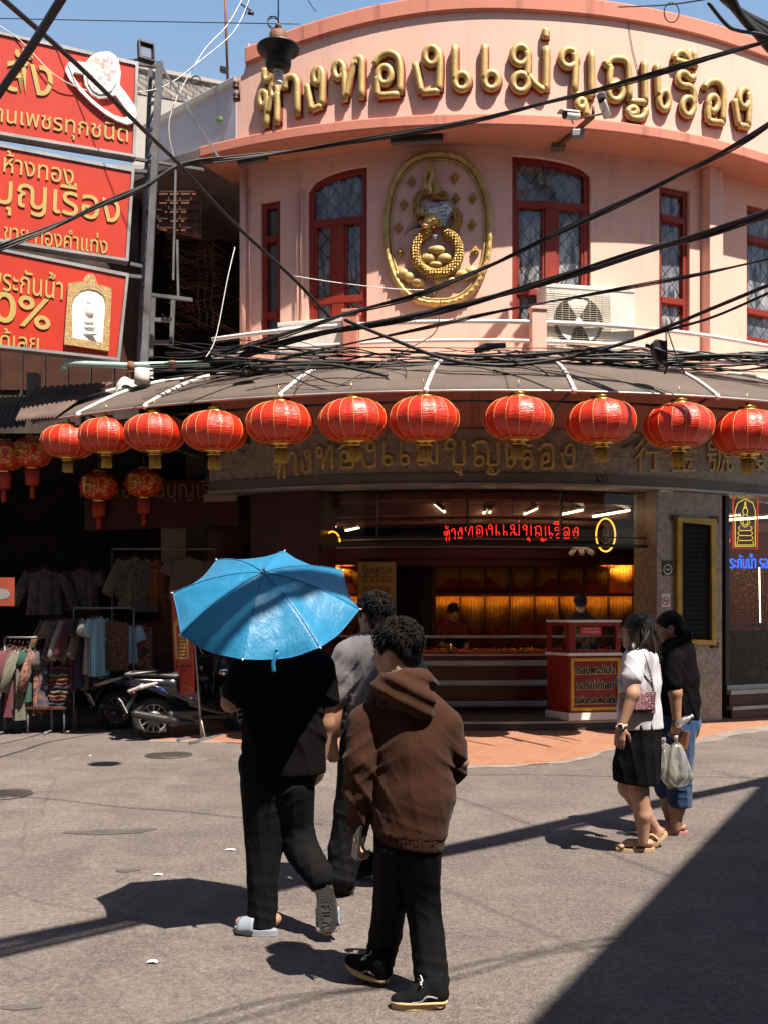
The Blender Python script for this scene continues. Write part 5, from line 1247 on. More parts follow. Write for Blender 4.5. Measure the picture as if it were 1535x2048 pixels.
# ------------------------------------------------------------------ overhead cables
def cable(pts,r,label,m='cable',twist=0,sub=6):
    """pts: (px,py,Y)"""
    q=smooth_path([P(*p) for p in pts],sub); mb=MB(); mb.tube(q,r,6)
    for k in range(twist):
        ph=rnd.uniform(0,6); mb.tube([p+Vector((0,r*1.5*math.cos(i*.25+ph+k*2),r*1.6*math.sin(i*.25+ph+k*2))) for i,p in enumerate(q)],r*.5,5)
    return tag(mb.build('overhead_cable',MT[m]),label,'cable','cables strung over the street')
cable([(150,-45,4.0),(122,0,4.2),(62,95,4.6),(0,185,5.0),(-60,275,5.4)],.019,'thick black cable slanting across the ring sign corner')
cable([(-25,-30,6.0),(14,5,6.4),(150,125,7.6),(300,272,9.2),(360,330,10.0),(470,448,11.0),(590,560,11.8),(665,640,12.2)],.020,'long black cable running from the sky corner down past the corner downpipe')
cable([(1560,72,9.0),(1535,82,9.1),(1330,142,10.0),(1130,195,10.8),(900,250,11.3),(640,295,11.5),(480,316,11.3),(365,328,11.0),(290,372,10.4),(200,412,9.8),(90,462,9.2),(-30,505,8.8)],.017,'twin black cable crossing the gold letters and sweeping over the middle red sign',twist=2)
cable([(1560,235,9.5),(1480,285,10.0),(1350,352,10.6),(1190,430,11.2),(1000,522,11.7),(850,585,12.0),(700,625,12.1),(560,672,12.2),(440,712,12.3)],.020,'twisted black cable crossing the medallion foot and the arched window',twist=2)
cable([(1560,415,9.5),(1420,462,10.2),(1290,503,10.8),(1130,555,11.4),(950,602,11.8),(800,636,12.0),(640,668,12.2),(480,715,12.3)],.030,'thickest black cable bundle crossing the air conditioner fan',twist=2)
cable([(1560,512,10.0),(1400,548,10.8),(1200,585,11.5),(1000,622,11.9),(830,660,12.0),(640,700,12.2),(500,735,12.3)],.012,'thin black cable pair over the top of the air conditioner',twist=2)
cable([(1560,560,10.2),(1420,618,10.8),(1330,655,11.2),(1200,700,11.4),(1060,727,11.5),(960,729,11.5),(880,715,11.6),(800,685,11.8),(690,640,12.1)],.022,'black cable sagging in a loop below the fan unit to the black junction')
cable([(1560,575,10.2),(1430,632,10.8),(1335,660,11.2),(1230,690,11.4),(1100,706,11.5),(950,712,11.6),(780,700,11.8)],.016,'second black cable meeting the black box on the awning side')
cable([(-40,36,13),(200,41,12.5),(470,46,12),(600,48,12)],.006,'thin blue grey wire level across the sky behind the street lamp')
cable([(1235,14,11),(1330,10,9),(1420,-3,8)],.006,'thin wire tied to the parapet cap under the sky')
cable([(610,-20,9),(620,5,9),(632,22,9)],.005,'short thin wire end hanging in the sky beside the lamp')
mb=MB(); mb.tube([P(1342+15*math.cos(a),25+20*math.sin(a),9.3) for a in np.linspace(0,6.6,30)],.006,5); tag(mb.build('cable_loop',MT['cable']),'loose loop of thin black wire against the sky by the parapet cap','cable')
for i in range(9):
    o=i*7; cable([(1250+o*.9-i*2,-260-i*3,10.2),(1395+o*.9-i*2,-60-i*3,10.7),(1440+o*.55,-8+i*3,10.9),(1490+o*.4,28+i*5,11.1),(1570+o*.3,70+i*9,11.4),(1760+o*.3,190+i*9,12)],rnd.uniform(.022,.046),'black cable in the heavy bundle crowding the sky corner over the parapet',sub=5)
cable([(1415,5,10.8),(1452,50,10.9),(1478,62,11),(1530,72,11.1),(1600,110,11.3)],.020,'black cable hanging slack below the heavy bundle at the sky corner')
# white slack cables by the mast
cable([(505,-15,14.5),(470,60,14.2),(405,118,13.8),(330,172,13.4),(255,185,13.1),(180,182,12.9),(110,150,12.7),(40,80,12.6),(-20,40,12.5)],.006,'white slack cable drooping from the mast over the ring sign','whitecable')
cable([(492,-15,14.5),(455,50,14.2),(402,110,13.8),(340,235,13.5),(352,330,13.6)],.006,'second white cable dropping from the mast to the sign post','whitecable')
cable([(470,495,12.6),(455,560,12.5),(432,675,12.4),(412,715,12.3)],.006,'white stick like cable rising out of the black tangle','whitecable')
cable([(588,552,11.8),(680,566,12.0),(790,578,12.5),(850,580,12.8)],.006,'pair of thin white wires reaching to the medallion frame','whitecable')
# the black tangle along the awning top
g=random.Random(21)
tg=[]
for i in range(31):
    y0=g.uniform(688,760); y1=g.uniform(700,738); x0=g.choice([300,330,360,420,480]); x1=g.choice([700,820,980,1150,1540,1600,1600])
    Y=g.uniform(12.05,12.5); n_=7; pts=[]
    for k in range(n_+1):
        t=k/n_; x=x0+(x1-x0)*t; y=y0+(y1-y0)*t+g.uniform(-9,9)-10*math.sin(math.pi*t)*(x<900)+ (8 if 650<x<900 else 0)
        pts.append((x,y,Y+.05*math.sin(k+i)))
    cable(pts,g.choice([.005,.006,.008,.011,.015]),'black cable in the tangle running along the awning top',sub=4)
for i in range(14):
    x0=g.uniform(1130,1500); y0=g.uniform(700,725); pts=[(x0-300+60*k,y0+g.uniform(-10,10)+k*1.5,12.3+.1*math.sin(k)) for k in range(10)]
    cable(pts,g.choice([.006,.009,.012]),'black cable lying on the ledge behind the awning beyond the fan unit',sub=4)
for pts in (([(505,735),(640,728),(720,740),(775,752)],.02),([(520,725),(600,742),(660,765),(760,780)],.008),([(560,740),(620,770),(700,790)],.008),([(640,700),(600,760),(590,785)],.007),([(770,750),(780,765),(790,780)],.010),([(790,715),(812,745),(800,778)],.008),([(1000,715),(1075,735),(1115,775)],.008),([(985,740),(1060,762),(1105,778)],.011),([(880,600),(872,660),(830,690),(700,760),(640,790)],.007)):
    cable([(x,y,11.75-(y-715)*.006) for x,y in pts[0]],pts[1],'loose black wire drooping over the awning fabric',sub=4)
# blob of tape and black box hanging on the cables
bx=thing('cable_junction_box','black wedge shaped junction box hanging from the cables before the awning','junction box',P(1315,705,11.3))
bfn=lambda x,y,d:P(x,y,11.3)+Vector((0,-1,0))*d
mb=MB(); mb.prism([[(1298,690),(1308,680),(1328,684),(1330,722),(1322,730),(1308,722)]],bfn,-.06,.06); mb.build('body',MT['black'],bx,bevel=.015)
mb=MB(); mb.tube([P(1331,655,11.25),P(1332,735,11.25),P(1328,748,11.25)],.012,6); mb.tube([P(1334,660,11.25),P(1352,715,11.25),P(1368,748,11.2)],.010,6); mb.tube([P(1290,690,11.3),P(1330,705,11.2)],.02,6); mb.build('tail',MT['cable'],bx)
mb=MB()
for i in range(40):
    a=g.uniform(0,6.28); r=g.uniform(4,14); mb.tube([P(495+r*math.cos(a)*1.5,738+r*math.sin(a)*.8,12.0),P(495+1.8*r*math.cos(a+1.4),738+r*math.sin(a+1.4),11.9),P(495+r*math.cos(a+2.6)*1.5,738+r*math.sin(a+2.6),12.05)],.012,5)
tag(mb.build('cable_knot',MT['cable']),'fat black knot of coiled cable at the start of the tangle','cable')
mb=MB(); mb.tube([P(948,702,11.9),P(970,694,11.9),P(1010,690,11.9)],[.035,.045,.03],8); tag(mb.build('cable_sleeve',MT['black']),'thick black splice sleeve on the cables below the medallion','cable sleeve')
# overhead street cables between the poles: they throw the long shadows on the road
for i,((x0,y0),(x1,y1),h,r,n_) in enumerate((((0,1893),(1480,1570),7.0,.035,4),((0,1885),(1480,1562),7.3,.012,1),((0,1585),(470,1628),7.5,.012,1),((905,1545),(1535,1552),7.6,.012,1),((905,1590),(1290,1730),6.8,.008,1),((850,1755),(1160,1890),6.5,.006,1),((430,2020),(1150,1880),6.2,.01,2))):
    A,B=G(x0,y0),G(x1,y1); off=Vector((.34,-.40,1))*h; A=A+off; B=B+off; d=(B-A); A=A-d*.35; B=B+d*.5
    for k in range(n_):
        mb=MB(); mb.tube([p+Vector((0,.02*math.sin(j*.9+k*2)+.06*k-.09,.05*math.cos(j*.7+k)+.02*k)) for j,p in enumerate(sag(A,B,.08,26))],r,6)
        tag(mb.build('overhead_cable',MT['cable']),'black street cable strung high over the road, known by its long shadow','cable','cables strung high over the road')
# the house across the side street: its roof edge throws the big shadow at the road's side
hs=thing('opposite_shophouse','plain rendered shophouse across the side street whose roof shades the road','building',(6,3,0))
H=8.0; off=Vector((.34,-.40,0))*H
e0=G(1050,2048)+off; e1=Vector((3.78,9.85,0))+off
d=(e1-e0).normalized(); nn=Vector((d.y,-d.x,0)); e0=e0-d*14; e1=e1+d*.0
hf=lambda x,y,dd:e0+d*x+Vector((0,0,y))+nn*dd; L=(e1-e0).length
ops=[]
for k in range(8):
    x=1.0+k*(L-2)/8
    ops.append([(x,4.6),(x,6.6),(x+1.2,6.6),(x+1.2,4.6)])
mb=MB(); mb.prism([[(0,0),(L,0),(L,H-.3),(0,H-.3)]]+ops,hf,.4,.7,back=True); mb.prism([[(0,0),(L,0),(L,H-.3),(0,H-.3)]],hf,6.0,6.2)
for x in (0,L-.25): mb.prism([[(x,0),(x+.25,0),(x+.25,H-.3),(x,H-.3)]],hf,.701,5.999)
mb.build('wall',MT['lowbounce'],hs)
mb=MB(); mb.prism([[(-.2,H-.29),(L+.0,H-.29),(L+.0,H),(-.2,H)]],hf,0,6.3); mb.build('roof',MT['lowbounce'],hs)
for o in ops:
    mb=MB(); mb.prism([[(o[0][0]+.02,4.62),(o[2][0]-.02,4.62),(o[2][0]-.02,6.58),(o[0][0]+.02,6.58)]],hf,.5,.54); mb.build('window',MT['darkwood'],hs)
# unseen row added behind the viewer, raised and set near to cut sky fill
rowh=thing('added_shophouse_row','unseen rendered shophouse row added across the crossing to cut sky light','building',(0,-14,0))
mb=MB(); mb.box2((-22,-22,0),(12,-10,14.5)); mb.build('wall',MT['lowbounce'],rowh); mb=MB(); mb.box2((-22.3,-22.3,14.51),(12.3,-9.7,14.8)); mb.build('roof',MT['lowbounce'],rowh)
for k in range(8):
    mb=MB(); mb.box2((-21+3.9*k,-9.99,.2),(-18+3.9*k,-9.94,3.2)); mb.build('shutter',MT['steel'],rowh)
    mb=MB(); mb.box2((-20.5+3.9*k,-9.99,5),(-18.5+3.9*k,-9.94,7)); mb.build('window',MT['wglass'],rowh)
lh=thing('added_side_shophouse','unseen rendered shophouse added along the side street to cut sky light','building',(-12,4,0))  # unseen house added to block more of the open sky
mb=MB(); mb.box2((-18,-9,0),(-9.6,9.5,12.5)); mb.build('wall',MT['lowbounce'],lh); mb=MB(); mb.box2((-18.2,-9.2,12.51),(-9.3,9.7,12.8)); mb.build('roof',MT['lowbounce'],lh)
for k in range(5):
    mb=MB(); mb.box2((-9.59,-8+3.7*k,.2),(-9.54,-5+3.7*k,3.2)); mb.build('shutter',MT['steel'],lh)
# ------------------------------------------------------------------ inside the gold shop
MT['velvet']=M_('red_velvet',(.22,.02,.012),.8,var=.2,sheen=.3)
MT['striplight']=emis('warm_strip',(1.0,.50,.12),34.0)
MT['stripdim']=emis('dim_strip',(1.0,.45,.10),9.0)
MT['chain']=M_('gold_chain',(.72,.42,.085),.4,.25,var=.3,vs=30,bmp=.3)
def cabinet(label,px0,px1,Y,bays,py0=1126,py1=1292):
    t=thing('display_cabinet',label,'display cabinet',P((px0+px1)/2,1430,Y).xy.to_3d()+Vector((0,0,.2)))
    f=lambda x,y,d:P(x,y,Y)+Vector((0,-1,0))*d
    mb=MB(); mb.prism([[(px0-6,py1+8),(px0-6,py0-12),(px1+6,py0-12),(px1+6,py1+8)][::-1]],f,-.30,-.20); mb.build('back_panel',MT['velvet'],t)
    mb=MB(); mb.prism([[(px0-8,py1+10),(px0-8,py0-14),(px1+8,py0-14),(px1+8,py1+10)][::-1],[(px0,py1),(px1,py1),(px1,py0),(px0,py0)][::-1]],f,-.20,.03); mb.build('case',MT['reddark'],t)
    a=P(px0,py1+11,Y); b=P(px1,py1+11,Y); mb=MB(); mb.box2((a.x,Y-.02,.2),(b.x,Y+.3,a.z)); mb.build('plinth',MT['reddark'],t)
    ym=(py0+py1)/2-22
    mb=MB(); mb.prism([[(px0,ym+2),(px0,ym-1),(px1,ym-1),(px1,ym+2)][::-1]],f,-.19,.0); mb.build('shelf',MT['darkwood'],t)
    mb=MB()
    for i in range(1,bays):
        x=px0+(px1-px0)*i/bays; mb=MB(); mb.prism([[(x-.8,py1),(x-.8,py0),(x+.8,py0),(x+.8,py1)][::-1]],f,-.19,-.02); mb.build('divider',MT['darkwood'],t)
    mb=MB(); mb.prism([[(px0+1,py0+3),(px0+1,py0+.2),(px1-1,py0+.2),(px1-1,py0+3)][::-1]],f,-.06,-.02); mb.build('strip_light',MT['striplight'],t)
    mb=MB(); mb.prism([[(px0+.5,py0+4.2),(px0+.5,py0-.5),(px1-.5,py0-.5),(px1-.5,py0+4.2)][::-1]],f,-.015,.0); mb.build('valance',MT['darkwood'],t)
    mb=MB(); mb.prism([[(px0+1,ym+4),(px0+1,ym+2.3),(px1-1,ym+2.3),(px1-1,ym+4)][::-1]],f,-.06,-.04); mb.build('strip_light',MT['stripdim'],t); mb=MB(); mb.prism([[(px0+.5,ym+4.6),(px0+.5,ym+1.2),(px1-.5,ym+1.2),(px1-.5,ym+4.6)][::-1]],f,-.035,-.02); mb.build('shelf_lip',MT['darkwood'],t)  # glowing strip added to brighten the lower chains, hidden by the lip
    g=random.Random(px0)
    for i in range(bays):
        x0=px0+(px1-px0)*i/bays+2; x1=px0+(px1-px0)*(i+1)/bays-2
        for r,(ya,yb) in enumerate(((py0+3,ym-6),(ym+6,py1-12))):
            mb=MB(); n=17
            for k in range(n):
                u=k/(n-1); x=x0+(x1-x0)*u; e=yb-(yb-ya)*(.10+.42*abs(math.sin(u*2.2+i*.7+r))**1.5*g.uniform(.8,1)); mb.tube([f(x,ya,-.16),f(x+g.uniform(-.3,.3),(ya+e)/2,-.15),f(x,e,-.155)],.0075,4)
            mb.build('gold_chains',MT['chain'],t)
cabinet('wide wall cabinet of hanging gold chains under warm strip lights',870,1268,16.3,8)
cabinet('narrow lit cabinet of gold chains between umbrella and yellowish poster',646,716,16.0,2)
pt=thing('shop_poster','yellowish poster with dark red Thai lettering on the inner wall above the grey shirted man','poster',P(752,1235,15.2))
pf=lambda x,y,d:P(x,y,15.2)+Vector((0,-1,0))*d
mb=MB(); mb.prism([[(716,1236),(716,1124),(791,1124),(791,1236)][::-1]],pf,-.02,.02); mb.build('sheet',M_('yellowish_paper',(.26,.19,.07),.7,var=.15),pt)
for b,y,h in (('รับเหมา',1139,17),('ตัวเรือน',1156,17),('กรอบทอง',1180,14)): mb=MB(); text_fit(mb,b,lambda x,yy,d:pf(753+x,y-yy,.022+d),56,h,.004); mb.build('lettering',MT['reddark'],pt)
ct=thing('glass_counter','long curved red and chrome counter with a lit glass top full of gold','counter',ring(0,6.5,.2))
c0,c1=ang(660,6.6),ang(1235,6.6)
mb=MB(); solid_ring(mb,6.0,6.55,.2,.98,c0,c1,40); mb.build('base',MT['velvet'] if False else M_('counter_red',(.085,.009,.006),.3,var=.15),ct)
for z in (.30,.60,.88): mb=MB(); solid_ring(mb,6.54,6.60,z-.045,z+.045,c0,c1,40); mb.build('chrome_band',MT['alu'],ct,weld=True,bevel=.02)
mb=MB(); rev(mb,lambda a:[(6.55,1.0),(6.55,1.25),(6.0,1.25)],c0,c1,30); mb.build('glass_top',MT['glass'],ct,weld=True)
mb=MB(); solid_ring(mb,6.50,6.57,1.24,1.275,c0,c1,40); solid_ring(mb,6.50,6.57,.985,1.01,c0,c1,40); mb.build('glass_edge',MT['alu'],ct,weld=True)
mb=MB()
for k in range(12):
    a=c0+(c1-c0)*(k+.5)/12; q=ring(a,6.3,1.0); mb.sphere(q,(.22,.16,.08),16,8)
mb.build('velvet_cushion',MT['velvet'],ct)
g=random.Random(4); mb=MB()
for k in range(260):
    a=g.uniform(c0,c1); q=ring(a,g.uniform(6.2,6.5),g.uniform(1.03,1.09)); mb.sphere(q,g.uniform(.007,.016),6,4)
mb.build('gold_pieces',MT['chain'],ct)
mb=MB(); q=onwall(900,1296,6.45); mb.tube([q+Vector((0,0,-.08)),q+Vector((0,0,.06))],[.03,.012],8); mb.build('silver_stand',MT['chrome'],ct)
mb=MB(); mb.tube([ring(c0+(c1-c0)*i/30,6.46,1.254) for i in range(31)],.005,5); mb.build('strip_light',MT['stripdim'],ct)
# red kiosk with the waterproof frame sign
MT['cream']=M_('cream_paint',(.62,.52,.36),.6,bmp=0)
ks=thing('amulet_kiosk','red display kiosk with white base, glass top and yellow framed Thai sign','kiosk',(P(1165,1440,13.1).x,13.1,.2))
A=P(1137,1440,12.93); B=P(1240,1440,13.1); C_=P(1092,1440,13.35); 
A.z=B.z=C_.z=.2; fu=(B-A); fu.z=0; W=fu.length; fu.normalize(); lu=(C_-A); lu.z=0; D=lu.length; lu.normalize()
H=P(1137,1240,12.93).z-.2; hm=P(1137,1309,12.93).z-.2
kf=lambda x,y,d:A+fu*x+Vector((0,0,y))-Vector((-fu.y,fu.x,0))*d          # front face, d outwards
kl=lambda x,y,d:A+lu*x+Vector((0,0,y))+Vector((-lu.y,lu.x,0))*d
def kb(mb,z0,z1,g=0.0): 
    q=[A-fu*g-lu*g,A+fu*(W+g)-lu*g,A+fu*(W+g)+lu*(D+g),A+lu*(D+g)-fu*g]; mb.add([p+Vector((0,0,z0)) for p in q]+[p+Vector((0,0,z1)) for p in q],[(3,2,1,0),(4,5,6,7),(0,1,5,4),(1,2,6,5),(2,3,7,6),(3,0,4,7)]); return mb
MT['kioskred']=M_('kiosk_red',(.22,.018,.012),.4,var=.2)
kb(MB(),.10,hm-.02).build('body',MT['kioskred'],ks,bevel=.008); kb(MB(),0,.10,.015).build('base',MT['white'],ks,bevel=.008); kb(MB(),hm-.019,hm+.02,.015).build('ledge',MT['white'],ks,bevel=.005); kb(MB(),H-.03,H,.01).build('top',MT['white'],ks,bevel=.005)
mb=MB()
for f,L in ((kf,W),(kl,D)):
    mb.prism([[(0,hm+.021),(L,hm+.021),(L,H-.031),(0,H-.031)],[(.09,hm+.06),(.09,H-.08),(L-.07,H-.08),(L-.07,hm+.06)]],f,-.03,0)
mb.build('showcase_frame',MT['kioskred'],ks)
mb=MB(); mb.add([kf(.09,hm+.06,-.015),kf(W-.07,hm+.06,-.015),kf(W-.07,H-.08,-.015),kf(.09,H-.08,-.015)],[(0,1,2,3)]); mb.build('glass',MT['glass'],ks)
kb(MB(),hm+.021,hm+.024,-.04).build('showcase_floor',MT['dark'],ks)
mb=MB(); mb.prism([[(.15,H-.20),(.15+.30,H-.20),(.15+.30,H-.09),(.15,H-.09)]],kf,.001,.006); k_=mb.build('red_label',MT['red'],ks)
mb=MB(); text_fit(mb,'ห้างทองแม่บุญเรือง',lambda x,y,d:kf(.30+x,H-.155+y,.007+d),.24,.04,.001); text_fit(mb,'อัดกรอบพระ กันน้ำ',lambda x,y,d:kf(.30+x,H-.112+y,.007+d),.20,.022,.001); mb.build('small_lettering',MT['white'],k_)
mb=MB(); mb.box(kf(.42,hm+.09,-.15),(.10,.08,.10)); mb.build('blue_cup',M_('blue_cup',(.03,.10,.28),.5),ks,bevel=.01)
mb=MB(); mb.prism([[(.02,.13),(W-.01,.13),(W-.01,hm-.05),(.02,hm-.05)],[(.06,.17),(.06,hm-.09),(W-.05,hm-.09),(W-.05,.17)]],kf,.001,.02); mb.build('sign_frame',M_('sign_yellow',(.55,.32,.03),.5,var=.1),ks)
hh_=hm-.09-.17
for b,yc,w,h in (('กรอบพระกันน้ำ',.17+hh_*.83,W-.12,.13),('รอรับได้เลย',.17+hh_*.50,W-.22,.13),('รับอัดกรอบพลาสติก',.17+hh_*.16,W-.13,.10)):
    mb=MB(); mt=MB(); [text_fit(mb,b,lambda x,y,d:kf(W/2+x+ox_,yc+y+oy_,.012+d),w,h,.004,0,.0) for ox_,oy_ in ((0,0),(.0035,0),(-.0035,.001),(0,.0035))]
    for q_ in range(8): ox,oy=.0125*math.cos(q_*.785),.009*math.sin(q_*.785); text_fit(mt,b,lambda x,y,d:kf(W/2+x+ox,yc+y+oy,.004+d+.0003*q_),w,h,.003,0,.0)
    mt.build('lettering_outline',MT['cream'],ks); mb.build('lettering',MT['black'],ks)
# neon signs
def neon_word(name,label,mat,a_c,zc,R,k,r):
    us=[a for l in LETTERS for c,s in l for a,z in s]; vs=[z for l in LETTERS for c,s in l for a,z in s]; um=(min(us)+max(us))/2; vm=sum(vs)/len(vs)
    mb=MB()
    for let in LETTERS:
        for cl,pts in let:
            pp=[(a_c+(a-um)*RP*k/R,zc+(z-vm)*k) for a,z in pts]
            q=[Vector((p[0],p[1],0)) for p in pp]; q=smooth_path(q,2,cl) if len(q)>2 else q
            mb.tube([ring(p.x,R,p.y) for p in q],r,5,True,0,cl)
    t=thing(name,label,'neon sign',ring(a_c,R,zc)); mb.build('neon_tube',mat,t); return t
an=(ang(890,7.05)+ang(1152,7.05))/2; zn=az(1020,1064,7.05)[1]
nw=neon_word('neon_name_sign','glowing red neon of the shop name above the counter',MT['neonred'],an,zn,7.05,.275,.0048)
mb=MB(); mb.tube([ring(an,7.03,zn+.2),ring(an,7.03,3.4)],.004,4); mb.tube([ring(an-.12,7.03,zn+.15),ring(an-.12,7.03,3.4)],.004,4); mb.tube([ring(an+.12,7.03,zn+.15),ring(an+.12,7.03,3.4)],.004,4); mb.build('hanger',MT['cable'],nw)
ov=thing('neon_oval','amber oval neon ring beside the red neon name','neon sign',onwall(1210,1103,7.05)); mb=MB(); mb.tube([onwall(1210+19*math.cos(a),1070+33*math.sin(a),7.05) for a in np.linspace(0,6.283,40,endpoint=False)],.011,6,closed=True); mb.build('neon_tube',MT['neonamber'],ov)
mb=MB()
for c,rx,ry in (((1210,1078),8,9),((1210,1062),5,10)): mb.tube([onwall(c[0]+rx*math.cos(a),c[1]+ry*math.sin(a),7.02) for a in np.linspace(0,6.283,20,endpoint=False)],.006,5,closed=True)
mb.build('figure',MT['golddark'],ov); mb=MB(); mb.tube([onwall(1210,1037,7.05),onwall(1210,985,7.05)],.004,4); mb.build('hanger',MT['cable'],ov)
o2=thing('neon_oval','half hidden amber neon arch low beside the dark red pillar','neon sign',onwall(665,1090,6.9)); mb=MB(); mb.tube([onwall(665-15*math.cos(a),1084-21*math.sin(a),6.9) for a in np.linspace(0,3.14,16)],.012,6); mb.build('neon_tube',MT['neonamber'],o2)
bn=thing('neon_figure_sign','yellow neon seated figure under an arch in a red neon frame, blue neon words below','neon sign',onwall(1490,1095,7.2))
nf=lambda x,y,d=0:onwall(x,y,7.2,d)
mb=MB(); mb.tube([nf(x,y) for x,y in ((1465,992),(1514,994),(1513,1098),(1465,1096))],.011,6,closed=True); mb.build('frame_tube',M_('dim_red_neon',(.4,.03,.02),.4,emit=(1,.06,.02),es=.35),bn)
mb=MB(); NY=[[(1469,1093),(1469,1020),(1474,1006),(1489,998),(1504,1006),(1509,1020),(1509,1093),(1469,1093)],[(1489,1003),(1486,1018),(1489,1014),(1492,1018),(1489,1003)],[(1484,1024),(1485,1018),(1489,1015),(1493,1018),(1494,1024),(1492,1029),(1486,1029),(1484,1024)],[(1486,1030),(1481,1035),(1480,1046),(1486,1053),(1489,1054),(1492,1053),(1498,1046),(1497,1035),(1492,1030)],[(1484,1036),(1485,1048),(1489,1050),(1493,1048),(1494,1036)],[(1479,1052),(1475,1056),(1479,1061),(1499,1061),(1503,1056),(1499,1052)],[(1477,1062),(1474,1067),(1478,1071),(1500,1071),(1504,1067),(1501,1062)],[(1476,1072),(1473,1077),(1478,1081),(1500,1081),(1505,1077),(1502,1072)],[(1474,1082),(1472,1090),(1506,1090),(1504,1082)]]
for s in NY: mb.tube([nf(*p) for p in s],.0048,5)
mb.build('figure_tube',MT['neonyellow'],bn)
mb=MB(); text_fit(mb,'พระกันน้ำ รอรับได้เลย',lambda x,y,d:nf(1520+x,1122-y,d),148,30,.012); mb.build('word_tube',MT['neonblue'],bn)
mb=MB(); mb.tube([nf(x,y) for x,y in ((1457,1068),(1452,1076),(1459,1080),(1453,1092))],.008,5); mb.tube([nf(x,y) for x,y in ((1455,1064),(1455,1092))],.006,5); mb.build('side_tube',MT['neonred'],bn)
for x in (1467,1511): mb=MB(); mb.tube([nf(x,1098),nf(x,1108)],.004,4); mb.tube([nf(x,992),nf(x,980)],.004,4); mb.build('hanger',MT['steel'],bn)
# right window: gold display wall, light, counter, plant
dw=thing('window_display','dim wall of small gold ornaments behind the blue neon words','display',onwall(1500,1290,6.6)); 
mb=MB(); solid_ring(mb,6.35,6.4,.9,2.9,ang(1452,6.5),ang(1620,6.5),6); mb.build('back_panel',MT['velvet'],dw)
mb=MB(); g=random.Random(8)
for i in range(420):
    x=1456+90*g.random(); y=1140+150*g.random()**1.6; k=g.uniform(.4,1.2); mb.sphere(onwall(x,y,6.42,.03),(.010*k,.010,.016*k),5,4)
mb.build('gold_pieces',MT['chain'],dw)
mb=MB(); mb.tube([onwall(1517,1135,6.8),onwall(1519,1245,6.8)],.008,5); mb.build('light_strip',MT['tube'],dw)
for q,lab in (((1446,1040,1500,1037,15.3,15.6),'upper lit tube light seen behind the neon figure'),((1446,1034,1478,1031,15.8,16.2),'upper thin tube light close beside the marble pillar'),((1446,1041,1560,1032,16.6,17.4),'long thin lit tube light far behind the neon figure')): tube_light(*q,lab)
wt=thing('window_counter','dark glass counter in the second window beside the marble pillar','counter',onwall(1500,1440,6.9)); mb=MB(); solid_ring(mb,6.5,7.1,.55,1.3,ang(1450,6.9),ang(1620,6.9),6); mb.build('base',MT['dark'],wt); mb=MB(); solid_ring(mb,6.48,7.12,1.301,1.33,ang(1450,6.9),ang(1620,6.9),6); mb.build('top',MT['wglass'],wt)
pl_=thing('potted_plant','dark leafy plant pressed to the glass of the second window','plant',onwall(1490,1400,7.2)); mb=MB(); g=random.Random(9)
for i in range(170):
    c=onwall(1490+g.uniform(-42,60),1330+g.gauss(0,26),7.16,g.uniform(-.12,.02)); d=Vector((g.gauss(0,1),g.gauss(0,.4),g.gauss(.2,1))).normalized(); s=d.orthogonal().normalized(); L=g.uniform(.06,.12)
    mb.add([c,c+d*L*.5+s*L*.28,c+d*L,c+d*L*.5-s*L*.28],[(0,1,2,3)])
mb.build('leaves',M_('dark_leaf',(.02,.04,.012),.5,var=.4),pl_); mb=MB(); mb.tube([onwall(1490,1395,7.12),onwall(1490,1330,7.12)],.02,6); mb.build('stem',MT['darkwood'],pl_); mb=MB(); q=onwall(1490,1372,7.12); mb.lathe([(.09,0),(.13,.22),(0,.22)],20,Vector((q.x,q.y,.551))); mb.build('pot',MT['black'],pl_)
# marble pillar furniture: plaque, stickers, number plate
pq=thing('memorial_plaque','tall black plaque in a carved gold frame on the marble pillar','plaque',onwall(1387,1290,7.46)); wf=lambda x,y,d:onwall(x,y,7.45,d)
mb=MB(); mb.prism([[(1357,1278),(1357,1046),(1415,1050),(1415,1280)][::-1]],wf,.012,.03); mb.build('slab',M_('black_slate',(.010,.009,.009),.75,var=.3,spec=.15),pq)
mb=MB(); mb.prism([[(1347,1288),(1347,1034),(1425,1038),(1425,1290)][::-1],[(1357,1278),(1357,1046),(1415,1050),(1415,1280)]],wf,.005,.07); mb.build('frame',MT['golddark'],pq,bevel=.01)
for x,y in ((1347,1036),(1425,1040),(1425,1290)):
    mb=MB(); mb.prism([[(x-6,y+6),(x-6,y-6),(x+6,y-6),(x+6,y+6)][::-1]],wf,.004,.05); mb.build('corner_block',MT['darkwood'],pq)
mb=MB(); g=random.Random(2)
for k in range(22):
    y=1062+9.6*k; mb.prism([[(1364,y+1.2),(1364,y),(1364+g.uniform(34,44),y+.2),(1364+g.uniform(34,44),y+1.3)][::-1]],wf,.0301,.0312)
mb.tube([wf(1386,1105,.032),wf(1390,1115,.034),wf(1391,1130,.032)],.006,5)
mb.build('engraving',M_('faint_engraving',(.016,.015,.014),.6,bmp=0),pq)
def plate(name,label,cat,q,m,extra):
    t=thing(name,label,cat,wf(q[0],q[3],.0)); mb=MB(); mb.prism([[(q[0],q[3]),(q[0],q[1]),(q[2],q[1]),(q[2],q[3])][::-1]],wf,.002,.012); mb.build('plate',m,t); extra(t); return t
def ex1(t):
    mb=MB(); mb.prism([arcpts((1333,1139),9,10.5,0,360,28)[:-1][::-1],arcpts((1333,1139),7,8.3,0,360,28)[:-1]],wf,.0121,.015); text_fit(mb,'ABS',lambda x,y,d:wf(1333+x,1139-y,.0121+d),9,5,.003); mb.build('emblem',MT['white'],t)
    mb=MB(); mb.prism([[(1325,1128),(1325,1123),(1341,1123),(1341,1128)][::-1]],wf,.0121,.014); mb.build('red_band',MT['reddark'],t)
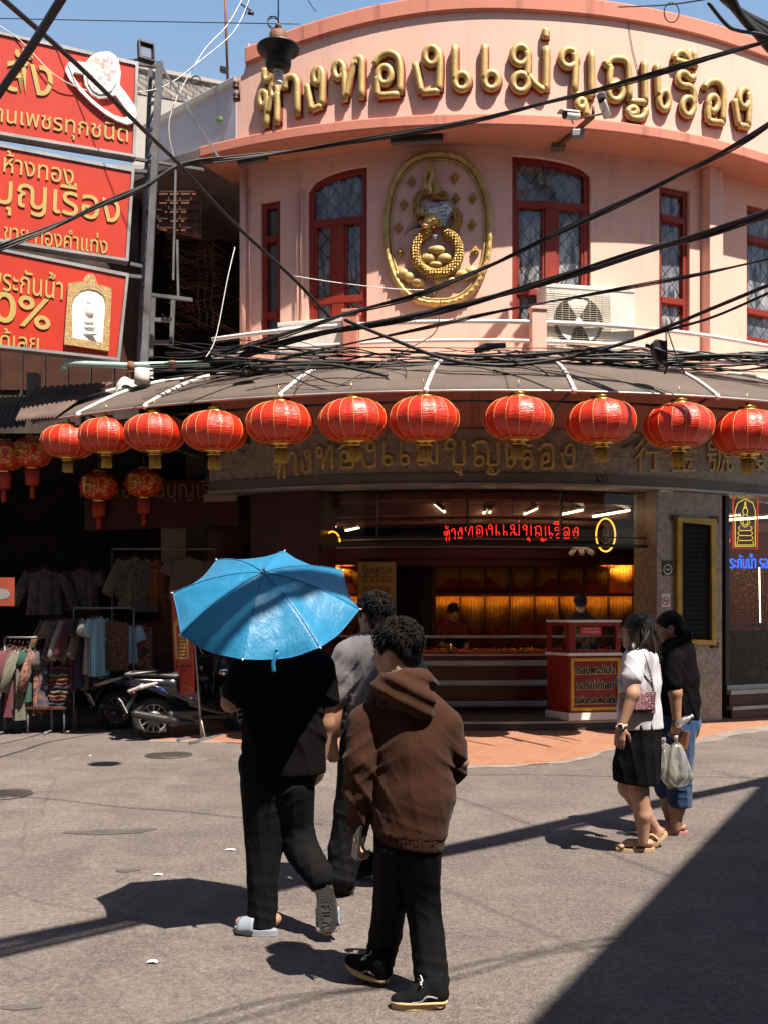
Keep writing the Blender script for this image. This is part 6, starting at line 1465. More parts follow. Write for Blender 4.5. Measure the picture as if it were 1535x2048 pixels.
plate('round_badge_sticker','small black sticker with a white ring emblem on the marble pillar','sticker',(1323,1121,1343,1151),MT['black'],ex1)
def ex2(t):
    mb=MB(); mb.prism([arcpts((1329,1202),6.8,8.6,0,360,28)[:-1][::-1],arcpts((1329,1202),5.3,6.8,0,360,28)[:-1]],wf,.0121,.015); mb.prism([[(1324,1197),(1325.2,1196),(1334,1207),(1332.8,1208)][::-1]],wf,.0121,.0145); mb.build('prohibition_ring',MT['red'],t)
    mb=MB(); mb.prism([[(1325,1203),(1325,1201),(1333,1201),(1333,1203)][::-1]],wf,.0121,.0135); mb.build('cigarette',MT['black'],t)
plate('no_smoking_sign','small white no smoking sticker above the black haired heads','sign',(1321,1187,1338,1214),MT['white'],ex2)
plate('small_notice','tiny red and white notice at the top of the marble pillar','sign',(1318,975,1342,984),MT['white'],lambda t:(lambda mb:(mb.prism([[(1329,982),(1329,976),(1341,976),(1341,982)][::-1]],wf,.0121,.014),mb.build('red_half',MT['red'],t)))(MB()))
hn=thing('house_number_plate','small dark house number plate reading 92 on the marble band','sign',onwall(1203,965,7.52)); hf_=lambda x,y,d:onwall(x,y,7.516,d)
mb=MB(); mb.prism([[(1193,964),(1193,952),(1212,952),(1212,964)][::-1]],hf_,.001,.014); mb.build('plate',MT['black'],hn); mb=MB(); text_fit(mb,'92',lambda x,y,d:hf_(1202.5+x,958-y,.0141+d),15,9,.003); mb.build('digits',M_('number_grey',(.30,.28,.25),.5),hn)
# gold letters on the marble fascia (same hand as the parapet) and the Chinese characters beyond
fs=thing('fascia_lettering','smaller gold Thai and Chinese letters on the shaded marble band','sign',ring(0,7.5,3.6))
us=[a for l in LETTERS for c,s in l for a,z in s]; um0,um1=min(us),max(us)
b0,b1=ang(550,7.5),ang(1146,7.5); zb0=[z for c,s in LETTERS[6] for a,z in s]; zbase=min(zb0); kf_=(b1-b0)*7.5/((um1-um0)*RP); zfb=az(850,930,7.5)[1]
for let in LETTERS:
    mb=MB()
    for cl,pts in let: stroke(mb,cl,[(b0+(a-um0)/(um1-um0)*(b1-b0),zfb+(z-zbase)*kf_*.98) for a,z in pts],lambda a,z:ring(a,7.50,z),lambda a:rnorm(a),.026,.9)
    mb.build('letter',MT['gold'],fs)
for i,ch in enumerate('行金號發金'):
    x=1292+72*i; mb=MB(); text_fit(mb,ch,lambda u,v,d:onwall(x+u,912-v,7.49,d),52,64,.03); mb.build('letter',MT['gold'],fs)
cm=thing('ceiling_camera','pale cluster of three cameras on the red cornice inside the shop','security camera',onwall(1155,1112,5.2)); mb=MB(); q=onwall(1155,1098,5.2,.06); mb.box(q,(.26,.08,.06)); mb.build('housing',MT['white'],cm,bevel=.02)
for s in (-1,0,1): mb=MB(); mb.tube([q+Vector((s*.11,-.02,-.02)),q+Vector((s*.17,-.16,-.08))],[.04,.045],10); mb.build('camera_head',MT['white'],cm)
# ------------------------------------------------------------------ banner stand and scooters
bs=thing('banner_stand','narrow red vertical banner with a gold shrine picture on a steel floor stand','banner',(P(402,1478,12.6).x,12.6,0))
bq=lambda x,y,d:P(x,y,12.72-.30*(x-345)/42)+Vector((-.75,-.66,0))*d
mb=MB(); mb.prism([[(352,1391),(344,1180),(383,1180),(389,1391)][::-1]],bq,-.01,.012); mb.build('panel',M_('banner_red',(.42,.045,.02),.6,var=.1),bs)
mb=MB(); mb.prism([[(354,1318),(350,1250),(357,1238),(366,1234),(374,1238),(379,1252),(381,1318)][::-1],[(358,1314),(376,1314),(374,1254),(370,1246),(365,1243),(359,1247),(355,1256)][::-1]],bq,.0121,.018)
for k in range(8): mb.prism([[(361-k*.35+1.5,1258+k*7+4.5),(361-k*.35+1.5,1258+k*7),(370+k*.5,1258+k*7),(370+k*.5,1258+k*7+4.5)][::-1]],bq,.0121,.018)
mb.prism([[(363,1257),(365.5,1248),(368,1257)][::-1]],bq,.0121,.018); mb.build('shrine_picture',MT['yellow'],bs)
for b,y,w,h in (('กรอบพระกันน้ำ',1331,30,7),('รอรับ',1341,14,7),('โทร',1360,10,8)): mb=MB(); text_fit(mb,b,lambda x,yy,d:bq((369 if w>11 else 356)+x,y-yy,.0125+d),w,h,.003); mb.build('lettering',MT['dark'],bs)
mb=MB(); mb.prism([arcpts((371,1379),17,8,0,360,18)[:-1][::-1],arcpts((371,1379),16,7,0,360,18)[:-1]],bq,.0125,.016); mb.build('number_panel',MT['yellow'],bs)
top=P(381,1180,12.42); bot=P(404,1474,12.55); bot.z=.03
mb=MB(); mb.tube([top,bot],.014,8); mb.tube([bot.lerp(top,.16)+Vector((.0,0,0)),bot+Vector((.06,-.10,0))],.011,6); mb.build('pole',MT['chrome'] if False else MT['alu'],bs)
mb=MB(); a=G(356,1484); b=G(417,1471); c=G(380,1489); d=G(446,1474)
for p,q in ((a,b),(c,d)): mb.bar(p+Vector((0,0,.022)),q+Vector((0,0,.022)),.04,.035)
mb.bar((a+b)/2+Vector((0,0,.024)),(c+d)/2+Vector((0,0,.024)),.03,.03); mb.build('foot',MT['steel'],bs,bevel=.004)
def floral():
    m,nt,b=new_mat('flower_sticker'); v=coords(nt,None,'Object'); vo=nt.nodes.new('ShaderNodeTexVoronoi'); vo.inputs['Scale'].default_value=13; nt.links.new(v,vo.inputs['Vector'])
    n=noise_n(nt,v,14,3); c=mix(nt,ramp(nt,n,[(.45,.0),(.55,1.0)]),(.01,.02,.05),(.03,.08,.22)); c=mix(nt,ramp(nt,vo.outputs['Distance'],[(.18,1.0),(.24,.0)]),c,(.68,.55,.55)); c=mix(nt,ramp(nt,vo.outputs['Distance'],[(.05,1.0),(.08,.0)]),c,(.5,.12,.06)); nt.links.new(c,b.inputs['Base Color']); b.inputs['Roughness'].default_value=.25; return m
def make_scooter(label):
    t=thing('motor_scooter',label,'scooter',(0,0,0),0,'scooters parked before the clothes shop')
    glossy=M_('black_gloss',(.012,.012,.014),.2,var=.2,bmp=0,coat=.4); wp=M_('white_gloss',(.42,.40,.38),.25,bmp=0,coat=.4)
    def sm(S,nm,m,h=.012,parent=t,**k):
        V,Q=S.mesh(h,**k); return npmesh(nm,V,Q,m,parent)
    for x in (-.62,.64):
        mb=MB(); mb.tube([(x+.225*math.cos(a),0,.265+.225*math.sin(a)) for a in np.linspace(0,6.283,40,endpoint=False)],.045,12,closed=True,flat=1.0); w=mb.build('wheel',MT['rubber'],t,local=True)
        mb=MB(); mb.tube([(x+.178*math.cos(a),0,.265+.178*math.sin(a)) for a in np.linspace(0,6.283,40,endpoint=False)],.012,8,closed=True)
        for k in range(12):
            a=k*math.pi/6; mb.bar((x+.06*math.cos(a),0,.265+.06*math.sin(a)),(x+.175*math.cos(a),0,.265+.175*math.sin(a)),.016,.014,up=(0,1,0))
        mb.tube([(x,-.05,.265),(x,.05,.265)],.055,14); mb.build('rim',MT['alu'],w,local=True)
        mb=MB(); mb.tube([(x,-.07,.265),(x,-.05,.265)],[.10,.10],18); mb.build('hub',MT['steel'],w,local=True)
    S=SDF(); S.cone((-.86,0,.74),(-.40,0,.66),.07,.15,.04); S.cone((-.40,0,.66),(-.12,0,.52),.15,.13,.05); S.cone((-.12,0,.42),(.25,0,.30),.10,.10,.04,flat=((0,0,1),.6)); sm(S,'tail_body',glossy)
    S=SDF(); 
    for s in (-1,1): S.cone((-.80,s*.085,.70),(-.15,s*.15,.56),.03,.06,.02,flat=((0,1,0),.45))
    sm(S,'side_panel',floral())
    S=SDF()
    for s in (-1,1): S.chain([(-.93,s*.03,.62),(-.80,s*.11,.68),(-.62,s*.15,.73)],[.022,.03,.02],.01)
    sm(S,'white_trim',wp,.009)
    S=SDF(); S.cone((-.82,0,.84),(-.35,0,.80),.09,.13,.04,flat=((0,0,1),.45)); S.cone((-.35,0,.79),(.0,0,.77),.12,.10,.04,flat=((0,0,1),.5)); sm(S,'seat',M_('seat_vinyl',(.02,.019,.019),.5,bmp=.2))
    mb=MB(); mb.tube([(-.60,.10,.88),(-.92,.07,.84),(-.98,0,.83),(-.92,-.07,.84),(-.60,-.10,.88)],.014,6); mb.build('grab_rail',MT['steel'],t,local=True)
    S=SDF(); S.ell((-.88,0,.61),(.05,.10,.035),.02); sm(S,'tail_light',M_('tail_lens',(.10,.006,.005),.3,bmp=0))
    S=SDF(); S.cone((-.85,0,.58),(-.98,0,.34),.06,.055,.02,flat=((1,0,0),.4)); sm(S,'rear_fender',MT['black'])
    mb=MB(); M=Matrix.Rotation(R_(-26),3,'Y'); mb.box((-1.0,0,.44),(.012,.22,.17),M); pl2=mb.build('number_plate',M_('plate_white',(.55,.55,.55),.5),t,local=True)
    mb=MB(); 
    fnp=lambda x,y,d:Vector((-1.0,0,.44))+M@Vector((-.0065-d,-x,y)); text_fit(mb,'กข 92',fnp,.16,.045,.002,c=(0,.035)); text_fit(mb,'4170',fnp,.17,.06,.002,c=(0,-.03)); mb.build('plate_lettering',MT['black'],pl2,local=True)
    S=SDF(); S.cone((-.15,-.13,.20),(-.50,-.17,.27),.035,.045,.02); S.cone((-.50,-.17,.27),(-.88,-.18,.36),.058,.05,.02); sm(S,'exhaust',M_('dark_exhaust',(.045,.045,.048),.4,.5))
    S=SDF(); S.box((-.25,0,.26),(.20,.12,.10),.04); S.cone((-.45,.11,.27),(-.62,.11,.265),.06,.07,.02); sm(S,'engine',M_('engine_casting',(.10,.10,.10),.5,.5))
    S=SDF(); S.box((.12,0,.27),(.28,.14,.03),.03); sm(S,'floorboard',MT['black'])
    S=SDF(); S.cone((.36,0,.30),(.47,0,.80),.15,.16,.04,flat=((1,0,.15),.32)); S.cone((.47,0,.80),(.44,0,.97),.12,.09,.05,flat=((1,0,0),.7)); sm(S,'leg_shield',glossy)
    S=SDF(); S.ell((.56,0,.80),(.05,.09,.07),.01); sm(S,'headlight',MT['chrome'])
    S=SDF(); S.cone((.52,0,.45),(.86,0,.46),.09,.06,.03,flat=((0,0,1),.5)); S.cone((.52,0,.42),(.48,0,.6),.07,.06,.03); sm(S,'front_fender',glossy)
    mb=MB()
    for s in (-1,1): mb.tube([(.64,s*.07,.27),(.52,s*.07,.60)],.022,8)
    mb.build('fork',MT['steel'],t,local=True)
    mb=MB(); mb.tube([(.33,-.36,1.0),(.38,-.18,1.03),(.42,0,1.0),(.38,.18,1.03),(.33,.36,1.0)],.017,8); hb=mb.build('handlebar',MT['black'],t,local=True)
    for s in (-1,1):
        mb=MB(); mb.tube([(.36,s*.24,1.03),(.33,s*.30,1.20)],.007,5); mb.sphere((.32,s*.32,1.24),(.018,.065,.045)); mb.build('mirror',MT['chrome'] if s<0 else MT['black'],hb,local=True)
    mb=MB(); mb.tube([(-.2,.14,.22),(-.28,.25,.02)],.014,6); mb.build('side_stand',MT['steel'],t,local=True)
    return t
sc=make_scooter('black and white scooter with a flowered side panel parked beside the banner stand')
p=G(305,1479); yaw=R_(24); sc.location=(p.x+.62*math.cos(yaw),p.y+.62*math.sin(yaw)+.05,0); sc.rotation_euler=(R_(4),0,yaw)
s2=copy_tree(sc); s2['label']='dark scooter half hidden behind the rack shirts, plate in shade'; p=G(222,1462); s2.location=(p.x+.55,p.y+.55,0); s2.rotation_euler=(R_(4),0,R_(32))
s3=copy_tree(sc); s3['label']='dark scooter behind the banner stand with its headlight towards the road'; p=G(440,1462); s3.location=(p.x-.05,p.y+.45,0); s3.rotation_euler=(R_(4),0,R_(-70))
# ------------------------------------------------------------------ people
def skin_mat(name,col):
    m,nt,b=new_mat(name); v=geo_pos(nt); n=noise_n(nt,v,9,5); f=noise_n(nt,v,90,3)
    c=mix(nt,ramp(nt,n,[(.3,.0),(.7,1.0)]),tuple(x*.86 for x in col),tuple(x*1.08 for x in col)); c=mix(nt,ramp(nt,f,[(.5,.0),(.8,.3)]),c,tuple(x*.75 for x in col))
    nt.links.new(c,b.inputs['Base Color']); b.inputs['Roughness'].default_value=.52; b.inputs['Subsurface Weight'].default_value=.12; b.inputs['Subsurface Radius'].default_value=(.012,.005,.003); b.inputs['Subsurface Scale'].default_value=.6
    bump(nt,b,f,.12,.002); return m
MT['skin']=skin_mat('skin_tan',(.36,.19,.115)); MT['skinlight']=skin_mat('skin_light',(.42,.235,.155))
def hairmat(name,c1,c2,r=.32):
    m,nt,b=new_mat(name); v=geo_pos(nt,(60,60,6)); n=noise_n(nt,v,1.5,4); c=mix(nt,ramp(nt,n,[(.3,.0),(.7,1.0)]),c1,c2); nt.links.new(c,b.inputs['Base Color']); b.inputs['Roughness'].default_value=r; b.inputs['Specular IOR Level'].default_value=.22 if r>.6 else .4; bump(nt,b,n,.6,.006); return m
MT['hair']=hairmat('black_hair',(.004,.0035,.0035),(.008,.0065,.006),.72); MT['hairbrown']=hairmat('dark_brown_hair',(.005,.004,.003),(.020,.010,.006),.42)
def cloth(name,col,rough=.92,weave=220,var=.12,sheen=.15,spec=.2):
    m,nt,b=new_mat(name); v=geo_pos(nt); n=noise_n(nt,v,4,5); f=noise_n(nt,v,weave,2); w=noise_n(nt,geo_pos(nt,(1,1,.55)),16,4,.55,.8)
    c=mix(nt,ramp(nt,n,[(.3,.0),(.7,1.0)]),tuple(x*(1-var) for x in col),tuple(x*(1+var) for x in col)); c=mix(nt,ramp(nt,f,[(.4,.0),(.7,.35)]),c,tuple(x*.6 for x in col))
    nt.links.new(c,b.inputs['Base Color']); b.inputs['Roughness'].default_value=rough; b.inputs['Sheen Weight'].default_value=sheen; b.inputs['Specular IOR Level'].default_value=spec
    h=math_n(nt,'ADD',math_n(nt,'MULTIPLY',w,1.0),math_n(nt,'MULTIPLY',f,.12)); bump(nt,b,h,.35,.02); return m
MT['hoodie']=cloth('brown_fleece',(.043,.0155,.0078),sheen=.05); MT['tblack']=cloth('black_cotton',(.0050,.0046,.005),sheen=.0,spec=.06); MT['trousers']=cloth('black_twill',(.0052,.0052,.0056),.85,sheen=.0,spec=.12)
MT['tgrey']=cloth('grey_cotton',(.150,.135,.150)); MT['trgrey']=cloth('charcoal_twill',(.010,.010,.0115),.85,sheen=0,spec=.1); MT['twhite']=cloth('white_cotton',(.50,.49,.53),var=.04); MT['jeans']=cloth('blue_denim',(.018,.046,.115),weave=300); MT['skirt']=cloth('black_crepe',(.005,.005,.0055),sheen=.0,spec=.1)
class Body:
    """a figure surveyed in the picture: J(px,py,dy) gives a joint at depth Y0+dy, relative to the figure's base"""
    def __init__(s,label,px,py,Y0,group=None,z0=0.0):
        s.Y0=Y0; s.base=Vector(((px-CX)*Y0/F,Y0,z0)); s.root=thing('person',label,'person',s.base)
        s.S=SDF()
    def J(s,px,py,dy=0.0): return tuple(P(px,py,s.Y0+dy)-s.base)
    def skin(s,m,h=.0065): V,Q=s.S.mesh(h); s.body=npmesh('body',V,Q,m,s.root); return s.body
    def part(s,S,nm,m,h=.008,disp=None,cuts=(),parent=None): V,Q=S.mesh(h,disp=disp,cuts=cuts); return npmesh(nm,V,Q,m,parent or s.root)
    def build(s,mb,nm,m,parent=None,**k): return mb.build(nm,m,parent or s.root,local=True,**k)
def frame(yaw,pitch=0.0,roll=0.0):
    """f forward (yaw from +Y towards -X), r right, u up"""
    f=Vector((-math.sin(yaw)*math.cos(pitch),math.cos(yaw)*math.cos(pitch),math.sin(pitch))); r=Vector((math.cos(yaw),math.sin(yaw),0)); u=r.cross(f)
    if roll: q=Matrix.Rotation(roll,3,f); r=q@r; u=q@u
    return r,f,u
def fm(fr): return Matrix(fr).transposed()
def head(B,c,yaw,pitch=0,roll=0,s=1.0):
    r,f,u=fr=frame(yaw,pitch,roll); c=Vector(c); M=fm(fr); at=lambda x,y,z:tuple(c+(r*x+f*y+u*z)*s); S=B.S; t=lambda *a:tuple(k*s for k in a)
    S.ell(at(0,-.012,.025),t(.074,.094,.092),.02,M); S.ell(at(0,.025,-.045),t(.058,.062,.076),.03,M); S.cone(at(0,.065,-.098),at(0,.045,-.085),.022*s,.04*s,.025)
    S.cone(at(0,.088,.012),at(0,.108,-.030),.009*s,.014*s,.012); S.cone(at(-.013,.094,-.036),at(.013,.094,-.036),.009*s,.009*s,.008)
    for k in (-1,1):
        S.ell(at(k*.031,.094,.008),t(.017,.012,.010),.01,M,op=-1); S.ell(at(k*.031,.074,.006),t(.014,.012,.011),.004,M); S.cone(at(k*.018,.089,.027),at(k*.047,.076,.027),.007*s,.006*s,.010)
        S.ell(at(k*.076,-.008,-.008),t(.011,.022,.033),.006,M); S.ell(at(k*.084,-.004,-.006),t(.006,.011,.018),.004,M,op=-1); S.ell(at(k*.042,.058,-.028),t(.02,.02,.018),.02,M)
    S.cone(at(-.020,.084,-.060),at(.020,.084,-.060),.008*s,.008*s,.006); S.cone(at(-.016,.082,-.070),at(.016,.082,-.070),.009*s,.009*s,.006)
    return at,fr
def face_parts(B,at,fr,s=1.0,parent=None):
    p=parent or B.body
    for k in (-1,1):
        mb=MB(); mb.sphere(at(k*.031,.079,.006),.0085*s,10,7); B.build(mb,'eye',MT['black'],p)
    mb=MB()
    for k in (-1,1): mb.tube([at(k*.016,.094,.032),at(k*.032,.090,.037),at(k*.048,.078,.032)],[.003,.0035,.002],5)
    B.build(mb,'eyebrow',MT['hair'],p)
    mb=MB(); mb.tube([at(-.022,.090,-.064),at(0,.099,-.064),at(.022,.090,-.064)],[.003,.0055,.003],6); B.build(mb,'lips',M_('lips',(.30,.10,.08),.5,bmp=0) if 'lips' not in bpy.data.materials else bpy.data.materials['lips'],p)
def hand(S,w,d,n,curl=.5,side=1,s=1.0,spread=.10):
    """w wrist, d direction of the palm, n back-of-hand normal, side +1/-1: which side the thumb leaves"""
    w=Vector(w); d=Vector(d).normalized(); n=Vector(n); n=(n-d*n.dot(d)).normalized(); x=d.cross(n)*side; at=lambda a,b,c:w+(x*a+d*b+n*c)*s
    S.cone(at(0,-.01,0),at(0,.03,0),.026*s,.030*s,.012,flat=(n,.62)); 
    for a in (-.024,-.008,.008,.024): S.cone(at(a*.8,.02,0),at(a*1.15,.080,.002),.013*s,.0115*s,.010,flat=(n,.95))
    for i,(a,L) in enumerate(((.030,.070),(.0105,.078),(-.0095,.073),(-.028,.058))):
        p=at(a,.085,.003); dd=(d+x*(a*spread*20)*.12).normalized(); ax=dd.cross(n).normalized(); ang_=0; rr=.0092
        for k,(q,cv) in enumerate(((.45,.55),(.32,1.0),(.23,.7))):
            ang_+=curl*cv*(1+.1*i); dv=dd*math.cos(ang_)-n*math.sin(ang_); e=p+dv*L*q*s; S.cone(p,e,rr*s,(rr-.001)*s,.003); p=e; rr-=.0009
    p=at(.026,.018,-.004); d1=(x*.75+d*.7-n*.35).normalized(); e=p+d1*.038*s; S.cone(p,e,.0135*s,.011*s,.012); d2=(x*(.45-.4*curl)+d*.9-n*(.3+.5*curl)).normalized(); e2=e+d2*.030*s; S.cone(e,e2,.0108*s,.0098*s,.004); e3=e2+(d2-n*.3*curl-x*.2*curl).normalized()*.024*s; S.cone(e2,e3,.0098*s,.008*s,.004)
def tufts(mb,at,n,seed,fn):
    g=random.Random(seed)
    for i in range(n): fn(mb,g,i)
def scalp_point(g,zmin=-.02,back=True):
    while True:
        v=Vector((g.gauss(0,1),g.gauss(0,1),g.gauss(0,1))).normalized()
        if v.z<zmin: continue
        if v.y>.55 and v.z<.55: continue
        return v
def short_hair(B,at,fr,seed,top=1.0,nape=-.075,curl=.02,n=420,s=1.0,mat=None,vol=.018):
    r,f,u=fr; S=SDF(); M=fm(fr); t=lambda *a:tuple(k*s for k in a)
    S.ell(at(0,-.018,.034),t(.080+vol*.5,.098+vol*.4,.090+vol),.02,M); S.ell(at(0,-.062,-.02),t(.066,.046,.062),.03,M)
    S.ell(at(0,.085,-.045),t(.09,.055,.072),.02,M,op=-1)
    for k in (-1,1): S.ell(at(k*.095,.012,-.035),t(.035,.05,.05),.015,M,op=-1)
    B.part(S,'hair',mat or MT['hair'],.006,disp=wrinkle(.004,60,seed)) ; hb=bpy.data.objects[-1] if False else None
    g=random.Random(seed); mb=MB()
    for i in range(n):
        v=scalp_point(g,-.35)
        if v.y>.35 and v.z<.25: continue
        if v.z<-.1 and abs(v.x)>.75 and v.y>-.3: continue
        p=Vector(at(v.x*(.080+vol*.5),-.018+v.y*(.098+vol*.4),.034+v.z*(.090+vol))); nn=(r*v.x+f*v.y+u*v.z).normalized()
        sw=Vector((math.sin(v.x*9+seed),math.cos(v.y*8+seed*2),math.sin(v.x*6-v.y*7))); tdir=(sw*.9+Vector((g.gauss(0,.55),g.gauss(0,.55),g.gauss(-.45,.4)))); tdir=(tdir-nn*tdir.dot(nn)).normalized(); L=g.uniform(.018,.042)*s*(1.15 if v.z>.2 else .55)*top
        pts=[p-nn*.004,p+nn*L*.28+tdir*L*.3,p+nn*L*.40+tdir*(L*.7)-u*L*.10,p+nn*L*.30+tdir*L*1.05-u*L*.30]
        mb.tube(pts,[.0024,.0024,.002,.0006],3)
    B.build(mb,'hair_locks',mat or MT['hair'])
def shoe_sole(mb,heel,toe,up,w,t,z0=0.0):
    heel=Vector(heel); toe=Vector(toe); d=(toe-heel).normalized(); up=Vector(up); up=(up-d*up.dot(d)).normalized(); x=d.cross(up); L=(toe-heel).length
    out=[]
    for i in range(28):
        a=2*math.pi*i/28; y=-math.cos(a); v=math.sin(a); ww=w*(.86+.16*y if y<0.2 else .90+.06*math.sin(y*2.2)); out.append((v*ww/2,(y+1)/2*L))
    mb.prism([out],lambda a,b,dd:heel+x*a+d*b+up*(dd+z0),0,t); return d,x,up,L
def sneaker(B,heel,toe,up,w=.098,lab=None,stripe=None,lace=None,sole=None,up_m=None):
    mb=MB(); d,x,u,L=shoe_sole(mb,heel,toe,up,w,.028); so=None
    S=SDF(); h=Vector(heel); a=lambda y,z,xx=0:tuple(h+d*(y*L)+u*z+x*xx)
    S.cone(a(.16,.055),a(.55,.05),.040,.042,.02,flat=(u,.85)); S.cone(a(.5,.045),a(.84,.036),.044,.040,.02,flat=(u,.55)); S.cone(a(.16,.055),a(.20,.095),.040,.040,.02); S.cone(a(.22,.085),a(.48,.065),.034,.034,.02)
    cut=np.array(u); o=np.array(h)+cut*.026
    sh=B.part(S,'shoe',up_m or MT['shoeblack'],.006,cuts=(lambda X:-((X-o)@cut),))
    B.build(mb,'sole',sole or MT['solecream'],sh,bevel=.004)
    mb=MB(); mb.tube(smooth_path([a(.02,.030,0),a(.06,.030,-w*.40),a(.3,.030,-w*.45),a(.7,.030,-w*.47),a(.93,.030,-w*.30),a(.99,.030,0),a(.93,.030,w*.30),a(.7,.030,w*.47),a(.3,.030,w*.45),a(.06,.030,w*.40)],4,True),.006,5,closed=True); B.build(mb,'foxing',sole or MT['solecream'],sh)
    S=SDF(); S.cone(a(.40,.095),a(.60,.080),.024,.018,.01,flat=(u,.4)); S.cone(a(.10,.085),a(.13,.115),.030,.026,.01); B.part(S,'tongue',up_m or MT['shoeblack'],.006,parent=sh)
    if stripe is not None:
        mb=MB()
        for s in (-1,1):
            for oz in ((0,) if stripe[1]==1 else (0,.010,.02)):
                mb.tube(smooth_path([a(.20,.050+oz,s*.043),a(.38,.058+oz,s*.045),a(.5,.040+oz,s*.047),a(.66,.034+oz,s*.046)],4),.0045,5)
        B.build(mb,'side_stripe',stripe[0],sh)
    if lace is not None:
        mb=MB()
        for k in range(4): y=.46+.07*k; mb.tube([a(y,.088-.012*k,-.026),a(y+.02,.100-.013*k,0),a(y,.088-.012*k,.026)],.004,5)
        for s in (-1,1): mb.tube(smooth_path([a(.44,.105,0),a(.47,.118,s*.03),a(.50,.105,s*.045),a(.47,.100,s*.02)],4),.003,4)
        B.build(mb,'lace',lace,sh)
    return sh
MT['shoeblack']=cloth('black_suede',(.006,.006,.007),.9,sheen=0,spec=.1); MT['solecream']=M_('gum_sole',(.50,.36,.19),.7,var=.15); MT['soleblack']=M_('black_sole',(.03,.03,.032),.75,var=.2,bmp=.3)
MT['stripegrey']=M_('grey_stripe',(.22,.22,.23),.5,bmp=0); MT['stripeorange']=M_('orange_stripe',(.55,.25,.06),.5,bmp=0)
def band(B,h,d,x,u,L,m,par,y0=.48,y1=.86):
    h=Vector(h); mb=MB()
    def f(a,b):
        t=math.pi*a; y=(y0+(y1-y0)*b)*L; H=(.088-.030*b); n=(x*math.cos(t)+u*math.sin(t))
        return h+d*y-x*math.cos(t)*(-.054)+u*(.015+H*max(0,math.sin(t))**.7), n
    mb.slab(f,14,5,.008); B.build(mb,'strap',m,par)
def sub(a,b): return tuple(Vector(a)-Vector(b))
def lerp(a,b,t): return tuple(Vector(a).lerp(Vector(b),t))
def plane_cut(pt,n):
    p=np.array(pt); n=np.array(Vector(n).normalized()); return lambda X:(X-p)@n        # removes the side n points to

# ---- 1: young man in the brown hoodie
B=Body('person in an oversized brown hoodie and black trousers holding a phone',812,1998,4.15); J=B.J
hc=J(791,1303,.02); at,fr=head(B,hc,R_(62),R_(-4),R_(-3),.95)
S=B.S; S.chain([J(795,1310,.0),J(800,1395,-.01)],[.052,.062],.03); S.cone(J(815,1430),J(817,1640),.10,.09,.05,flat=((0,1,0),.7))
S.chain([J(735,1440),J(716,1565,.02),J(722,1655,.05)],[.05,.042,.03],.02); S.chain([J(892,1445),J(915,1520,.03),J(860,1585,.26)],[.05,.042,.03],.02)
hand(S,J(719,1655,.05),(-.05,.1,-1),(-.9,.5,0),.75,-1,.98); hand(S,J(855,1590,.27),(-.8,.3,-.3),(0,.9,.3),.8,1)
S.chain([J(834,1700),J(842,1800,.04),J(862,1965,-.02)],[.065,.05,.042],.02); S.chain([J(794,1700),J(778,1810,.12),J(754,1930,.25)],[.065,.05,.042],.02)
B.skin(MT['skinlight']); face_parts(B,at,fr)
short_hair(B,at,fr,5,1.15,curl=.018,n=1700,vol=.013,s=.96)
# hoodie
S=SDF(); 
S.chain([J(815,1440,.0),J(822,1500,.0),J(825,1585,.0),J(818,1655,.0)],[.150,.166,.172,.160],.02,flat=((.25,1,0),.80))
S.cone(J(795,1402),J(734,1446),.075,.078,.04); S.cone(J(815,1400),J(884,1450),.075,.076,.04)
S.chain([J(733,1448),J(722,1520,-.03),J(716,1585,-.01),J(721,1634,.03)],[.080,.074,.067,.050],.010); S.cone(J(710,1615,.02),J(698,1652,.03),.042,.018,.03)
S.chain([J(884,1452),J(900,1498,.01),J(906,1538,.06),J(860,1585,.22)],[.078,.066,.056,.05],.010)
cut=plane_cut(J(815,1668,0),(-.10,0,-1))
wr1=wrinkle(.0025,13,3,(1.2,1,.5)); wr2=wrinkle(.0012,38,4)
A1=np.array(J(725,1590)); A2=np.array(J(905,1540)); dB=np.array(J(830,1500))
def hood_w(X):
    w=wr1(X)+wr2(X)
    w=w+hood_c(X)
    return w.astype(np.float32)
hood_c=creases([((.9,0,.45),.075,.0075,.5,J(720,1590),.15),((.6,0,-.8),.060,.0060,.6,J(722,1520),.13),((.7,0,.7),.055,.0060,.5,J(905,1530),.12),((1,0,.22),.11,.0022,.5,J(830,1580,-.12),.22),((.35,0,1),.070,.0060,.5,J(820,1655),.12),((.7,0,-.7),.08,.0045,.5,J(760,1470),.12),((.8,0,.6),.08,.0045,.5,J(880,1480),.12)])
ho=B.part(S,'hoodie',MT['hoodie'],.0065,disp=hood_w,cuts=(cut,))
# ribbed hem and cuff
S=SDF(); S.chain([J(818,1650,.0),J(818,1700,.0)],[.158,.140],.02,flat=((.25,1,0),.80)); rib=lambda X:(.0035*np.sin(np.arctan2(X[...,1],X[...,0]-B_hx)*70)).astype(np.float32)
B_hx=J(816,1680)[0]
B.part(S,'ribbed_hem',MT['hoodie'],.0065,disp=rib,cuts=(plane_cut(J(818,1690,0),(-.16,0,-1)),plane_cut(J(815,1660,0),(.10,0,1))),parent=ho)
S=SDF(); S.cone(J(721,1630,.03),J(718,1658,.05),.050,.040,.01); B.part(S,'cuff',MT['hoodie'],.006,parent=ho)
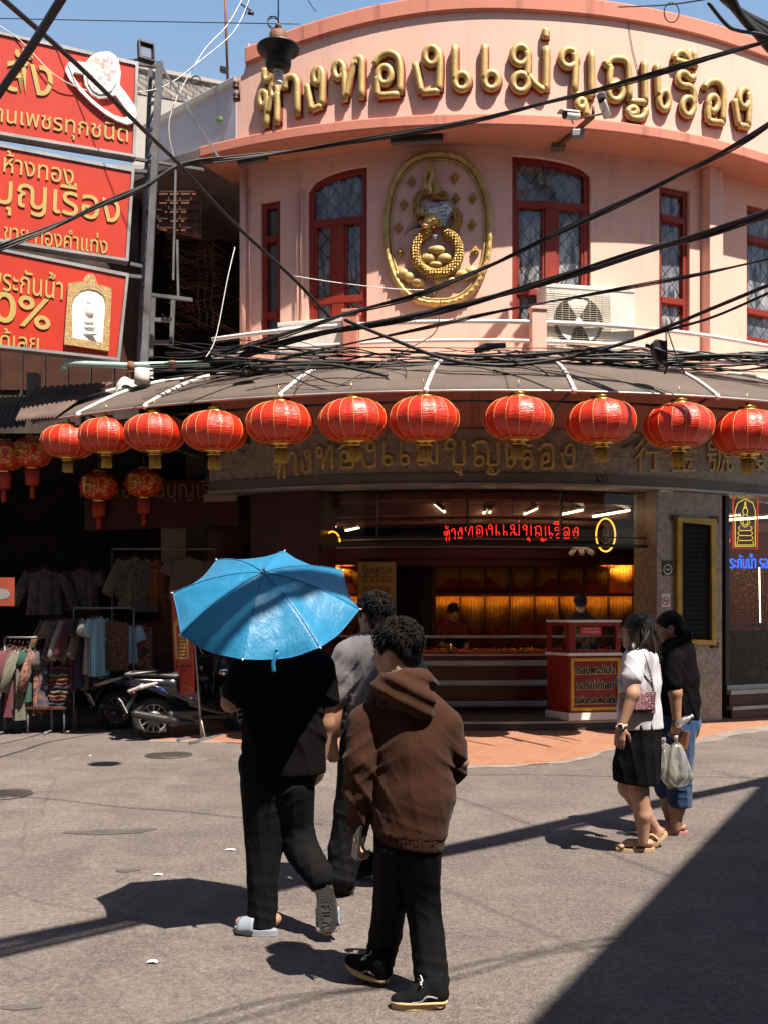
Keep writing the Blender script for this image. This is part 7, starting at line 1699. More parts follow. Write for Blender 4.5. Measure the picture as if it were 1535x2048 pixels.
# hood lying on the back
S=SDF(); S.chain([J(752,1392,.02),J(765,1372,-.07),J(800,1362,-.10),J(842,1358,-.06),J(858,1372,.04)],[.036,.042,.046,.044,.036],.02)
S.ell(J(815,1388,-.11),(.105,.055,.075),.03,Matrix.Rotation(R_(18),3,'Y')); S.ell(J(842,1412,-.105),(.052,.042,.062),.03); S.cone(J(768,1400,-.08),J(845,1425,-.10),.030,.026,.02)
S.ell(J(800,1340,-.02),(.075,.065,.05),.02,op=-1)
B.part(S,'hood',MT['hoodie'],.006,disp=lambda X:(.006*np.sin((X[...,2]*.9+X[...,0]*.45)*95)+wr2(X)).astype(np.float32),parent=ho)
S=SDF(); S.chain([J(772,1352,-.03),J(800,1345,-.065),J(832,1346,-.04)],[.016,.017,.016],.01); B.part(S,'shirt_collar',MT['tgrey'],.006)
# trousers
wt_=wrinkle(.0018,22,8,(1,1,.4))
S=SDF(); S.cone(J(797,1670),J(832,1670),.105,.105,.03,flat=((0,1,0),.85)); S.chain([J(834,1690),J(842,1790,.03),J(853,1870,.02),J(862,1968,-.02)],[.100,.076,.072,.072],.012); S.chain([J(792,1690),J(780,1800,.10),J(770,1870,.18),J(757,1930,.24)],[.095,.074,.070,.066],.012)
ank=[np.array(J(860,1950,-.03)),np.array(J(757,1915,.24)),np.array(J(846,1790,.03))]
def tr_w(X):
    w=wt_(X)
    w=w+creases([((.45*(-1)**i,.2,1),.058,.0048,1.1,tuple(A),.10) for i,A in enumerate(ank)]+[((1,.3,.10),.055,.0022,.3,None,1)])(X)
    return w.astype(np.float32)
B.part(S,'trousers',MT['trousers'],.007,disp=tr_w,cuts=())
lace=MT['white']
sneaker(B,sub(G(893,2013),B.base),sub(G(782,2016),B.base),(0,0,1),.10,stripe=(MT['stripegrey'],1),lace=lace)
h2=Vector(G(778,1972))-B.base; t2=h2+Vector((-.185,.11,.055)); h2.z=.012
sneaker(B,tuple(h2),tuple(t2),(.12,-.42,.9),.10,stripe=(MT['stripegrey'],1),lace=lace)
ph=thing('phone','dark mobile phone held low in the hand below the brown sleeve','phone',P(713,1680,4.22))
mb=MB(); q=P(714,1684,4.15); M=Matrix.Rotation(R_(6),3,'Y')@Matrix.Rotation(R_(22),3,'Z'); mb.box(q,(.010,.072,.15),M); mb.build('case',MT['black'],ph,bevel=.005)
mb=MB(); mb.box(q+M@Vector((-.0056,0,.002)),(.001,.066,.14),M); mb.build('screen',MT['wglass'],ph)

# ---- 2: man in black under the parasol
B=Body('person in a black tee shirt and loose black trousers walking under the umbrella',560,1865,5.0); J=B.J
hc=J(572,1262,.06); at,fr=head(B,hc,R_(10),0,0,1.0); S=B.S
S.chain([J(570,1285,.04),J(568,1335,0)],[.055,.065],.03); S.cone(J(566,1350),J(570,1520),.13,.14,.05,flat=((0,1,0),.7))
S.chain([J(480,1345),J(462,1405,.02),J(512,1395,.26)],[.055,.047,.032],.02); hand(S,J(515,1393,.27),(.7,.5,.3),(-.3,-.2,1),1.1,1)
S.chain([J(648,1345),J(652,1445,.03),J(643,1515,.06)],[.055,.043,.030],.02); hand(S,J(643,1518,.06),(-.12,.1,-1),(.8,-.4,0),.35,1)
S.chain([J(535,1560),J(530,1690,.02),J(525,1835,.0)],[.09,.065,.045],.03); S.chain([J(590,1560),J(595,1680,.07),J(646,1770,-.06)],[.09,.065,.045],.03)
hl=Vector(G(548,1862))-B.base; S.chain([tuple(hl+Vector((0,0,.06))),tuple(hl+Vector((-.16,.0,.045)))],[.040,.035],.02,flat=((0,0,1),.8))
fr_h=J(648,1785,-.08); fr_t=J(655,1858,-.14); S.chain([fr_h,fr_t],[.040,.036],.02,flat=((0,1,.3),.7))
B.skin(MT['skin']); face_parts(B,at,fr); short_hair(B,at,fr,9,1.0,n=300)
S=SDF(); S.chain([J(563,1340),J(566,1400),J(568,1470),J(568,1535)],[.180,.196,.202,.212],.03,flat=((0,1,0),.68)); S.cone(J(560,1318),J(500,1340),.09,.085,.05); S.cone(J(575,1318),J(632,1340),.09,.085,.05)
S.chain([J(495,1338),J(478,1382,.01)],[.088,.078],.02); S.chain([J(636,1338),J(650,1392,.02)],[.086,.074],.02)
wa=creases([((1,0,.25),.11,.006,.5,J(560,1470,-.1),.3),((.6,0,.8),.09,.006,.6,J(640,1420),.16),((.5,0,-.8),.09,.006,.6,J(490,1420),.16)],wrinkle(.003,13,12,(1.2,1,.6))); wb=wrinkle(.001,40,13)
B.part(S,'tee_shirt',MT['tblack'],.007,disp=lambda X:wa(X)+wb(X),cuts=(plane_cut(J(568,1546),(0,0,-1)),))
S=SDF(); S.cone(J(532,1530),J(590,1530),.135,.13,.04,flat=((0,1,0),.72)); S.chain([J(530,1570),J(528,1680,.02),J(526,1760,.01),J(524,1842,.0)],[.122,.094,.080,.074],.012); S.chain([J(584,1570),J(590,1655,.06),J(605,1700,.03),J(640,1752,-.06)],[.115,.094,.086,.074],.012)
ank=[np.array(J(525,1830)),np.array(J(636,1745,-.05)),np.array(J(596,1670,.06)),np.array(J(560,1590,-.1))]
B.part(S,'trousers',MT['trousers'],.007,disp=tr_w)
MT['slider']=M_('pale_blue_slider',(.26,.30,.36),.6,var=.1); MT['solegrey']=M_('dark_rubber_sole',(.034,.034,.037),.75,var=.2,bmp=.3)
h=Vector(G(556,1872))-B.base; t=Vector(G(470,1864))-B.base; h.z=t.z=0
mb=MB(); d,x,u,L=shoe_sole(mb,h,t,(0,0,1),.105,.032); sd=B.build(mb,'slider',MT['slider'],bevel=.006)
band(B,h,d,x,u,L,MT['slider'],sd)
# raised slider: its sole faces the viewer
h=Vector(J(651,1768,-.11)); t=Vector(J(656,1868,-.17)); up=Vector((.05,1,.35)); mb=MB(); d,x,u,L=shoe_sole(mb,h,t,up,.118,.034); sd=B.build(mb,'slider',MT['solegrey'],bevel=.006)
mb=MB(); fn=lambda a,b,dd:h+x*a+d*b-u*dd
for j in range(22):
    for i in range(9):
        y=.05+.90*j/21; a_=(-.5+(i+.5*(j%2)+.25)/9)*.096*(.84 if y<.3 else .95)
        if .36<y<.86 and abs(a_)<.027: continue
        mb.prism([[(a_-.0038,y*L-.0042),(a_+.0038,y*L-.0042),(a_+.0038,y*L+.0042),(a_-.0038,y*L+.0042)]],fn,.0005,.003)
for seg in ([(-.02,.42),(.02,.42)],[(.02,.42),(.02,.50)],[(0,.42),(0,.48)],[(-.02,.55),(.02,.55)],[(-.02,.61),(.02,.61)],[(-.02,.61),(-.02,.69)],[(-.02,.74),(.02,.79)],[(.02,.79),(-.02,.84)]):
    (a0,y0),(a1,y1)=seg; mb.bar(fn(a0,y0*L,.003),fn(a1,y1*L,.003),.007,.006,up=tuple(u))
B.build(mb,'tread',MT['solegrey'],sd)
band(B,h,d,x,u,L,MT['slider'],sd)

# ---- umbrella
def umb_mat():
    m,nt,b=new_mat('umbrella_nylon'); v=coords(nt,None,'Object'); n=noise_n(nt,v,5,5,.6,.8); f=noise_n(nt,v,38,4,.6,1.0); w=noise_n(nt,coords(nt,(1,1,.3),'Object'),15,5,.65,1.4)
    c=mix(nt,ramp(nt,n,[(.3,.0),(.7,1.0)]),(.022,.255,.505),(.034,.300,.560)); nt.links.new(c,b.inputs['Base Color']); b.inputs['Roughness'].default_value=.42; b.inputs['Sheen Weight'].default_value=.06; b.inputs['Specular IOR Level'].default_value=.5
    h=math_n(nt,'ADD',w,math_n(nt,'MULTIPLY',f,.25)); bump(nt,b,h,.55,.012)
    out=nt.nodes['Material Output']; tr=nt.nodes.new('ShaderNodeBsdfTranslucent'); nt.links.new(c,tr.inputs[0]); mx=nt.nodes.new('ShaderNodeMixShader'); mx.inputs[0].default_value=.36; nt.links.new(b.outputs[0],mx.inputs[1]); nt.links.new(tr.outputs[0],mx.inputs[2]); nt.links.new(mx.outputs[0],out.inputs[0]); return m
UM=umb_mat()
rc=P(531,1202,4.88); axis=Vector((.02,-.58,.815)).normalized(); ux=Vector((1,0,0)); ux=(ux-axis*ux.dot(axis)).normalized(); uy=axis.cross(ux)
um=thing('umbrella','open sky blue umbrella tipped back over the black shirted person','umbrella',rc)
Ru,Hu=.462,.165
def canopy(ph,t):
    # ph in ribs (0..8): the edge hangs straight between the rib tips, the cloth dips between ribs
    k=ph%1.0; c=math.cos(math.pi/8)/math.cos((k-.5)*math.pi/4); r=Ru*t*(1-(1-c)*t**.7*1.15); a=(ph*45-7)*math.pi/180
    z=Hu*(1-t**1.75)-.022*math.sin(math.pi*k)*t*(1-.3*t)*1.6-.010*max(0,(t-.9))*10*math.sin(math.pi*k)
    z+=.0022*math.sin(k*3.14)*math.sin(t*34+ph*5)*t + .0025*math.sin(9*ph+t*13)*math.sin(math.pi*k)
    return rc+ux*r*math.cos(a)+uy*r*math.sin(a)+axis*z
can=MB(); nph,nt_=96,26
vs=[canopy(8*i/nph,j/nt_) for j in range(nt_+1) for i in range(nph)]
fs=[(j*nph+i,j*nph+(i+1)%nph,(j+1)*nph+(i+1)%nph,(j+1)*nph+i) for j in range(nt_) for i in range(nph)]
can.add(vs,fs,0,True); cano=can.build('canopy',UM,um)
mb=MB()
for k in range(8): mb.tube([canopy(k,t)+axis*.0012 for t in np.linspace(.02,1,20)],.0022,4)
mb.tube([canopy(8*i/96,1)-axis*.001 for i in range(96)],.0028,5,closed=True); mb.build('seam',UM,cano)
for k in range(8):
    mb=MB(); mb.tube([canopy(k,t)-axis*.006 for t in np.linspace(.03,1.0,14)],.0026,5); mb.tube([canopy(k,.52)-axis*.008,rc-axis*(.02)],.0025,5); mb.build('rib',MT['steel'],um)
    mb=MB(); p=canopy(k,1.0); dv=(p-rc).normalized(); mb.tube([p-dv*.004,p+dv*.012],[.004,.003],6); mb.build('rib_tip',MT['white'],um)
mb=MB(); mb.tube([rc+axis*(Hu-.01),rc+axis*(Hu+.018),rc+axis*(Hu+.026)],[.012,.010,.004],10); mb.build('ferrule',MT['chrome'],um)
mb=MB(); mb.tube([rc+axis*(Hu),rc-axis*.42],.0065,8); mb.build('shaft',MT['steel'],um)
mb=MB(); mb.tube([rc-axis*.36,rc-axis*.40,rc-axis*.47],[.012,.017,.015],12); mb.build('handle',MT['black'],um)
mb=MB(); p=P(573,1285,4.70); p=canopy(6.45,.94)+axis*.006; q=[p,p+Vector((.0,-.02,-.02)),p+Vector((-.015,-.022,-.06)),p+Vector((-.012,-.02,-.10))]; mb.tube(smooth_path(q,4),.011,6,flat=.2,up=(0,1,0)); mb.sphere(p+Vector((0,-.012,0)),.009,8,6); mb.build('strap',UM,um)

# ---- 3: man in the grey tee
B=Body('person in a grey tee shirt and charcoal trousers, fist swinging',725,1790,5.66); J=B.J
hc=J(748,1232,.0); at,fr=head(B,hc,R_(38),R_(2),0,1.0); S=B.S
S.chain([J(748,1245),J(750,1300)],[.056,.068],.03); S.cone(J(756,1310),J(756,1480),.13,.13,.05,flat=((0,1,0),.7))
S.chain([J(692,1318),J(672,1408,-.01),J(664,1480,-.04)],[.056,.046,.032],.02); hand(S,J(664,1484,-.04),(.12,-.02,-1),(-.45,-.9,0),1.35,1,1.05)
S.chain([J(812,1320),J(832,1410,.03),J(835,1480,.08)],[.055,.046,.032],.02); hand(S,J(835,1484,.08),(-.1,.1,-1),(.9,0,0),.8,-1)
S.chain([J(722,1500),J(702,1630,.0),J(680,1755,-.02)],[.09,.065,.045],.03); S.chain([J(782,1500),J(782,1630,.1),J(775,1750,.25)],[.09,.065,.045],.03)
B.skin(MT['skin']); face_parts(B,at,fr); short_hair(B,at,fr,15,.9,n=1300,curl=.01,vol=.012)
S=SDF(); S.chain([J(754,1320),J(758,1380),J(758,1440),J(758,1490)],[.180,.180,.182,.19],.03,flat=((.2,1,0),.68)); S.cone(J(742,1293),J(700,1315),.085,.088,.05); S.cone(J(765,1293),J(808,1318),.085,.088,.05)
S.chain([J(698,1314),J(682,1350,-.01),J(676,1386,-.02)],[.090,.086,.076],.02); S.chain([J(812,1318),J(826,1350,.01),J(832,1388,.02)],[.088,.086,.08],.02)
wa=creases([((.8,0,-.6),.07,.007,.6,J(695,1340),.16),((.5,0,.9),.06,.006,.6,J(690,1450),.15),((1,0,.3),.09,.005,.5,J(740,1420,-.1),.2)],wrinkle(.003,14,22,(1.1,1,.7))); wb=wrinkle(.001,38,23)
sh_=np.array(J(690,1340))
ts=B.part(S,'tee_shirt',MT['tgrey'],.007,disp=lambda X:(wa(X)+wb(X)+.006*np.exp(-(np.sqrt(((X-sh_)**2).sum(-1))/.2)**2)*np.sin(X[...,0]*60-X[...,2]*45)).astype(np.float32),cuts=(plane_cut(J(756,1500),(0,0,-1)),))
S=SDF(); S.chain([J(722,1292,.0),J(742,1280,-.055),J(770,1279,-.05),J(782,1290,.02)],[.012]*4,.008); B.part(S,'white_collar',MT['twhite'],.005,parent=ts)
S=SDF(); S.cone(J(722,1490),J(786,1490),.125,.125,.04,flat=((0,1,0),.8)); S.chain([J(720,1520),J(706,1620,.0),J(692,1700,.0),J(683,1752,-.02)],[.125,.105,.098,.085],.02); S.chain([J(784,1520),J(784,1630,.1),J(776,1750,.24)],[.12,.10,.085],.02)
ank=[np.array(J(683,1740,-.02)),np.array(J(692,1700)),np.array(J(706,1625))]
B.part(S,'trousers',MT['trgrey'],.007,disp=tr_w)
h=Vector(G(708,1790))-B.base; t=h+Vector((-.235,.10,0)); sneaker(B,tuple(h),tuple(t),(0,0,1),.10,stripe=(MT['stripeorange'],3),sole=MT['soleblack'])
h=Vector((.10,.30,.05)); sneaker(B,tuple(h),(-.10,.42,.0),(0,-.3,1),.10,sole=MT['soleblack'])
mb=MB(); c=Vector(J(664,1480,-.04)); mb.tube([c+Vector((.030*math.cos(a),.030*math.sin(a),.004*math.sin(a))) for a in np.linspace(0,6.283,20,endpoint=False)],.003,5,closed=True); B.build(mb,'bracelet',MT['stripeorange'])

# ---- 4: woman in the white tee
B=Body('person in a white tee shirt and black knee skirt with long dark hair',1275,1703,6.67); J=B.J
hc=J(1270,1262,.02); at,fr=head(B,hc,R_(75),R_(-2),0,.97); S=B.S
S.chain([J(1276,1275),J(1280,1320)],[.046,.056],.03); S.cone(J(1280,1335),J(1278,1460),.11,.11,.05,flat=((0,1,0),.8))
S.chain([J(1268,1325,-.15),J(1264,1388,-.215),J(1243,1450,-.215)],[.050,.045,.028],.02); hand(S,J(1241,1455,-.215),(-.12,.05,-1),(-.35,-.95,0),.35,-1,.95)
S.chain([J(1294,1325,.14),J(1300,1390,.19),J(1292,1455,.22)],[.048,.042,.028],.02); hand(S,J(1291,1458,.22),(-.2,0,-1),(.2,.9,0),.6,1,.95)
S.chain([J(1274,1490,-.03),J(1277,1580,-.05),J(1284,1630,-.04),J(1285,1683,-.02)],[.082,.062,.055,.033],.02); S.chain([J(1270,1490,.05),J(1254,1575,.05),J(1283,1620,.10),J(1312,1662,.14)],[.095,.062,.055,.034],.03)
h1=Vector(G(1300,1703))-B.base; S.chain([tuple(h1+Vector((-.01,.01,.055))),tuple(h1+Vector((-.12,.01,.055))),tuple(h1+Vector((-.195,.0,.042)))],[.036,.034,.022],.02,flat=((0,0,1),.75))
for i in range(5): b=h1+Vector((-.19,.035-.017*i,.040)); S.cone(tuple(b),tuple(b+Vector((-.038+.005*i,0,-.004))),.0095 if i else .012,.008,.004)
S.chain([J(1316,1664,.14),J(1304,1690,.13)],[.036,.034],.02); S.cone(J(1306,1686,.13),J(1288,1697,.12),.034,.025,.02,flat=((0,0,1),.7))
B.skin(MT['skinlight'],.006); face_parts(B,at,fr,.97)
S=SDF(); S.chain([J(1278,1325),J(1279,1370),J(1277,1420),J(1278,1452)],[.125,.132,.142,.152],.025,flat=((0,1,0),.92)); S.cone(J(1276,1308,-.05),J(1269,1326,-.145),.055,.066,.04); S.cone(J(1284,1308,.05),J(1296,1328,.12),.055,.066,.04)
S.chain([J(1269,1322,-.145),J(1264,1352,-.185)],[.070,.072],.008); S.chain([J(1298,1328,.12),J(1302,1365,.16)],[.068,.066],.02)
wa=creases([((.8,0,.6),.06,.003,.6,J(1265,1345,-.18),.12),((1,0,.2),.08,.0028,.5,J(1290,1410,-.1),.14)],wrinkle(.0028,16,32,(1,1,.6))); wb=wrinkle(.001,40,33)
ts=B.part(S,'tee_shirt',MT['twhite'],.0065,disp=lambda X:wa(X)+wb(X),cuts=(plane_cut(J(1277,1457),(.02,0,-1)),plane_cut(J(1264,1364,-.14),(-.1,0,-1)) if False else plane_cut(J(1277,1457),(.02,0,-1))))
mb=MB(); c=Vector(J(1232,1362,-.02)); mb.sphere(c,(.006,.03,.03)); B.build(mb,'chest_print',M_('blue_print',(.10,.10,.28),.6),ts)
S=SDF(); S.chain([J(1278,1455),J(1276,1500),J(1272,1530),J(1272,1562)],[.140,.146,.146,.150],.03,flat=((0,1,0),1.0)); B.part(S,'skirt',MT['skirt'],.007,disp=creases([((1,.2,.15),.07,.005,.5,None,1)],wrinkle(.002,15,35,(1.2,1.2,.4))),cuts=(plane_cut(J(1275,1566),(-.08,0,-1)),))
# long hair falling down the back
S=SDF(); r,f,u=fr; M=fm(fr); S.ell(at(0,-.022,.035),(.086,.100,.096),.02,M); S.chain([at(0,-.06,.0),J(1290,1290,.0),J(1294,1318,-.01)],[.085,.085,.070],.03,flat=(tuple(f),.8)); S.cone(at(-.06,.0,-.02),J(1262,1322,-.11),.035,.030,.03); S.cone(at(.06,-.02,-.02),J(1298,1318,.06),.04,.03,.03)
S.ell(at(0,.09,-.035),(.066,.055,.085),.015,M,op=-1)
hr=B.part(S,'hair',MT['hairbrown'],.0065,disp=lambda X:(.0045*np.sin(X[...,0]*110+2*np.sin(X[...,2]*9)+X[...,1]*60)).astype(np.float32))
mb=MB(); g=random.Random(6)
for i in range(520):
    a=g.uniform(0,6.28); v=Vector((math.cos(a),math.sin(a)))
    if v.y>.45: continue
    p0=at(v.x*.05,-.02+v.y*.06,.115); p1=at(v.x*.088,-.022+v.y*.102,.035); side=g.uniform(0,1); e=Vector(J(1268+52*side,1312+g.uniform(-6,14),-.10+.14*side+g.uniform(-.04,.03))); mid=Vector(p1).lerp(e,.5)+Vector((g.gauss(0,.01),g.gauss(-.01,.01),0))
    mb.tube(smooth_path([p0,p1,mid,e,e+Vector((g.gauss(0,.008),g.gauss(0,.006),-g.uniform(.01,.03)))],3),[.0035]*10+[.003,.002,.0008],4)
B.build(mb,'hair_locks',MT['hairbrown'],hr)
mb=MB(); mb.tube([at(-.078,.02,.012),at(-.06,.085,.010)],.003,5); mb.tube([at(.078,.02,.012),at(.06,.085,.010)],.003,5)
for k in (-1,1): mb.tube([at(k*.032+.024*math.cos(a),.104,.004+.018*math.sin(a)) for a in np.linspace(0,6.283,18,endpoint=False)],.0028,5,closed=True)
mb.tube([at(-.009,.112,.008),at(.009,.112,.008)],.0025,5); B.build(mb,'spectacles',M_('pink_frame',(.55,.14,.16),.3,bmp=0))
MT['sandal']=M_('beige_sandal',(.42,.30,.19),.7,var=.15)
def sandal(B,h,t,up=(0,0,1),w=.092):
    h=Vector(h); t=Vector(t); mb=MB(); d,x,u,L=shoe_sole(mb,h,t,up,w,.026); s_=B.build(mb,'sandal',MT['sandal'],bevel=.006); a=lambda y,z,xx:h+d*(y*L)+u*z+x*xx
    mb=MB(); mb.tube(smooth_path([a(.55,.03,-.044),a(.64,.075,-.02),a(.82,.055,0),a(.64,.075,.02),a(.55,.03,.044)],4),.009,6); B.build(mb,'strap',MT['sandal'],s_)
sandal(B,h1+Vector((.03,.005,-h1.z)),h1+Vector((-.235,.0,-h1.z)))
q1_=Vector(J(1334,1668,.16)); q2_=Vector(J(1292,1700,.12)); q2_.z=max(q2_.z,.0); sandal(B,q1_,q2_,(-.6,-.2,.8))
wt2=thing('smart_watch','smart watch with pale strap and dark square face on the white shirted wrist','watch',P(1241,1452,6.455)); mb=MB(); c=P(1241.5,1452,6.455); M=Matrix.Rotation(R_(-15),3,'Y')
mb.tube([c+M@Vector((.031*math.cos(a),.031*math.sin(a),0)) for a in np.linspace(0,6.283,22,endpoint=False)],.010,6,closed=True,flat=1.0); mb.build('strap',M_('pale_pink_strap',(.55,.36,.32),.6),wt2)
mb=MB(); mb.box(c+Vector((-.015,-.034,.0)),(.034,.010,.038),M@Matrix.Rotation(R_(-20),3,'Z')); mb.build('case',MT['white'],wt2,bevel=.004); mb=MB(); mb.box(c+Vector((-.017,-.040,0)),(.026,.004,.030),M@Matrix.Rotation(R_(-20),3,'Z')); mb.build('screen',MT['black'],wt2)
# handbag with chain
bag=thing('shoulder_bag','small mauve crocodile shoulder bag on a chain against the white shirt','bag',P(1275,1428,6.46))
def croc():
    m,nt,b=new_mat('mauve_croc'); v=geo_pos(nt,(1,1,1.8)); vo=nt.nodes.new('ShaderNodeTexVoronoi'); vo.inputs['Scale'].default_value=46; vo.inputs['Randomness'].default_value=.6; nt.links.new(v,vo.inputs['Vector']); e=nt.nodes.new('ShaderNodeTexVoronoi'); e.feature='DISTANCE_TO_EDGE'; e.inputs['Scale'].default_value=46; e.inputs['Randomness'].default_value=.6; nt.links.new(v,e.inputs['Vector'])
    c=mix(nt,ramp(nt,e.outputs['Distance'],[(0,.0),(.12,1.0)]),(.10,.035,.045),(.29,.13,.16)); nt.links.new(c,b.inputs['Base Color']); b.inputs['Roughness'].default_value=.35; bump(nt,b,ramp(nt,e.outputs['Distance'],[(0,.0),(.15,1.0)]),.6,.006); return m
CR=croc(); fb=lambda x,y,d:P(x,y,6.505+.0006*(x-1240))+Vector((.12,-1,0)).normalized()*d
mb=MB(); mb.prism([[(1238,1426),(1239,1386),(1306,1384),(1308,1428)][::-1]],fb,-.035,.03); bo=mb.build('body',CR,bag,bevel=.012)
mb=MB(); mb.prism([[(1238.5,1416),(1239,1384),(1306.5,1382.5),(1304,1414),(1298,1418.5),(1250,1419)][::-1]],fb,.031,.040); mb.build('flap',CR,bag,bevel=.004)
mb=MB(); pts=smooth_path([fb(1307,1388,-.01),fb(1304,1370,-.005),fb(1296,1340,.01),fb(1288,1312,.0),P(1279,1303,6.57)],8)
for i,p in enumerate(pts):
    q=pts[min(i+1,len(pts)-1)]; dv=(q-p) if i<len(pts)-1 else (p-pts[i-1]); dv.normalize(); sdv=dv.cross(Vector((0,1,0))).normalized() if i%2 else Vector((0,1,0)); mb.tube([p+dv*.011*math.cos(a)+sdv*.006*math.sin(a) for a in np.linspace(0,6.283,9,endpoint=False)],.0022,4,closed=True)
mb.build('chain_strap',MT['steel'],bag)

# ---- 5: woman in the black tee
B=Body('person in a black tee shirt and rolled blue jeans with a low ponytail',1350,1668,7.2); J=B.J
hc=J(1335,1256,.0); at,fr=head(B,hc,R_(84),R_(-4),0,1.0); S=B.S
S.chain([J(1346,1268),J(1350,1310)],[.05,.06],.03); S.cone(J(1353,1320),J(1352,1440),.12,.12,.05,flat=((0,1,0),.8))
S.chain([J(1346,1318,-.14),J(1349,1385,-.19),J(1352,1440,-.18)],[.052,.046,.031],.02); hand(S,J(1351,1444,-.18),(-.15,0,-1),(.3,-.95,0),1.1,-1,1.0)
S.chain([J(1350,1315,.13),J(1345,1375,.16),J(1368,1436,-.04)],[.052,.044,.030],.02); hand(S,J(1366,1437,-.05),(-.3,-.5,-.4),(.4,-.4,.8),1.0,1,.95)
S.chain([J(1352,1470,-.05),J(1352,1560,-.05),J(1352,1615,-.03),J(1350,1656,-.02)],[.10,.07,.055,.036],.03); S.chain([J(1346,1470,.08),J(1328,1560,.10),J(1336,1610,.10),J(1342,1652,.12)],[.10,.07,.052,.035],.03)
h1=Vector(G(1370,1668))-B.base; S.chain([tuple(h1+Vector((-.03,.0,.05))),tuple(h1+Vector((-.17,.0,.045)))],[.036,.032],.02,flat=((0,0,1),.75)); h2=Vector((-.06,.16,.03)); S.chain([tuple(h2+Vector((0,0,.02))),tuple(h2+Vector((-.16,0,.0)))],[.036,.03],.02,flat=((0,0,1),.75))
B.skin(MT['skin'],.0065); face_parts(B,at,fr)
S=SDF(); S.chain([J(1352,1308),J(1354,1360),J(1353,1400),J(1354,1436)],[.135,.15,.155,.155],.03,flat=((0,1,0),.95)); S.cone(J(1346,1298,-.05),J(1345,1318,-.13),.072,.08,.04); S.cone(J(1352,1298,.05),J(1352,1318,.13),.072,.08,.04)
S.chain([J(1345,1318,-.14),J(1346,1368,-.175)],[.076,.072],.008); S.chain([J(1350,1318,.13),J(1346,1368,.15)],[.08,.075],.02)
wa=creases([((.8,0,.6),.06,.0035,.6,J(1350,1360,-.15),.14),((1,0,.25),.08,.006,.5,J(1365,1420,-.1),.2)],wrinkle(.003,16,42,(1,1,.7))); wb=wrinkle(.001,40,43)
B.part(S,'tee_shirt',MT['tblack'],.007,disp=lambda X:wa(X)+wb(X),cuts=(plane_cut(J(1353,1443),(0,0,-1)),))
S=SDF(); S.cone(J(1345,1448,.0),J(1358,1448,.0),.15,.15,.03,flat=((0,1,0),.95)); S.chain([J(1356,1470,-.05),J(1356,1540,-.05),J(1358,1606,-.03)],[.118,.095,.085],.02); S.chain([J(1344,1470,.07),J(1326,1540,.09),J(1330,1576,.10)],[.112,.092,.082],.02)
jw=creases([((.2,.2,1),.05,.006,.7,J(1356,1560,-.05),.14),((1,.3,.2),.06,.003,.4,None,1)],wrinkle(.002,24,45)); B.part(S,'jeans',MT['jeans'],.007,disp=jw,cuts=(plane_cut(J(1355,1612),(0,0,-1)),))
r,f,u=fr; M=fm(fr); S=SDF(); S.ell(at(0,-.016,.032),(.080,.100,.094),.02,M); S.ell(at(0,-.06,-.02),(.065,.05,.06),.03,M); S.ell(at(0,.095,-.04),(.085,.06,.085),.02,M,op=-1)
for k in (-1,1): S.ell(at(k*.09,.01,-.03),(.03,.03,.035),.012,M,op=-1)
S.chain([at(0,-.10,-.035),at(0,-.125,-.055),at(0,-.12,-.10),at(0,-.09,-.135)],[.030,.042,.036,.016],.015)
B.part(S,'hair',MT['hair'],.006,disp=lambda X:(.002*np.sin(X[...,0]*140+X[...,2]*90)).astype(np.float32)+wrinkle(.002,90,3)(X))
mb=MB(); g=random.Random(12)
for i in range(60):
    p=at(g.gauss(0,.02),-.12+g.gauss(0,.015),-.06+g.gauss(0,.02)); e=at(g.gauss(0,.03),-.12+g.gauss(0,.03),-.14+g.gauss(0,.025)); mb.tube([p,lerp(p,e,.5),e],[.004,.004,.001],4)
B.build(mb,'hair_locks',MT['hair']); mb=MB(); c=Vector(at(0,-.098,-.036)); mb.tube([c+(r*math.cos(a)+u*math.sin(a))*.028 for a in np.linspace(0,6.283,16,endpoint=False)],.007,6,closed=True); B.build(mb,'hair_tie',MT['black'])
MT['pinkslip']=M_('pink_slipper',(.36,.17,.16),.7)
for h,t in ((h1+Vector((.02,0,-h1.z)),h1+Vector((-.235,0,-h1.z))),(Vector((-.02,.16,.0)),Vector((-.27,.16,0)))):
    mb=MB(); d,x,u_,L=shoe_sole(mb,h,t,(0,0,1),.10,.025); s_=B.build(mb,'slipper',MT['pinkslip'],bevel=.006); band(B,h,d,x,u_,L,MT['pinkslip'],s_)
mb=MB(); c=Vector(J(1351,1440,-.18)); mb.tube([c+Vector((.034*math.cos(a),.034*math.sin(a),.006*math.cos(a))) for a in np.linspace(0,6.283,20,endpoint=False)],.006,6,closed=True); B.build(mb,'bracelet',MT['black'])
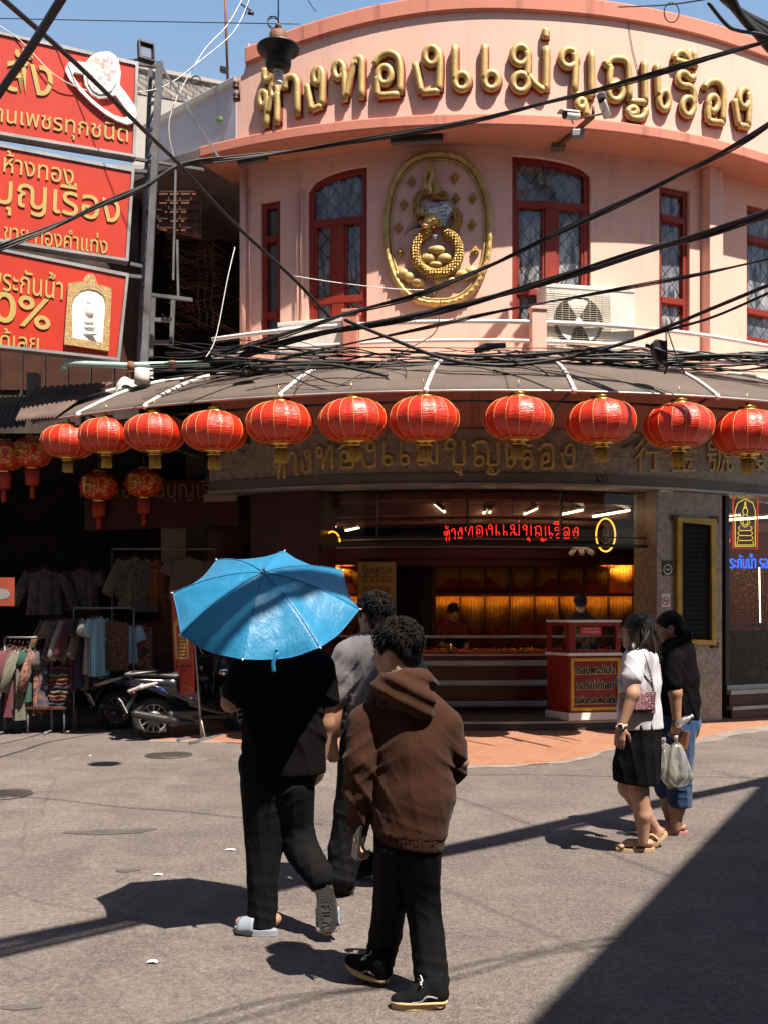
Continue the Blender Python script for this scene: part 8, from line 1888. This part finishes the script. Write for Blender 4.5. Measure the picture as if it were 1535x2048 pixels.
# carried plastic bags
def pbag():
    m,nt,b=new_mat('clear_plastic'); nt.nodes.remove(b); out=nt.nodes['Material Output']; tr=nt.nodes.new('ShaderNodeBsdfTransparent'); tr.inputs[0].default_value=(.86,.86,.84,1); d=nt.nodes.new('ShaderNodeBsdfTranslucent'); d.inputs[0].default_value=(.75,.72,.68,1); df=nt.nodes.new('ShaderNodeBsdfDiffuse'); df.inputs[0].default_value=(.75,.73,.70,1); gl=nt.nodes.new('ShaderNodeBsdfGlossy'); gl.inputs['Roughness'].default_value=.18
    v=geo_pos(nt,(1,1,.35)); n=noise_n(nt,v,28,4,.6,.6); bp=nt.nodes.new('ShaderNodeBump'); bp.inputs['Strength'].default_value=.8; bp.inputs['Distance'].default_value=.02; nt.links.new(n,bp.inputs['Height']); nt.links.new(bp.outputs[0],gl.inputs['Normal']); nt.links.new(bp.outputs[0],df.inputs['Normal'])
    m0=nt.nodes.new('ShaderNodeMixShader'); m0.inputs[0].default_value=.5; nt.links.new(d.outputs[0],m0.inputs[1]); nt.links.new(df.outputs[0],m0.inputs[2]); m1=nt.nodes.new('ShaderNodeMixShader'); nt.links.new(ramp(nt,n,[(.35,.18),(.7,.68)]),m1.inputs[0]); nt.links.new(tr.outputs[0],m1.inputs[1]); nt.links.new(m0.outputs[0],m1.inputs[2]); m2=nt.nodes.new('ShaderNodeMixShader'); m2.inputs[0].default_value=.14; nt.links.new(m1.outputs[0],m2.inputs[1]); nt.links.new(gl.outputs[0],m2.inputs[2]); nt.links.new(m2.outputs[0],out.inputs[0]); return m
PB=pbag(); MT['food']=M_('brown_food',(.30,.17,.09),.7,var=.3,vs=20,bmp=.5); MT['herb']=M_('green_herbs',(.10,.13,.04),.7,var=.5,vs=30,bmp=.6)
def carrier(label,px,py0,py1,Y,w,m,fy,seed):
    t=thing('plastic_bag',label,'plastic bag',P(px,py1,Y),group='clear carrier bags in one hand'); a=P(px,py0,Y); b=P(px,py1,Y); L=a.z-b.z; g=random.Random(seed); ph=[g.random()*6 for _ in range(3)]
    prof=[(.012,0),(.016,-.05*L),(.05*w,-.12*L)]+[(w*(.22+.55*((k-2)/8)**.8),-L*(.12+.70*(k-2)/8)) for k in range(3,11)]+[(w*.62,-.92*L),(w*.35,-.99*L),(0,-L)]
    mb=MB(); mb.lathe(prof,40,(0,0,0),None,0,lambda an,r,z:(r*(1+.16*math.sin(an*7+ph[0]+z*9)+.08*math.sin(an*13+ph[1])) if r>.02 else r,z+.008*math.sin(an*5+ph[2]))); 
    for i in range(len(mb.v)): mb.v[i]=Vector((mb.v[i].x,mb.v[i].y*.62,mb.v[i].z))+a
    mb.build('film',PB,t)
    mb=MB(); mb.sphere(a+Vector((0,0,-L*fy)),(w*.50,w*.30,L*.12),16,9); mb.build('contents',m,t)
carrier('clear carrier bag with brown food beside the black skirt',1326,1476,1556,7.02,.125,MT['food'],.84,1); carrier('clear carrier bag with green herbs hanging lowest from the hand',1351,1472,1572,6.98,.13,MT['herb'],.80,2)
wbt=thing('water_bottle','small clear plastic bottle gripped by the black shirted person','bottle',P(1366,1452,6.95)); mb=MB(); c=P(1366,1442,6.98); M=Matrix.Rotation(R_(60),3,'Y'); mb.lathe([(0,-.06),(.024,-.058),(.025,.02),(.012,.05),(.011,.06),(0,.06)],18,c,M); mb.build('bottle',PB,wbt); mb=MB(); mb.lathe([(0,.061),(.012,.061),(.012,.073),(0,.073)],14,c,M); mb.build('cap',MT['white'],wbt)
wal=thing('brown_purse','slim tan purse held against the blue jeans','purse',P(1366,1500,7.02)); mb=MB(); mb.prism([[(1362,1498),(1369,1462),(1373,1463),(1367,1501)][::-1]],lambda x,y,d:P(x,y,7.0)+Vector((.5,-.8,0))*d,-.05,.03); mb.build('body',M_('tan_leather',(.22,.09,.04),.5),wal,bevel=.006)

# ---- staff inside the shop
def staff(label,px,py,Y,yaw,shirt,cap):
    B=Body(label,px,py+250,Y,z0=.2); J=lambda dx,dy,z:(dx,dy,z); S=B.S; zc=CZ+(HY-py)*Y/F-.2
    at,fr=head(B,(0,0,zc),yaw,R_(-18)); r,f,u=frame(yaw); w=lambda x,y,z:tuple(r*x+f*y+Vector((0,0,z)))
    S.chain([w(0,-.01,zc-.08),w(0,-.03,zc-.2)],[.05,.06],.03); S.cone(w(0,-.03,zc-.3),w(0,-.03,.85),.13,.13,.05,flat=(tuple(f),.7))
    for k in (-1,1):
        S.chain([w(k*.17,-.03,zc-.25),w(k*.2,.02,zc-.5),w(k*.12,.24,zc-.52)],[.05,.042,.03],.02); hand(S,w(k*.115,.25,zc-.52),w(-k*.2,1,-.2),(0,0,1),.5,-k)
        S.chain([w(k*.09,-.03,.85),w(k*.09,-.02,.45),w(k*.09,-.03,.06)],[.085,.06,.045],.03); S.cone(w(k*.09,-.04,.04),w(k*.09,.13,.03),.036,.03,.02)
    B.skin(MT['skin'],.010); face_parts(B,at,fr)
    S=SDF(); S.chain([w(0,-.03,zc-.27),w(0,-.03,.95)],[.17,.16],.03,flat=(tuple(f),.7))
    for k in (-1,1): S.chain([w(k*.15,-.03,zc-.25),w(k*.2,.0,zc-.42)],[.075,.065],.02); 
    B.part(S,'shirt',shirt,.012,disp=wrinkle(.005,18,3)); S=SDF(); S.cone(w(-.06,-.03,.93),w(.06,-.03,.93),.13,.13,.03)
    for k in (-1,1): S.chain([w(k*.09,-.03,.85),w(k*.09,-.02,.45),w(k*.09,-.03,.10)],[.11,.085,.075],.02)
    B.part(S,'trousers',MT['trgrey'],.012); short_hair(B,at,fr,3,1.0,n=120)
    if cap:
        S=SDF(); S.ell(at(0,-.005,.06),(.09,.11,.075),.02,fm(fr)); S.cone(at(0,.09,.045),at(0,.16,.03),.06,.05,.02,flat=(tuple(fr[2]),.25)); B.part(S,'cap',M_('navy_cap',(.02,.03,.10),.8),.008)
        S=SDF(); S.ell(at(0,.06,-.055),(.062,.055,.05),.02,fm(fr)); B.part(S,'face_mask',MT['white'],.008)
staff('person with dark hair bending over the counter before the gold chains',905,1225,15.3,R_(195),MT['reddark'] if False else cloth('maroon_shirt',(.10,.015,.012)),False)
staff('person in a navy cap and face mask behind the red kiosk',1160,1208,14.6,R_(165),cloth('slate_shirt',(.05,.06,.08)),True)
